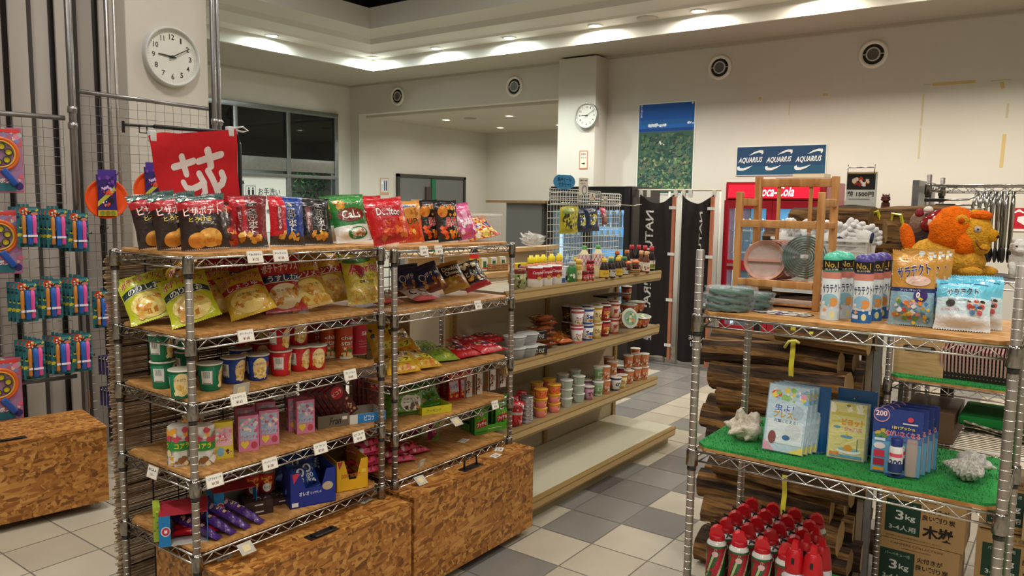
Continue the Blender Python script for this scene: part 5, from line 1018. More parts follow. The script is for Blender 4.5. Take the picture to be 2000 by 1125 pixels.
L(oc, 360, -2.40, z, 'open blue carton with a round red mark at the left of the lowest shelf', G7, 1.0); L(oc, 452, -2.46, z, 'open blue carton behind the front post holding purple sticks', G7, 1.2)
rp = P_(bag('candy_pack', .15, .10, .03, lambda u, v: '#c01a26', [('e', -.1, .5, .2, .26, '#e7c3cc'), ('t', 'いちご', .1, .5, .4, .3, '#f4dfe2', .04), ('b', .2, .5, .4, .6, ['#e46a7a', '#8a1018'], 10, .08, 3)], seed=71), 'candy'); L(rp, 380, -2.36, z, 'red candy pack lying in the opening of the left blue carton', G7, 1.0, -1.35, 0, .018)
st = P_(bag('stick_pack', .035, .21, .032, lambda u, v: '#4d2a78', [('b', 0, .5, .7, .7, ['#3a1f60', '#c9a0c4', '#e3c28a', '#6a44a0'], 30, .16, 3), ('v', 'チョコ', 0, .6, .5, .4, '#e6c9e0', .05)], seed=72), 'chocolate stick')
for k in range(7): L(st, 428+14*k, -2.28-(k % 2)*.02, z, 'purple wrapped chocolate stick, %s of the bundle in the blue carton' % side(k, 7), 'purple chocolate sticks', 1.9, -1.35, 0, .016+.018*(k % 2))
db = P_(ctn('flat_box', .10, .10, .026, '#33201d', [('r', 0, .5, .3, .2, '#c9b8b0')], '#2a1a18', sided=[('b', .1, .3, .5, .3, ['#d9d0c8', '#8a6a60'], 6, .05, 3), ('t', 'チョコレート', 0, .6, .6, .1, '#b9a49a', .02)]), 'chocolate box')
L(db, 500, -2.40, z, 'flat dark brown box, lowest left one under the small cups', G7, 1.2); L(db, 545, -2.42, z, 'flat dark brown box lying between the small cups and the blue carton', G7, 1.2); L(db, 499, -2.40, z, 'flat dark brown box stacked under the small cups', G7, 1.2, dz=.0265)
sc = cup('small_snack_cup', .024, .029, .075, '#8a1f24', [('r', 0, .78, .98, .3, '#c0281f'), ('t', 'ヨーグル', 0, .78, .26, .18, '#e9d03a', .05), ('b', 0, .55, .5, .2, ['#e9a33a', '#c63a24'], 14, .04, 3), ('e', 0, .3, .1, .22, '#e9e6e0'), ('t', 'ヤング', 0, .3, .14, .16, '#222', .04)], lidc='#c9c3b8'); sc['category'] = 'snack cup'
L(sc, 493, -2.44, z, 'small red snack cup with a pale lid, left front one on the dark boxes', G7, 1.1, dz=.0535); L(sc, 520, -2.42, z, 'small red snack cup with a pale lid, right front one on the dark boxes', G7, 1.1, dz=.0535); L(sc, 478, -2.53, z, 'small red snack cup at the back left', G7, 1.1, dz=.03); L(sc, 500, -2.53, z, 'small red snack cup at the back right', G7, 1.1, dz=.03)
ot = tray('display_carton', .175, .20, .135, '#1b2c86', [('p', [(-.45, .98), (-.28, .98), (-.42, .70)], '#c9344a'), ('t', 'オレオ', -.2, .38, .22, .12, '#e6e9f2', .04), ('t', 'ビッツサンド', .06, .37, .24, .08, '#e6e9f2', .01), ('e', .32, .5, .12, .12, '#b9a58a'), ('r', -.4, .1, .14, .12, '#d9dbe0')], inner='#182668', notch=(-.28, .3, .07)); tag(ot, 'x', 'carton')
L(ot, 596, -2.37, z, 'dark blue display carton full of small cookie bags on the lowest shelf', G7, 1.2)
ob = P_(bag('cookie_bag', .085, .11, .035, lambda u, v: '#27468f', [('e', .1, .7, .2, .16, '#dfe6ee'), ('e', .1, .7, .12, .1, '#1d2a5a'), ('t', 'OREO', 0, .42, .6, .16, '#e9eef4', .05), ('b', 0, .2, .6, .2, ['#8fb7d6', '#dfe6ee', '#1c2f6a'], 10, .08, 3)], seed=73), 'cookies')
for k, (px, X, a) in enumerate(((578, -2.34, .2), (606, -2.34, -.2), (590, -2.40, .3), (575, -2.44, -.3), (612, -2.43, .1), (558, -2.40, .5))): L(ob, px, X, z, 'small blue cookie bag in the dark blue carton, %s' % ['front left one', 'front right one', 'middle one', 'back left one', 'back right one', 'leftmost one by the side wall'][k], 'cookie bags in the dark blue carton', 1.2, -.5, a, .045+.004*k)
yb_ = tray('display_carton', .13, .24, .125, '#d9a417', [('p', [(-.47, .98), (-.3, .98), (-.42, .74)], '#a82a3a'), ('t', 'DONT WORRY!', -.05, .5, .6, .13, '#a85a1a', .03), ('r', .36, .6, .14, .12, '#e9c64a')], inner='#5b4a1a', notch=(-.26, .28, .045)); tag(yb_, 'x', 'carton'); L(yb_, 668, -2.39, z, 'yellow display carton with a cut out front, almost empty', G7, 1.2)
cb = P_(bag('cookie_bag', .09, .10, .03, lambda u, v: '#b8451c', [('b', 0, .5, .7, .6, ['#e9b04a', '#8a2a14', '#f0d9a0'], 12, .1, 3)], seed=74), 'cookies'); L(cb, 668, -2.42, z, 'small orange bag lying at the bottom of the yellow carton', G7, 1.0, -1.3, 0, .025)
rs = P_(bag('candy_pack', .17, .11, .035, lambda u, v: '#b8182c' if v > .3 else '#d6456a', [('b', 0, .5, .8, .7, ['#d92a3a', '#8a0f1e', '#ef7a8a', '#f1d6d8'], 24, .07, 5), ('t', 'ワーイ', 0, .5, .5, .3, '#f4dfe2', .05)], seed=75), 'candy')
for k in range(6): L(rs, 722+(k % 2)*8, -2.345-.015*(k % 2), z, 'red candy pack in the pile right of the yellow carton, %s from the bottom' % ORD[k], 'pile of red candy packs', 1.3+.15*(k % 3), -1.45, 0, .018+.022*k, scale=.78)
for k in range(4): L(rs, 690+(k % 2)*14, -2.56, z, 'red candy pack in the rear pile behind the yellow carton, %s from the bottom' % ORD[k], 'rear pile of red candy packs', 1.2+.2*(k % 2), -1.45, 0, .018+.028*k)
# farther rack lowest shelf
z = .4945; G8 = 'goods on the lowest shelf of the farther rack'
for k, (px, X, dz, r_) in enumerate(((786, -2.36, .018, 1.1), (822, -2.38, .018, 1.5), (800, -2.46, .022, 1.3), (800, -2.38, .05, 1.6), (770, -2.40, .03, 1.2))): L(rs, px, X, z, 'red candy pack heaped at the left of the farther lowest shelf, %s' % ['front left', 'front right', 'rear one', 'topmost', 'behind the post'][k], 'heap of red candy packs', r_, -1.4, .1*(k % 3), dz)
pou = P_(bag('candy_pouch', .065, .12, .035, lambda u, v: '#6ea33c' if u > .35 else '#9a2a5a', [('e', -.1, .35, .28, .2, '#a82a68'), ('t', 'ピュレ', -.08, .38, .4, .12, '#f0dbe6', .04), ('b', .2, .7, .4, .4, ['#4f8a2e', '#a8cc5a'], 8, .1, 3)], seed=76), 'candy'); L(pou, 848, -2.48, z, 'green and pink candy pouch standing alone at the back of the farther lowest shelf', G8, 1.2, -.06)
L(pou, 812, -2.58, z, 'green and pink candy pouch in the shade behind the red heap', G8, 1.2, -.06)
gt = tray('display_tray', .19, .13, .038, '#5aa52c', [('e', -.34, .5, .08, .36, '#e9efe0'), ('e', -.34, .5, .05, .24, '#4a9a2a'), ('r', .1, .5, .5, .1, '#cfe3b8')], inner='#3f7a22'); tag(gt, 'x', 'tray'); L(gt, 945, -2.42, z, 'green display tray of green biscuit stick boxes', None, 1.3)
gx = P_(ctn('biscuit_stick_box', .082, .019, .125, '#4fa32e', [('r', .02, .4, .8, .26, '#b8202c', .15), ('t', 'プッチョ', .02, .4, .7, .18, '#f2ece8', .06, .15), ('e', 0, .82, .16, .1, '#e9e5df'), ('e', 0, .82, .07, .05, '#3a3a3a'), ('b', 0, .62, .5, .2, ['#e9d28a', '#7ac04a', '#d99a4a'], 10, .07, 3), ('r', 0, .08, .9, .08, '#2f7a24')], '#2f6f2a', side=[('r', 0, .5, .5, .9, '#275a22')]), 'biscuit box')
for k in range(2): L(gx, 938+40*k, -2.375, z, 'green biscuit stick box facing forward, %s one in the green tray' % ('left', 'right')[k], 'green biscuit stick boxes', 1.3, dz=.003)
for k in range(4): L(gx, 932+3*k, -2.395-.02*(k+1), z, 'green biscuit stick box in the left row of the green tray, %s from the front' % ORD[k+1], 'green biscuit stick boxes', 1.3, dz=.003)
for k in range(4): L(gx, 970+3*k, -2.395-.02*(k+1), z, 'green biscuit stick box in the right row of the green tray, %s from the front' % ORD[k+1], 'green biscuit stick boxes', 1.3, dz=.003)

# ================================================================ PRICE CARDS
PR = [(496, 490, 1.475, ['堅あげポテト', '¥135'], 'under the red hard fried crisps'), (546, 488, 1.475, ['キャラメル', '¥138'], 'under the blue hard fried crisps'), (478, 632, 1.213, ['ポテトチップス', '¥168'], 'on the edge of the second shelf'), (464, 758, 1.003, ['じゃがりこ', '¥165'], 'with a doubled card, on the edge of the third shelf'), (682, 713, 1.003, ['プリングルス', '¥168'], 'on the third shelf below the tall cans'),
      (301, 893, .75, ['BCAA', 'エナジー'], 'on the short side of the fourth shelf'), (417, 905, .75, ['コアラのマーチ', '¥138'], 'on the fourth shelf right of the front post'), (525, 880, .75, ['パッケンチョ', '¥138'], 'on the fourth shelf under the pink boxes'), (624, 845, .75, ['フラン', '¥238'], 'on the fourth shelf under the grey tray'), (699, 822, .75, ['ピコラ', '¥118'], 'on the fourth shelf under the brown boxes')]
for px, py, zz, tx, w_ in PR:
    X = RX1+.016; y = yat(px, X, zz)
    if px == 301: p = (-2.5, 1.34-.016, zz+.006); p = (xat(301, 1.322, zz), 1.322, zz+.004); price(p, 0, tx, 'white price card '+w_)
    else: price((X, y, zz+.006), pi/2, tx, 'white price card '+w_)
price((RX1+.022, yat(465, RX1, .998), .998+.042), pi/2, ['', ''], 'blank white card propped above the potato stick price card', plain=True, tilt=.2)
for px, zz, tx, w_ in ((826, 1.457, ['ドロボーフ', '¥98'], 'farther rack, under the orange snack bag'), (855, 1.457, ['ホットチリ味', '¥71'], 'farther rack, under the black spicy bags'), (932, 1.192, ['ポープ', '¥71'], 'farther rack, on the second shelf edge'), (965, .692, ['チョコ', '¥78'], 'farther rack, under the white and brown boxes')):
    X = RX1+.014; price((X, yat(px, X, zz), zz+.012), pi/2, tx, 'white price card on the '+w_, w=.05, h=.042)
for px, zz, w_ in ((886, .69, 'blank white card tilted under the fourth shelf of the farther rack'), (816, .484, 'blank white card tilted under the lowest shelf of the farther rack'), (475, .492, 'blank white card tilted under the lowest shelf of the nearest rack')):
    X = RX1+.03; price((X, yat(px, X, zz), zz-.0), pi/2, ['', ''], w_, w=.055, h=.045, tilt=-.9, plain=True)
price((RX1+.03, yat(818, RX1, .52)-.01, .55), pi/2, ['', ''], 'blank white card leaning on the heap of red candy packs', w=.04, h=.04, tilt=.3, plain=True)
for px, py, zz, nm, a in ((868, 900, .4525, 'white paper note flat on the farther chest, right one', .3), (975, 878, .4525, 'white paper note flat on the farther chest, rear one', .5), (968, 890, .4525, 'white paper note flat on the farther chest, front one', .1), (712, 978, .4355, 'white paper note flat on the nearest chest', .2), (905, 861, .495, 'white paper note flat on the lowest shelf of the farther rack', .2), (435, 1088, .4355, 'grey paper note flat on the nearest chest below the tilted card', 0)):
    if px == 868: continue
    p = onz(px, py, zz); m = MB(); m.box(-.03, .03, -.02, .02, 0, .0008, '#e6e1d6' if px != 435 else '#8f8a80', 'paper'); m.decals([('t', 'おひとつ', 0, .68, .7, .24, '#333', .02), ('t', '¥105', 0, .3, .4, .26, '#333', .03)], lambda x, v, k: (x*.06, (v-.5)*.04, .0008+k), .06, .04, 'paper', base=.0003); tag(m.build('paper_note', loc=(p.x, p.y, zz+.0005), rz=pi/2+a), nm, 'note')
# ================================================================ GONDOLA GOODS
z = 1.2005
def bottle(name, prof, cols, capprof, capc, ds, dr, dh, dz0, m='plastic', n=18, cat='bottle'):
    t = thing(name, 'x', cat); b = MB(); b.lathe(prof, cols, m, n)
    if ds: b.decals(ds, cylfn(dr, dh, dr, dz0), 2*pi*dr, dh, 'card', lift=.0001, base=.0006)
    b.build('body', t)
    if capprof: c = MB(); c.lathe(capprof, capc, 'plastic', n); c.build('cap', t)
    return t
GG = 'groceries on the top of the gondola'
honey = bottle('honey_bottle', [(.018, 0), (.021, .004), (.021, .045), (.016, .058), (.012, .064)], '#e3a07a', [(.0165, .060), (.0175, .062), (.0165, .085), (.010, .088), (.009, .096), (0, .097)], '#e7d21f', [('r', 0, .5, .9, .8, '#e9c7a8'), ('e', 0, .5, .14, .3, '#d9542c'), ('t', '味の素', 0, .5, .2, .16, '#c9302a', .05)], .0212, .04, .003)
# long wicker-look riser for them
m = MB(); m.box(-.10, .10, -.03, .05, 0, .045, '#a58248', 'wood'); o = tag(m.build('shelf_riser'), 'low wooden riser under the yellow capped bottles', 'riser'); y_ = yat(1072, -2.52, 1.22); o.location = (-2.50, y_, z); o.rotation_euler = (0, 0, pi/2); o.scale = (1.7, 1, 1)
for k, px in enumerate((1037, 1049, 1061, 1077, 1092)): L(honey, px, -2.51, z+.0455, 'small bottle with a yellow cap on the riser, %s of five' % side(k, 5), 'yellow capped bottles', 1.3, scale=1.2)
soup = bottle('soup_can', [(.030, 0), (.032, .003), (.032, .082), (.030, .086), (.029, .083), (0, .083)], ['#c9c6c0', '#e4ddd4', '#c9c6c0', '#b5b2ac', '#b5b2ac'], None, None, [('r', 0, .70, 1, .55, '#a81c2a'), ('t', "Campbell's", 0, .72, .28, .2, '#f0e6e0', .02, 0, .2), ('t', "Campbell's", .4, .72, .2, .2, '#f0e6e0', .02, 0, .2), ('e', 0, .45, .05, .1, '#c9a94a')], .0322, .08, .003, 'card', cat='can')
for k, px in enumerate((1045, 1064, 1083)): L(soup, px, -2.395, z, 'red and white soup can, %s of three at the shelf front' % side(k, 3), 'red and white soup cans', 1.2, scale=1.3)
tin = bottle('snack_jar', [(.028, 0), (.03, .003), (.03, .075)], '#8c8a5a', [(.0305, .072), (.0305, .092), (0, .093)], '#7a3422', [('b', 0, .5, 1, .8, ['#2f4a2a', '#d9d0a8', '#8f9a4a', '#3a2a22'], 40, .04, 3)], .0305, .07, .003, cat='jar'); L(tin, 1014, -2.385, z, 'brown lidded jar with a leafy label at the left end of the gondola top', GG, 1.2, scale=1.2); L(tin, 1027, -2.46, z, 'brown lidded jar with a leafy label behind the soup cans', GG, 1.2, scale=1.2)
mk = P_(ctn('milk_carton', .035, .035, .075, '#e3e6e6', [('r', 0, .25, 1, .3, '#3a5a8c'), ('t', 'クリーム', 0, .6, .7, .2, '#33548a', .04)], '#cdd3d6'), 'carton'); L(mk, 1094, -2.38, z, 'white and blue small carton right of the soup cans', GG, 1.2, scale=1.2); L(mk, 1106, -2.44, z, 'white and blue small carton second from the soup cans', GG, 1.2, scale=1.2)
gj = bottle('seasoning_jar', [(.020, 0), (.022, .003), (.022, .07), (.016, .082)], '#3a7a3c', [(.0175, .08), (.0175, .10), (0, .101)], '#a9b0a8', [('b', 0, .5, .9, .7, ['#2a6a34', '#9ac06a', '#c9302a', '#e6e2d0'], 20, .05, 2)], .0224, .06, .005, cat='jar')
yj = bottle('seasoning_jar', [(.014, 0), (.016, .003), (.016, .075), (.012, .088)], '#c9a24a', [(.0135, .086), (.0135, .11), (0, .111)], '#d9b24a', [('r', 0, .45, .6, .6, '#e9dba8'), ('t', 'みりん', 0, .5, .3, .2, '#5a2a1a', .04)], .0164, .07, .004, cat='jar')
rj = bottle('spice_tub', [(.018, 0), (.02, .003), (.02, .035)], '#a8222c', [(.0205, .034), (.0205, .05), (0, .051)], '#7a1a22', [('t', '七味', 0, .5, .3, .5, '#e9d6c8', .04)], .0203, .03, .003, cat='tub')
L(gj, 1117, -2.39, z, 'green seasoning jar beside the small cartons', GG, 1.2, scale=1.2); L(yj, 1130, -2.38, z, 'slim golden jar right of the green one', GG, 1.2, scale=1.2); L(yj, 1125, -2.48, z, 'slim golden jar behind the green one', GG, 1.2, scale=1.2)
L(rj, 1142, -2.37, z, 'red spice tub in front of the mayonnaise, left one', GG, 1.2, scale=1.2); L(rj, 1153, -2.37, z, 'red spice tub in front of the mayonnaise, right one', GG, 1.2, scale=1.2); L(rj, 1153, -2.37, z, 'red spice tub stacked on the right one', GG, 1.2, scale=1.2, dz=.0615)
mayo = bottle('mayonnaise_bottle', [(.026, 0), (.029, .01), (.030, .09), (.024, .125), (.012, .148), (.010, .152)], '#e8dcb0', [(.011, .150), (.012, .153), (.011, .170), (0, .171)], '#5aa85a', [('r', 0, .62, .9, .6, '#e6dfd8')]+[('r', -.40+.1*i, .62, .012, .6, '#c93a44', .5) for i in range(9)]+[('r', -.40+.1*i, .62, .012, .6, '#c93a44', -.5) for i in range(9)], .0302, .10, .035, 'plastic')
L(mayo, 1140, -2.44, z, 'mayonnaise bottle with red netting and green cap, left of two', 'mayonnaise bottles', 1.2, scale=1.2); L(mayo, 1167, -2.42, z, 'mayonnaise bottle with red netting and green cap, right of two', 'mayonnaise bottles', 1.2, scale=1.2)
sauce = bottle('sauce_bottle', [(.022, 0), (.024, .004), (.024, .05), (.015, .075), (.011, .085)], '#2b1a14', [(.013, .083), (.014, .086), (.013, .102), (0, .103)], '#d9b42c', [('r', 0, .5, .9, .8, '#d9b23a'), ('t', 'ソース', 0, .5, .3, .3, '#2a2420', .05)], .0243, .045, .004)
sauce2 = bottle('sauce_bottle', [(.022, 0), (.024, .004), (.024, .05), (.015, .075), (.011, .085)], '#2b1a14', [(.013, .083), (.014, .086), (.013, .102), (0, .103)], '#3a7a44', [('r', 0, .5, .9, .8, '#c9c4b4'), ('b', 0, .5, .6, .5, ['#2a2420', '#8a3a22', '#3f7a3a'], 10, .05, 5)], .0243, .045, .004)
sauce3 = bottle('sauce_bottle', [(.020, 0), (.022, .004), (.022, .06), (.014, .085), (.010, .105)], '#3a2018', [(.013, .10), (.014, .104), (.012, .12), (0, .121)], '#c96a2a', [('r', 0, .5, .9, .8, '#e2c9a8'), ('r', 0, .5, .4, .5, '#b8402a')], .0223, .05, .004)
for px, X, pr_, lb in ((1180, -2.37, sauce, 'dark sauce bottle with a yellow label at the shelf front beside the mayonnaise'), (1177, -2.46, sauce, 'dark sauce bottle with a yellow label behind the front one'), (1193, -2.44, sauce, 'dark sauce bottle with a yellow cap in the second row'), (1194, -2.36, sauce2, 'dark sauce bottle with a pale label left of the yellow one'), (1207, -2.37, sauce, 'dark sauce bottle with a yellow label, third in the front row'), (1210, -2.46, sauce, 'dark sauce bottle with a yellow cap behind the third one'), (1219, -2.38, sauce2, 'dark sauce bottle with a green cap left of the wicker basket'), (1205, -2.54, sauce3, 'orange capped bottle at the back, left one'), (1224, -2.54, sauce3, 'orange capped bottle at the back, right one')):
    L(pr_, px, X, z, lb, GG, 1.2, scale=1.2)
def wicker(nm, w, d, h, lb):
    m = MB(); n = int(h/.007)
    for i in range(n):
        r_ = .003; zz = .004+i*(h-.006)/n; o_ = .001*(i % 2)
        for a, b in (((-w/2-o_, -d/2-o_), (w/2+o_, -d/2-o_)), ((w/2+o_, -d/2-o_), (w/2+o_, d/2+o_)), ((w/2+o_, d/2+o_), (-w/2-o_, d/2+o_)), ((-w/2-o_, d/2+o_), (-w/2-o_, -d/2-o_))):
            k = max(2, int(math.hypot(b[0]-a[0], b[1]-a[1])/.012)); m.tube([(a[0]+(b[0]-a[0])*q/k, a[1]+(b[1]-a[1])*q/k, zz+(.0012 if (q+i) % 2 else -.0012)) for q in range(k+1)], r_, '#a97f4a' if i % 2 else '#8f6636', 'wood', 4)
    m.box(-w/2, w/2, -d/2, d/2, 0, .003, '#8f6636', 'wood'); return tag(m.build(nm), lb, 'basket')
wk = wicker('wicker_basket', .075, .075, .042, 'small square wicker basket near the right end of the gondola top'); L(wk, 1234, -2.38, z, 'small square wicker basket near the right end of the gondola top', None, 1.2)
can2 = bottle('paste_tub', [(.020, 0), (.022, .003), (.022, .04)], '#2a2422', [(.0225, .038), (.0225, .052), (0, .053)], '#d9723a', [('r', 0, .5, .9, .5, '#6a2a22')], .0223, .035, .003, cat='tub')
for k, (px, X) in enumerate(((1225, -2.40), (1241, -2.40), (1226, -2.36), (1242, -2.36))): L(can2, px, X, z+.036, 'dark tub with an orange lid in the wicker basket, %s' % ['rear left', 'rear right', 'front left', 'front right'][k], 'orange lidded tubs in the basket', 1.2, dz=.0)
soy = bottle('soy_sauce_bottle', [(.019, 0), (.021, .004), (.021, .07), (.012, .098), (.0095, .12)], '#241612', [(.0125, .116), (.0135, .12), (.0125, .142), (0, .143)], '#b51f2c', [('r', 0, .5, .8, .8, '#e3e0d6'), ('r', 0, .35, .4, .4, '#7a8a2a'), ('v', '醤油', 0, .6, .12, .5, '#3a2a22', .04)], .0213, .06, .006)
for k, (px, X) in enumerate(((1233, -2.60), (1247, -2.56), (1259, -2.50), (1272, -2.42))): L(soy, px, X, z, 'red capped soy sauce bottle, %s of the four at the end' % side(k, 4), 'red capped soy sauce bottles', 1.2, scale=1.2)
m2 = bottle('vinegar_bottle', [(.017, 0), (.019, .004), (.019, .07), (.010, .09), (.009, .105)], '#6a3a22', [(.0115, .10), (.012, .104), (.011, .122), (0, .123)], '#d9a26a', [('r', 0, .5, .8, .8, '#e6dccb'), ('b', 0, .5, .5, .5, ['#b8622a', '#3a2a22'], 6, .06, 2)], .0193, .06, .006)
for k, (px, X) in enumerate(((1252, -2.42), (1262, -2.36))): L(m2, px, X, z, 'slim brown bottle with a tan cap beside the soy sauce, %s one' % ('left', 'right')[k], GG, 1.2, scale=1.2)
# left end: yellow packs, tea cartons and basket on the counter behind
ypk2 = P_(ctn('noodle_pack', .09, .03, .065, '#e9cf1f', [('e', -.16, .6, .14, .3, '#f0e8d4'), ('e', -.16, .74, .13, .2, '#2a1a16'), ('t', 'チキン', .2, .5, .36, .3, '#c93a22', .04)], '#d9681f'), 'noodle pack')
p0 = yat(1018, -2.62, 1.22); m = MB(); m.box(-.09, .09, -.05, .05, 0, .05, '#8a6a3a', 'wood'); o = tag(m.build('shelf_riser', loc=(-2.60, p0, z), rz=pi/2), 'low wooden riser under the yellow noodle box', 'riser'); L(ypk2, 1016, -2.57, z+.0505, 'yellow noodle box with a small round picture on a riser', GG, 1.2)
mk2 = P_(ctn('tea_carton', .045, .03, .075, '#dfe1da', [('r', 0, .5, .5, .5, '#2f6a3f'), ('r', 0, .2, .8, .12, '#b8402a')], '#c9b06a'), 'carton')
bz = 1.2505; wk2 = wicker('wicker_basket', .15, .12, .05, 'x'); L(wk2, 962, -2.86, bz, 'wide wicker basket of tea cartons on the counter behind the gondola', None, 1.3)
for k in range(3): L(mk2, 944+18*k, -2.85, bz+.004, 'small white and green carton in the wicker basket, %s of three' % side(k, 3), 'white and green cartons in the basket', 1.3)
cola = bottle('cola_bottle', [(.025, 0), (.028, .006), (.028, .10), (.02, .13), (.011, .165)], '#2a1410', [(.0135, .162), (.014, .166), (.0135, .18), (0, .181)], '#b51f2c', [('r', 0, .5, 1, .9, '#c9302a'), ('r', 0, .2, 1, .2, '#e9c23a')], .0283, .045, .06); L(cola, 926, -2.92, bz, 'dark bottle with a red label on the counter behind the farther rack', None, 1.3)
# crumpled white bag
m = MB(); rg = random.Random(8); bm = bmesh.new(); bmesh.ops.create_icosphere(bm, subdivisions=3, radius=1)
for v in bm.verts: d = v.co.copy(); k = 1+.25*sin(d.x*7+1)*sin(d.y*6+2)+.18*sin(d.z*11+d.x*5); v.co = Vector((d.x*.09*k, d.y*.05*k, (d.z+1)*.045*k))
m.bm(bm, '#dcdad6', 'frost', False); o = tag(m.build('plastic_bag'), 'crumpled white plastic bag on the counter behind the gondola', 'bag'); o.location = (-3.11, yat(1040, -3.11, 1.4), 1.356)

# wire display grid with hanging packs, behind the goods
gx = -2.63; ya, yb_2 = yat(1068, gx, 1.4), yat(1208, gx, 1.4); WG = '#d8d8d0'
t = thing('wire_display', 'white wire display grid standing on the gondola with snack packs hanging', 'display grid', (0, 0, 0))
m = MB(); wiregrid(m, (gx, ya, 1.2), (0, 1, 0), (yb_2-ya), .53, .035, .042, .0016, WG, 'plastic'); m.build('grid_panel', t)
for k, (f0, f1, z0, z1) in enumerate(((0, .40, 1.655, 1.745), (.36, .66, 1.65, 1.74), (.68, .98, 1.645, 1.725))):
    m = MB(); wiregrid(m, (gx+.02, ya+(yb_2-ya)*f0, z0), (0, 1, 0), (yb_2-ya)*(f1-f0), z1-z0, .028, .022, .0017, WG, 'plastic'); m.build('header_rack', t)
m = MB(); m.tube([(gx+.02, ya+.12, 1.66), (gx+.04, yb_2-.05, 1.655), (gx+.09, yb_2+.03, 1.65), (gx+.12, yb_2+.10, 1.66)], .003, WG, 'chrome', 6); m.build('hanging_rod', t)
hy = P_(bag('hanging_snack_pack', .15, .16, .03, lambda u, v: '#b9b12a', [('e', -.05, .82, .36, .12, '#8a9a4a'), ('b', 0, .45, .7, .6, ['#2a2a1e', '#e3dc4a', '#3f3c1c', '#cfc52e'], 26, .085, 3)], seed=81), 'snack')
hb = P_(bag('hanging_snack_pack', .14, .15, .03, lambda u, v: '#1d2d4f', [('b', .1, .5, .6, .7, ['#e3e3dc', '#c9c83a', '#14203c', '#7a8aa8'], 24, .09, 4)], seed=82), 'snack')
hp = P_(bag('hanging_snack_pack', .06, .11, .02, lambda u, v: '#c03a5c' if v > .6 else '#8a4a44', [('r', 0, .4, .5, .5, '#a87a6a')], seed=83), 'snack')
X = gx+.05
L(hy, 1110, X+.02, 1.47, 'yellow and black snack pack hanging in front on the wire display', 'packs hanging on the wire display', 1.4, 0, 0); L(hy, 1115, X-.01, 1.475, 'yellow and black snack pack hanging behind the front yellow one', 'packs hanging on the wire display', 1.4)
L(hb, 1137, X-.005, 1.475, 'dark blue snack pack hanging left and half covered', 'packs hanging on the wire display', 1.4); L(hb, 1156, X+.02, 1.48, 'dark blue and yellow snack pack hanging in front', 'packs hanging on the wire display', 1.4); L(hp, 1180, X+.01, 1.52, 'narrow pink snack pack hanging at the right', 'packs hanging on the wire display', 1.4)
# paper signs on top of it
m = MB(); n = 22; pts = []
for k in range(n): a = 2*pi*k/n; rr_ = .078*(1+.16*cos(2*a)-.10*(sin(a) > .8)); pts.append((rr_*cos(a)*1.05, rr_*sin(a)*.72))
m.prism(pts, -.002, 0, '#3f86b4', 'paper'); m.decals([('t', '県産ビール', 0, .62, .8, .24, '#1d3550', .03), ('t', 'でカリー！', 0, .34, .7, .24, '#1d3550', .03)], lambda x, v, k: (x*.15, -.002-k, (v-.5)*.11), .15, .11, 'paper'); o = tag(m.build('heart_sign'), 'blue heart shaped paper sign on top of the wire display', 'sign'); o.location = (gx+.03, yat(1094, gx, 1.78), 1.79); o.rotation_euler = (0, 0, 1.35)
def papersign(px, zc, w, h, ds, lb, X=gx+.035):
    m = MB(); m.box(-w/2, w/2, -.0015, 0, 0, h, '#ddd6c6', 'paper'); m.decals(ds, lambda x, v, k: (x*w, -.0015-k, v*h), w, h, 'paper'); o = tag(m.build('paper_sign'), lb, 'sign'); o.location = (X, yat(px, X, zc), zc); o.rotation_euler = (0, 0, 1.35)
papersign(1139, 1.71, .085, .11, [('t', '店舗で一本文', 0, .86, .8, .1, '#5a2f28', .02), ('t', '＋￥７', -.1, .68, .5, .1, '#5a2f28', .02), ('e', .1, .32, .28, .28, '#9a97a0'), ('e', .1, .3, .17, .18, '#ddd6c6')], 'white paper notice with a round drawing on top of the wire display')
papersign(1157, 1.68, .05, .05, [('b', 0, .5, .7, .6, ['#7a4a3a', '#4a3a34', '#c9a07a'], 8, .1, 2)], 'small brown price tag in the middle of the wire display'); papersign(1182, 1.67, .04, .04, [('b', 0, .5, .6, .6, ['#7a5a4a', '#4a3a34'], 6, .1, 2)], 'small brown price tag at the right of the wire display')

# middle shelf
z = .8225; GM = 'cup noodles on the middle shelf'
clr = cup('clear_cup', .045, .062, .062, '#d6d6d4', [('r', 0, .5, .3, .5, '#b9b6b0')], lidc='#c9c9c6', m='frost'); clr['category'] = 'cup'
for k, (px, X, dz) in enumerate(((1005, -2.42, 0), (1005, -2.42, .063), (1028, -2.40, 0), (1030, -2.42, .063), (1024, -2.55, 0))): L(clr, px, X, z, 'clear plastic cup at the left end of the middle shelf, %s' % ['far left bottom one', 'far left top one', 'bottom of the right stack', 'top of the right stack', 'rear one'][k], 'clear plastic cups', 1.2, dz=dz)
yak = P_(ctn('noodle_tray', .10, .085, .055, '#2a2420', [('t', '焼そば', 0, .5, .6, .5, '#d9d4c4', .05), ('r', 0, .1, .9, .12, '#8a5a2a')], '#3a302a', topc='#c9c3b4'), 'noodle cup')
L(yak, 1046, -2.40, z, 'black square noodle tray, bottom one at the shelf front', GM, 1.2); L(yak, 1046, -2.52, z, 'black square noodle tray, rear bottom one', GM, 1.2); L(yak, 1046, -2.48, z, 'black square noodle tray, stacked on top', GM, 1.2, dz=.056)
fo = P_(bag('noodle_pack', .135, .11, .035, lambda u, v: '#8a4a26' if v < .85 else '#b82a2c', [('b', 0, .5, .8, .7, ['#c9803a', '#5a2a18', '#e0aa62', '#a83a24', '#d9c7a0'], 30, .08, 3), ('t', 'ラーメン', 0, .5, .5, .2, '#f0dcb8', .04)], seed=91), 'noodle pack')
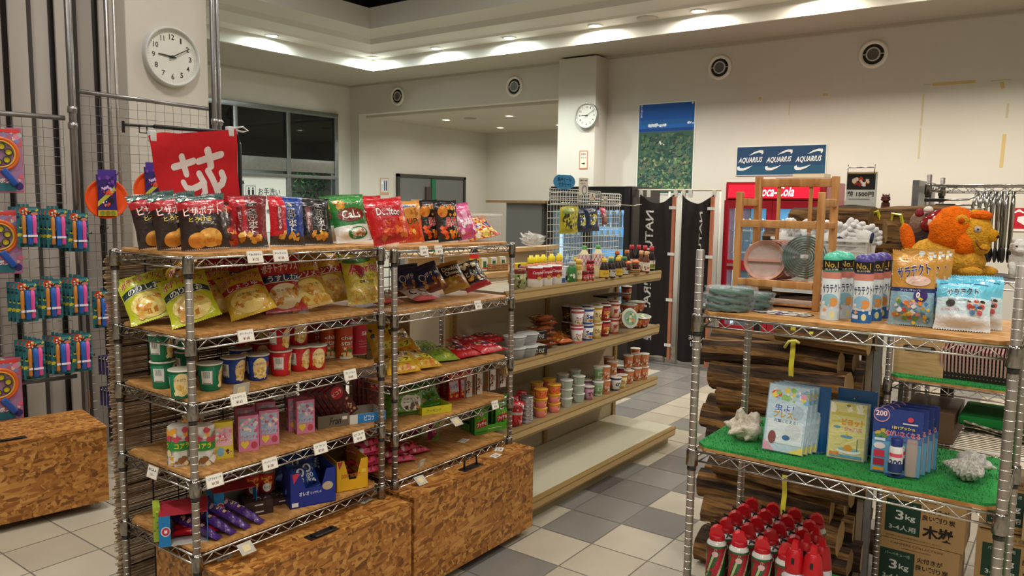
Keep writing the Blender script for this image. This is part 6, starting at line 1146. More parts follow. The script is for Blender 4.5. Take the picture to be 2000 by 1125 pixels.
for k in range(6): L(fo, 1074-(k % 2)*5, -2.43+.0*k, z, 'brown instant noodle pack in the pile on the middle shelf, %s from the bottom' % ORD[k], 'pile of brown noodle packs', 1.25+.1*(k % 2), -1.5, 0, .02+.031*k)
fo2 = P_(bag('noodle_pack', .12, .10, .035, lambda u, v: '#c2601f', [('b', 0, .5, .8, .7, ['#e08a2e', '#9a3f14', '#e9b25a'], 16, .09, 3)], seed=92), 'noodle pack'); L(fo2, 1108, -2.42, z, 'orange instant noodle pack lying right of the brown pile', None, 1.3, -1.35, 0, .02); L(fo2, 1106, -2.50, z, 'orange instant noodle pack lying behind the front orange one', None, 1.3, -1.35, 0, .02)
def cn(c, tx, txc, seed, band='#b8202c', cols=('#e9d9a8', '#c9703a', '#7a9a4a')): o = cup('noodle_cup', .030, .038, .098, c, [('r', 0, .9, 1, .14, band), ('r', 0, .08, 1, .10, band), ('t', tx, 0, .5, .26, .3, txc, .06), ('t', tx, .42, .5, .2, .3, txc, .06), ('b', 0, .25, .8, .16, list(cols), 16, .03, seed)], lidc='#d9cfc2', rim='#e9e6de'); o['category'] = 'noodle cup'; return o
c1 = cn('#e0dcd6', 'カップ', '#c83a4a', 1, '#d85a68'); c2 = cn('#e4e2dc', 'Sea', '#2a4a9a', 2, '#2f4f9f'); c3 = cn('#d9c48a', 'カレー', '#8a4a1c', 3, '#c9962f'); c4 = cn('#a82a2c', '辛', '#e9c24a', 4, '#7a1a1c'); c5 = cn('#d9b9a0', '麺', '#a83a34', 5, '#b8503a')
for k, (cp, px, nm) in enumerate(((c1, 1127, 'white and red'), (c2, 1147, 'white and blue'), (c3, 1164, 'beige curry'), (c4, 1180, 'dark red'), (c5, 1199, 'pinkish beige'))):
    for r_, (X, a) in enumerate(((-2.42, 'front'), (-2.51, 'rear'))):
        for q in (0, 1): L(cp, px-(r_*3), X, z, '%s noodle cup, %s %s one of its column on the middle shelf' % (nm, a, ('bottom', 'top')[q]), GM, 1.15, dz=q*.1005)
cbr = cn('#5a3a22', '大', '#e9c24a', 6, '#3a2a20'); L(cbr, 1108, -2.58, z, 'brown noodle cup at the back between the packs and the cups, bottom one', GM, 1.2); L(cbr, 1108, -2.58, z, 'brown noodle cup at the back between the packs and the cups, top one', GM, 1.2, dz=.1005)
bw = cup('bowl_cup', .042, .062, .075, '#9a4a26', [('r', 0, .2, 1, .3, '#3a3230'), ('t', 'どん兵衛', 0, .6, .2, .3, '#f0e2cc', .05), ('b', 0, .45, .9, .4, ['#e08a3a', '#c2502a', '#e9cf9a'], 30, .04, 2)], lidc='#cfd2c4', rim='#d9dccf', lids=[('e', 0, .5, .4, .4, '#8aa88a'), ('b', 0, .5, .5, .5, ['#e3dca8', '#d98a4a', '#5a8a5a'], 12, .08, 4)]); bw['category'] = 'bowl noodle'
L(bw, 1217, -2.385, z, 'bowl noodle tipped on its side showing a pale green lid', 'bowl noodles', 1.1, 1.35, .15, .062); L(bw, 1236, -2.44, z, 'bowl noodle with an orange front, bottom middle one', 'bowl noodles', 1.0); L(bw, 1252, -2.40, z, 'bowl noodle at the shelf end, bottom right one', 'bowl noodles', .9, .15, 0, .0)
L(bw, 1222, -2.56, z, 'bowl noodle at the back, bottom left one', 'bowl noodles', 1.2); L(bw, 1226, -2.50, z, 'bowl noodle stacked second layer, left one', 'bowl noodles', 1.3, dz=.078); L(bw, 1243, -2.52, z, 'bowl noodle stacked second layer, right one', 'bowl noodles', 1.1, dz=.078)
tc_ = cn('#b5552c', 'そば', '#f0dcc0', 7, '#5a3022'); L(tc_, 1222, -2.62, z, 'tall brown noodle cup standing on the rear bowls', GM, 1.1, dz=.155)
lidb = P_(ctn('flat_carton', .30, .12, .012, '#4a3024', [], '#3a241a'), 'carton'); L(lidb, 1195, -2.61, z, 'dark flat carton lying on top of the rear cups', None, 1.5, 0, 0, .2015)

# third shelf
z = .4525; GL = 'cups and tubs on the third gondola shelf'
cel = P_(bag('cellophane_pack', .075, .13, .045, lambda u, v: '#c9b9b4' if .42 < v < .58 else '#bf1f28', [('b', 0, .75, .6, .3, ['#e84a4a', '#f0dede', '#8a1018'], 12, .12, 3), ('b', 0, .2, .6, .3, ['#e84a4a', '#f0dede', '#8a1018'], 12, .12, 4)], seed=95), 'candy pack')
L(cel, 1010, -2.39, z, 'red cellophane pack at the left end of the third gondola shelf, front one', GL, 1.2, -.1, .1); L(cel, 1006, -2.47, z, 'red cellophane pack at the left end of the third gondola shelf, middle one', GL, 1.2, -.1, -.1); L(cel, 1016, -2.52, z, 'red cellophane pack at the left end of the third gondola shelf, rear one', GL, 1.2, -.1, .1)
tn = bottle('flat_tin', [(.034, 0), (.035, .003), (.033, .006), (.033, .018), (.035, .021), (.034, .024), (0, .0235)], '#b9b6b2', None, None, [('r', 0, .5, 1, .8, '#a9a3a0')], .0332, .012, .006, 'steel', cat='tin')
for k in range(6): L(tn, 1029, -2.40, z, 'flat silver tin in the stack beside the red packs, %s from the bottom' % ORD[k], 'stack of flat silver tins', 1.2, dz=.0245*k)
L(tn, 1032, -2.48, z, 'flat silver tin behind the stack, lower one', 'rear silver tins', 1.2); L(tn, 1032, -2.48, z, 'flat silver tin behind the stack, upper one', 'rear silver tins', 1.2, dz=.0245)
def tub(c, r0, r1, h, ds, lc): o = cup('snack_tub', r0, r1, h, c, ds, lidc=lc, rim=lc, lid='lid'); o['category'] = 'tub'; return o
tp = tub('#d9776a', .031, .037, .052, [('r', 0, .85, 1, .2, '#e0ac2c'), ('b', 0, .4, .8, .4, ['#e9a08a', '#c8443a', '#f0d2a8'], 14, .035, 3)], '#e6b73a'); tw = tub('#e0762c', .031, .037, .052, [('t', 'ワンタン', 0, .55, .3, .5, '#c8242c', .08), ('t', 'ワンタン', .42, .55, .3, .5, '#c8242c', .08)], '#e3a832')
for k, px in enumerate((1056, 1082)):
    for q in range(3): L((tw if q == 2 else tp), px, -2.41, z, 'round yellow rimmed tub, %s of the %s front stack' % (['bottom', 'middle', 'top'][q], ('left', 'right')[k]), 'yellow rimmed tubs', 1.2, dz=.054*q)
for k, px in enumerate((1048, 1072)):
    for q in range(3): L(tp, px, -2.52, z, 'round yellow rimmed tub, %s of the %s rear stack' % (['bottom', 'middle', 'top'][q], ('left', 'right')[k]), 'yellow rimmed tubs', 1.2, dz=.054*q)
tg = tub('#c9ccc0', .030, .037, .052, [('r', 0, .5, .34, .7, '#a9b8a4'), ('b', .3, .5, .3, .6, ['#6a7a5a', '#3a3a34', '#d9d6c4'], 12, .035, 4)], '#dfe0d6')
for k, px in enumerate((1106, 1130)):
    for q in range(3): L(tg, px, -2.42, z, 'round white and pale green tub, %s of the %s front stack' % (['bottom', 'middle', 'top'][q], ('left', 'right')[k]), 'white and pale green tubs', 1.2, dz=.054*q)
for k, px in enumerate((1098, 1122)):
    for q in range(3): L(tg, px, -2.53, z, 'round white and pale green tub, %s of the %s rear stack' % (['bottom', 'middle', 'top'][q], ('left', 'right')[k]), 'white and pale green tubs', 1.2, dz=.054*q)
cp_ = cn('#b98a9a', 'ぜん', '#6a2a4a', 8, '#8a5a78'); L(cp_, 1150, -2.40, z, 'pinkish purple cup between the pale tubs and the green cups', GL, 1.2, scale=.85); L(cp_, 1146, -2.50, z, 'pinkish purple cup behind the front one', GL, 1.2, scale=.85)
cg = cn('#7a9a6a', '抹茶', '#dfe6c8', 9, '#cfd8c4'); L(cg, 1168, -2.41, z, 'pale green cup, bottom one', GL, 1.2, scale=.9); L(cg, 1168, -2.43, z, 'pale green cup, top one', GL, 1.2, dz=.0905, scale=.9)
co = cn('#b8663a', 'ちゃん', '#f0d9bc', 10, '#c98a5a', ('#e9b98a', '#8a3a1c', '#f0e2cc')); cb_ = cn('#d0ccc4', 'の', '#20305a', 11, '#26346a')
for px, X, q, lb in ((1182, -2.40, 0, 'bottom one nearest the green cup'), (1181, -2.40, 1, 'top one nearest the green cup'), (1195, -2.44, 0, 'bottom one in the second column'), (1195, -2.44, 1, 'top one in the second column'), (1188, -2.53, 0, 'bottom one in the rear column'), (1188, -2.53, 1, 'top one in the rear column'), (1228, -2.42, 0, 'bottom one of the third column from the end'), (1226, -2.46, 1, 'top one of the third column from the end'), (1243, -2.42, 0, 'bottom one of the second column from the end'), (1242, -2.44, 1, 'top one of the second column from the end'), (1257, -2.40, 0, 'bottom one of the end column'), (1257, -2.40, 1, 'top one of the end column'), (1240, -2.54, 0, 'bottom one of the rear end column'), (1240, -2.54, 1, 'top one of the rear end column')):
    L(co, px, X, z, 'orange brown noodle cup, third shelf, '+lb.replace('column from the end', 'column from end'), 'orange brown noodle cups', 1.2, dz=q*.0905, scale=.9)
L(cb_, 1203, -2.385, z, 'white and navy noodle cup at the shelf front', GL, 1.2, scale=.9); L(c3, 1215, -2.39, z, 'beige curry noodle cup on the third shelf beside the navy one', GL, 1.2, scale=.9); L(c4, 1214, -2.50, z, 'dark red noodle cup behind on the third shelf', GL, 1.2, scale=.9)
# ================================================================ RIGHT SIDE: goods on and behind the foreground rack
def Rr(proto, px, Y, z, label, group=None, rz=0, tx=0, ty=0, dz=0, cat=None, scale=None):
    if tx or ty: dz = ground(proto, (tx, ty))+max(0, dz-.02)+.0004
    o = place(proto, (xat(px, Y, z+.05), Y, z+dz), (tx, ty, rz), label, group, scale)
    if cat: o['category'] = cat
    return o
zt = 1.3285
# insect spray cans
def spray(cap, body, ds, capc):
    t = thing('insect_spray', 'x', 'spray can'); m = MB(); m.lathe([(.0245, 0), (.026, .003), (.026, .135), (.022, .142)], body, 'gloss', 24); m.decals(ds, cylfn(.026, .14), 2*pi*.026, .14, 'card', lift=.0001, base=.0005); m.build('body', t)
    m = MB(); m.lathe([(.0255, .141), (.0262, .143), (.0262, .176), (.022, .188), (.012, .194), (0, .195)], cap, 'plastic', 24); m.decals([('r', 0, .5, .6, .86, '#1c1a18'), ('t', 'No.1', 0, .56, .24, .5, '#c9a44a', .05), ('t', '虫よけ剤', 0, .16, .22, .16, '#e0d9c4', .03)], cylfn(.0262, .034, .0262, .142), 2*pi*.0262, .034, 'card', lift=.0001); m.build('cap', t); return t
def sd(a, b): return [('r', 0, .93, .98, .13, '#d98a7a'), ('t', 'サラテクト', .02, .66, .34, .2, '#f2f2f0', .09, .1), ('t', 'サラテクト', .02, .66, .33, .18, '#1d2c5e', .03, .1), ('e', 0, .42, .14, .13, a), ('e', .06, .38, .08, .09, '#e39a4a'), ('r', 0, .12, .98, .26, b), ('b', 0, .28, .9, .2, ['#e3ecf0', a, '#bcd7e3', '#e9a36a'], 22, .03, 3), ('e', .05, .12, .04, .07, '#e6e2a0'), ('r', -.1, .12, .12, .08, '#e6ecf0')]
s1 = spray('#4fb79a', '#dfe8ea', sd('#8fc6d6', '#cfe0e6'), 0); s2 = spray('#4a3f86', '#dfe8ea', sd('#8fc0e0', '#2a6ab0'), 0)
GSp = 'insect spray cans on the wooden top board'
Rr(s1, 1622, 2.36, zt, 'insect spray can with a green cap, front one of three', GSp, .15); Rr(s1, 1646, 2.42, zt, 'insect spray can with a green cap, right behind the front one', GSp, .5); Rr(s1, 1634, 2.48, zt, 'insect spray can with a green cap, rear one', GSp, .1)
Rr(s2, 1684, 2.36, zt, 'insect spray can with a purple cap, front one of three', GSp, .1); Rr(s2, 1704, 2.43, zt, 'insect spray can with a purple cap, middle one', GSp, .4); Rr(s2, 1718, 2.50, zt, 'insect spray can with a purple cap, rear one', GSp, .2)
pch = P_(bag('refill_pouch', .115, .205, .035, lambda u, v: '#c9913e' if v > .52 else ('#27336e' if v > .42 else '#8fb3c4'), [('b', .1, .93, .7, .08, ['#e9d9b0', '#d9e0e6', '#e0b060'], 12, .07, 3), ('t', 'サラテクト', .0, .73, .80, .17, '#f4f1ea', .09, .22), ('t', 'サラテクト', .0, .73, .78, .15, '#22307a', .03, .22), ('e', .12, .60, .3, .07, '#e6c3b4'), ('e', .2, .40, .17, .09, '#3a2a6a'), ('t', '0', .14, .41, .1, .08, '#f2f0f4', .08), ('t', 'アルコール', -.05, .47, .5, .025, '#e9e9f0'), ('b', 0, .2, .86, .34, ['#c9443a', '#e9c84a', '#e3a0b4', '#5fa05a', '#dfe7ea', '#d9762c', '#4a7ab0'], 46, .06, 5)], seed=101), 'pouch')
GPc = 'gold refill pouches on the wooden top board'
Rr(pch, 1780, 2.38, zt, 'gold and blue refill pouch standing on the top board, front one of three', GPc, .12, -.05); Rr(pch, 1797, 2.44, zt, 'gold and blue refill pouch standing on the top board, middle one', GPc, .12, -.05); Rr(pch, 1812, 2.50, zt, 'gold and blue refill pouch standing on the top board, rear one', GPc, .12, -.05)
wip = P_(bag('wipes_pack', .135, .135, .045, lambda u, v: '#dfe3e4' if v < .3 else ('#cfe4ea' if v < .62 else '#66bfd6'), [('t', 'サラテクト', -.02, .72, .62, .17, '#eef4f6', .09, .08), ('t', 'サラテクト', -.02, .72, .60, .15, '#1f2a4e', .03, .08), ('e', -.25, .48, .09, .07, '#4a4a44'), ('r', -.1, .56, .4, .03, '#8aa3ac'), ('t', '水で湿らせて', -.24, .36, .36, .05, '#d48a9a', .02)]+[d for i, x in enumerate((.12, .24, .36, .18, .32)) for d in (('e', x, .50-(i > 2)*.12, .045, .05, '#e9bfa0'), ('e', x, .535-(i > 2)*.12, .05, .03, '#b0452f' if i % 2 else '#3a3230'), ('e', x, .43-(i > 2)*.12, .05, .05, '#5a86b8' if i % 2 else '#c9505a'))]+[('r', 0, .95, .9, .06, '#3aa6c4')], seed=102, m='foil'), 'wipes')
GW = 'pale blue wipes packs on the wooden top board'
Rr(wip, 1880, 2.36, zt, 'pale blue wipes pack leaning back, front one of three', GW, .12, -.35); Rr(wip, 1905, 2.43, zt, 'pale blue wipes pack leaning back, middle one', GW, .2, -.3, .0, .006); Rr(wip, 1900, 2.50, zt, 'pale blue wipes pack leaning back, rear one against which the others rest', GW, .1, -.15, 0, .012)
# silicone tableware: green coils, plates
def coil(n=9, r=.068, th=.018, c='#14523c'):
    m = MB()
    for k in range(n):
        r1 = r*(k+1)/n; r0 = r1-r/n*.62; m.lathe([(r0, 0), (r0, th), (r1, th), (r1, 0), (r0, 0)], c, 'plastic', 36, cap=False)
    return m
def wrap(m, r, th, seed):    # crinkled clear film round a disc
    rg = random.Random(seed); pr = []
    def f(u, v):
        a = 2*pi*u; rr_ = (r+.006+.010*abs(sin(a*9+seed))*abs(sin(v*6+a*3)))*(1 if .1 < v < .9 else 0.0); z = -.002+(th+.006)*max(0, min(1, (v-.1)/.8))+.003*sin(a*13+v*9)
        return (rr_*cos(a), rr_*sin(a), z)
    m.grid(f, 48, 8, '#e8eef0', 'film')
def rollthing(): 
    t = thing('collapsible_bowl', 'x', 'bowl'); coil().build('rings', t); m = MB(); wrap(m, .068, .018, 3); m.build('film', t); return t
rt = rollthing()
GCo = 'folded green silicone bowls in clear film'
for k, (px, Y, dz, lb) in enumerate(((1422, 2.345, .001, 'bottom of the front stack'), (1424, 2.345, .025, 'middle of the front stack'), (1428, 2.345, .049, 'top of the front stack'), (1462, 2.46, .001, 'bottom of the rear pair'), (1464, 2.46, .025, 'top of the rear pair'))):
    Rr(rt, px, Y, zt, 'green silicone bowl in film at the left board end, '+lb, GCo, .3*k, 0, 0, dz+.003)
o = Rr(rt, 1571, 2.575, 1.411, 'green silicone coil in clear film standing upright on the display rack', GCo, .2, pi/2-.12, 0, .006); 
m = MB(); m.box(-.012, .012, -.006, .006, .0181, .019, '#e9e7e0', 'paper'); m.build('price_sticker', o)
pl = thing('divided_plate', 'x', 'plate')
m = MB(); m.lathe([(0, 0), (.055, 0), (.064, .012), (.066, .012), (.0665, .010), (.058, -.003), (0, -.003)], '#c08d7a', 'plastic', 40); m.build('plate_body', pl)
m = MB(); m.lathe([(.0535, .001), (.0, .001)], '#d9d5cf', 'frost', 36); m.box(-.052, .052, -.004, .004, .001, .009, '#c08d7a', 'plastic'); m.build('film', pl)
for k in range(6): Rr(pl, 1493+k*8, 2.545+k*.018, 1.411, 'pinkish divided plate standing on the display rack, %s from the front' % ORD[k], 'divided plates on the display rack', .25, pi/2-.12, 0, .002)

# ---- green turf shelf: hooks stands with packs, blister packs, shells
zg = .890+.019
def stand(label, px, Y, h=.19):
    t = thing('pack_stand', label, 'stand', (xat(px, Y, zg), Y, zg), .05)
    m = MB(); m.bbox(-.055, .055, -.002, .002, .005, h, '#1f5f9c', 'plastic', .0015); m.build('back_plate', t); m = MB(); m.lathe([(.05, 0), (.05, .004), (.048, .005), (0, .005)], '#1f5f9c', 'frost', 30, sy=.6); m.build('foot', t)
    m = MB(); m.tube([(0, -.002, h-.02), (0, -.05, h-.02), (0, -.054, h-.014)], .0018, '#c9c6c0', 'chrome', 6); m.build('hook', t)
    return t
stand('blue pack stand behind the white and blue repellent packs', 1580, 2.41, .205); stand('blue pack stand behind the yellow sachet', 1668, 2.46, .2)
def flatpack(name, w, h, c, ds, th=.004, cat='pack'):
    m = MB(); m.box(-w/2, w/2, -th/2, th/2, 0, h, c, 'foil'); m.decals(ds, lambda x, v, k: (x*w, -th/2-k, v*h), w, h, 'foil', lift=.0001, base=.0004)
    m.box(-w/2-.003, w/2+.003, -.0006, .0006, -.003, h+.003, '#a9c6dc', 'frost'); return P_(m.build(name), cat)
bl = flatpack('repellent_pack', .115, .20, '#bcd3e0', [('b', .05, .86, .8, .18, ['#e9d24a', '#e9a3b8', '#8fc06a', '#7ab0d8', '#f0e6ea'], 26, .07, 3), ('e', -.3, .86, .13, .06, '#d9502c'), ('t', '虫よけ', 0, .66, .66, .13, '#f4f4f2', .1), ('t', '虫よけ', 0, .66, .64, .11, '#2a5ab0', .04), ('t', 'プレスα', -.02, .56, .62, .1, '#c99a1d', .05), ('r', 0, .3, .9, .36, '#dbe6ea'), ('t', '衣類に使える！', .0, .46, .6, .05, '#3a5a8c', .03), ('e', .28, .62, .14, .1, '#a9bfd0'), ('e', .2, .32, .2, .12, '#cfd9da'), ('e', .05, .22, .1, .04, '#3a6a9c'), ('e', -.3, .2, .1, .1, '#8a4a4a'), ('p', [(-.5, 0), (-.2, 0), (-.5, .16)], '#e3a0b4'), ('p', [(.5, 0), (.1, 0), (.5, .12)], '#e9d86a')])
GRp = 'white and blue repellent packs on the turf shelf'
for k in range(4): Rr(bl, 1529+k*9, 2.325+k*.020, zg, 'white and blue repellent pack leaning back, %s from the front' % ORD[k], GRp, .12, -.16, .04, .004)
yl = flatpack('bath_sachet', .10, .165, '#dcd48a', [('b', 0, .9, .9, .16, ['#e6dfa8', '#cfc45a', '#f0ead0'], 14, .1, 3), ('r', 0, .8, .9, .06, '#cfc45a'), ('r', 0, .66, .9, .03, '#cfc45a'), ('t', 'ピヨッ！', .12, .66, .56, .12, '#e58a1c', .09), ('t', '空気風呂', .16, .54, .5, .08, '#efe3c8', .08), ('t', '空気風呂', .16, .54, .48, .07, '#d98a6a', .02), ('e', -.28, .56, .1, .02, '#5a9ac0'), ('e', 0, .40, .17, .025, '#5a9ac0'), ('p', [(-.03, .42), (.03, .42), (0, .5)], '#d9c22a'), ('e', .08, .15, .34, .055, '#e9ede6'), ('e', .08, .175, .3, .035, '#8fb0ae'), ('e', .06, .2, .12, .06, '#d99a2c'), ('r', .3, .27, .015, .22, '#3a3a3a'), ('r', 0, .05, .9, .05, '#5a9ac0'), ('r', -.32, .08, .26, .06, '#d9893c'), ('r', 0, .955, .1, .02, '#3a3428')], cat='sachet')
for k in range(2): Rr(yl, 1652+k*5, 2.385+k*.015, zg, 'yellow bath sachet leaning on its blue stand, %s one' % ('front', 'rear')[k], 'yellow bath sachets', .1, -.14, 0, .01)
bt_ = thing('spray_blister_pack', 'x', 'blister pack'); w_, h_ = .125, .185
m = MB(); m.box(-w_/2, w_/2, 0, .0015, 0, h_, '#2b3f86', 'card'); m.decals([('r', 0, .26, .99, .5, '#6aa9d0'), ('r', 0, .56, .99, .12, '#4a78b8')], lambda x, v, k: (x*w_, -k, v*h_), w_, h_, 'card')
m.lathe([(.027, 0), (.027, .0015), (0, .0015)], '#2b3f86', 'card', 28)
F = lambda x, v, k: (x*w_, -.0012-k, v*h_)
m.decals([('e', -.34, .90, .17, .115, '#d9a0a8'), ('e', -.34, .90, .15, .10, '#3a4a92'), ('t', '200', -.34, .92, .24, .09, '#e36a5a', .1), ('t', '200', -.34, .92, .23, .08, '#f6e3dc', .03), ('e', .25, .87, .06, .04, '#d94a5a'), ('r', .25, .80, .3, .02, '#dfe3ea'), ('t', '1日1プッシュ', .12, .73, .46, .05, '#f0e04a', .08), ('t', '蚊がいなくなる', .1, .635, .72, .09, '#f2eef0', .14), ('t', '蚊がいなくなる', .1, .635, .70, .08, '#d9304a', .04), ('t', 'スプレー', .08, .55, .36, .06, '#d9304a', .05), ('b', -.34, .62, .2, .1, ['#5f8a4a', '#c9a84a'], 8, .05, 2), ('r', -.34, .52, .22, .04, '#cfe0ea'), ('e', -.34, .42, .12, .05, '#e6d6da'), ('r', -.34, .3, .22, .1, '#c9304a'), ('r', -.34, .17, .22, .1, '#a8223a'), ('r', -.34, .06, .24, .05, '#d9962c')], F, w_, h_, 'card', lift=.0001); m.build('backing_card', bt_)
m = MB(); m.lathe([(.0165, .012), (.018, .015), (.018, .082), (.014, .088)], '#dfdcd6', 'gloss', 20, (.002, -.02, 0)); m.decals([('r', 0, .2, .98, .36, '#26356a'), ('t', '200', 0, .42, .3, .24, '#26356a', .08), ('r', 0, .72, .34, .14, '#d9506a')], lambda x, v, k: (lambda q: (q[0]+.002, q[1]-.02, q[2]))(cylfn(.018, .07, .018, .014)(x, v, k)), 2*pi*.018, .07, 'card', lift=.0001, base=.0005); b_ = m.build('spray_bottle', bt_)
m = MB(); m.lathe([(.0145, .087), (.015, .088), (.015, .108), (.013, .11), (0, .11)], '#24357a', 'plastic', 18, (.002, -.02, 0)); m.build('cap', b_)
m = MB(); m.bbox(.026, .054, -.028, -.0015, .006, .11, '#d9b8a0', 'frost', .006); m.build('dispenser_bubble', bt_)
for k in range(4): Rr(bt_, 1749+k*11, 2.335+k*.036, zg, 'blue insect spray blister pack standing on the turf, %s from the front' % ORD[k], 'blue insect spray blister packs', .1, -.03, 0, .001)
def seashell(name, L_, r, seed, col, spikes, ribs, label, px, Y, z, rot, m_='shell', cat='seashell'):
    m = MB(); nu, nv = 40, 44
    def f(u, v):
        a = 2*pi*u; t = v; tw = a+t*9
        rr_ = r*(.04+.96*min(1, t/.62)**.9)*(max(0, (1-t)/.38)**.45 if t > .62 else 1)
        rr_ *= 1+.16*sin(ribs*t*6.28+a)+spikes*max(0, cos(a*5+t*2))**3*math.exp(-((t-.55)/.16)**2)+.5*spikes*max(0, cos(a*6))**3*math.exp(-((t-.78)/.08)**2)
        lip = .35*r*math.exp(-((t-.35)/.25)**2)*max(0, cos(a-.6))**2
        return (rr_*cos(a)+lip, rr_*sin(a)*.85, t*L_-L_/2)
    rg = random.Random(seed); m.grid(f, nu, nv, lambda u, v: rg.choice(col), m_)
    o = tag(m.build(name), label, cat); o.location = (xat(px, Y, z), Y, z); o.rotation_euler = rot; return o
WH = ['#dcd3c4', '#d6cab8', '#e3dacb', '#d0bfa9']; GY = ['#d0cdc6', '#c9c6c0', '#dedbd4', '#bdb9b2']
seashell('seashell', .14, .046, 1, WH, 1.1, 3, 'large spiky cream seashell lying on the turf shelf', 1449, 2.405, zg+.036, (pi/2, .3, 1.3))
seashell('seashell', .085, .032, 2, WH, .35, 4, 'smaller cream seashell resting behind the large spiky one', 1462, 2.50, zg+.026, (pi/2, -.5, .5))
seashell('seashell', .115, .036, 3, GY+['#a99a8f'], .12, 9, 'ribbed grey and brown seashell at the right of the turf shelf', 1880, 2.42, zg+.033, (pi/2, 0, 1.2))
seashell('seashell', .115, .032, 4, GY, .45, 4, 'pale grey seashell with a pointed tail leaning behind the ribbed one', 1908, 2.49, zg+.035, (pi/2-.3, 0, -1.0))

# ---- gas torch cans on the low shelf
zl = .385+.019
tc = thing('gas_can', 'x', 'gas can')
m = MB(); m.lathe([(.030, 0), (.0315, .003), (.0315, .160), (.029, .167), (.026, .170), (.0255, .174), (.012, .178)], ['#bdb9b2', '#1f5a35']+['#c9c6c0']*5, 'gloss', 26)
m.decals([('r', -.38, .5, .10, .98, '#a82530', -.3), ('r', -.18, .5, .07, .98, '#a82530', -.3), ('r', .02, .5, .08, .98, '#a82530', -.3), ('r', .26, .5, .12, .98, '#a82530', -.3), ('r', .44, .5, .05, .98, '#a82530', -.3), ('r', .02, .93, .95, .06, '#8a1f28'), ('r', -.10, .5, .035, .95, '#b8c08a', -.3), ('r', .40, .5, .035, .95, '#b8c08a', -.3), ('r', .08, .5, .03, .95, '#c9c0a0', -.3), ('t', 'カセットガス', .02, .55, .22, .2, '#c9344a', .06, .9), ('e', 0, .84, .05, .06, '#d9b0b0'), ('r', .02, .25, .1, .2, '#2a7a3a'), ('b', 0, .5, .95, .9, ['#a82530', '#1d4f2f', '#b9ae86', '#30683c'], 22, .025, 5)], cylfn(.0315, .156, .0315, .003), 2*pi*.0315, .156, 'card', lift=.0001, base=.0005); m.build('body', tc)
m = MB(); m.lathe([(.024, .170), (.025, .174), (.0245, .188), (.020, .19)], '#a8151f', 'plastic', 20); m.prism([(-.022, .186), (.020, .186), (.022, .20), (.014, .214), (0, .220), (-.014, .214), (-.022, .204)], -.013, .013, '#c01824', 'plastic'); m.build('burner_head', tc)
m = MB(); m.tube([(-.02, 0, .196), (-.036, 0, .202), (-.038, 0, .208)], .004, '#3a3634', 'darkmetal', 8); m.tube([(-.036, 0, .2), (-.040, 0, .192)], .0025, '#2a2624', 'darkmetal', 6); m.build('nozzle', tc)
for r_ in range(5):
    for c in range(4):
        Rr_lb = 'red topped green gas can, %s of the four in %s row' % (side(c, 4), ['the front', 'the second', 'the third', 'the fourth', 'the back'][r_])
        place(tc, (-.888+.074*c+.002*r_, 2.345+.076*r_, zl), (0, 0, .25+.06*((r_*7+c*5) % 3)), Rr_lb, 'gas cans standing in rows on the lowest shelf')
wc = thing('foam_spray', 'x', 'spray can')
m = MB(); m.lathe([(.029, 0), (.0305, .003), (.0305, .110), (.027, .122)], '#d2d0dc', 'gloss', 26); m.decals([('r', 0, .3, .98, .16, '#8f9ac4'), ('v', 'フマキラー', .0, .5, .1, .9, '#24307a', .06), ('v', '強力殺虫', .14, .5, .05, .8, '#24307a', .02), ('r', -.2, .5, .06, .8, '#b9bcd4')], cylfn(.0305, .112, .0305, .003), 2*pi*.0305, .112, 'card', lift=.0001, base=.0005); m.build('body', wc)
m = MB(); m.lathe([(.0285, .120), (.0295, .124), (.022, .17), (.016, .176), (.015, .178)], '#b8161f', 'plastic', 24); m.prism([(-.010, .165), (.012, .165), (.008, .196), (-.006, .198)], -.012, .010, '#c81a24', 'plastic'); m.box(-.004, .004, -.026, -.0245, .14, .16, '#1d1a1a', 'plastic'); m.build('trigger_cap', wc)
for k, (px, Y, lb) in enumerate(((1547, 2.335, 'left one in front'), (1583, 2.335, 'right one in front'), (1570, 2.41, 'left one of the second row'), (1600, 2.41, 'right one of the second row'), (1588, 2.49, 'one in the third row'))): Rr(wc, px, Y, zl, 'white spray can with a red trigger cap, '+lb, 'white spray cans on the lowest shelf', .1, scale=(1.06, 1.06, 1.22))
m = MB(); m.box(-.01, .01, -.0015, 0, -.03, 0, '#c9c9c4', 'clear'); m.box(-.045, .0, -.002, -.001, -.045, 0, '#b9c4bc', 'clear'); tag(m.build('shelf_tag', loc=(-.83, FY0-.006, .39)), 'clear plastic tag holder clipped to the lowest shelf', 'tag holder')

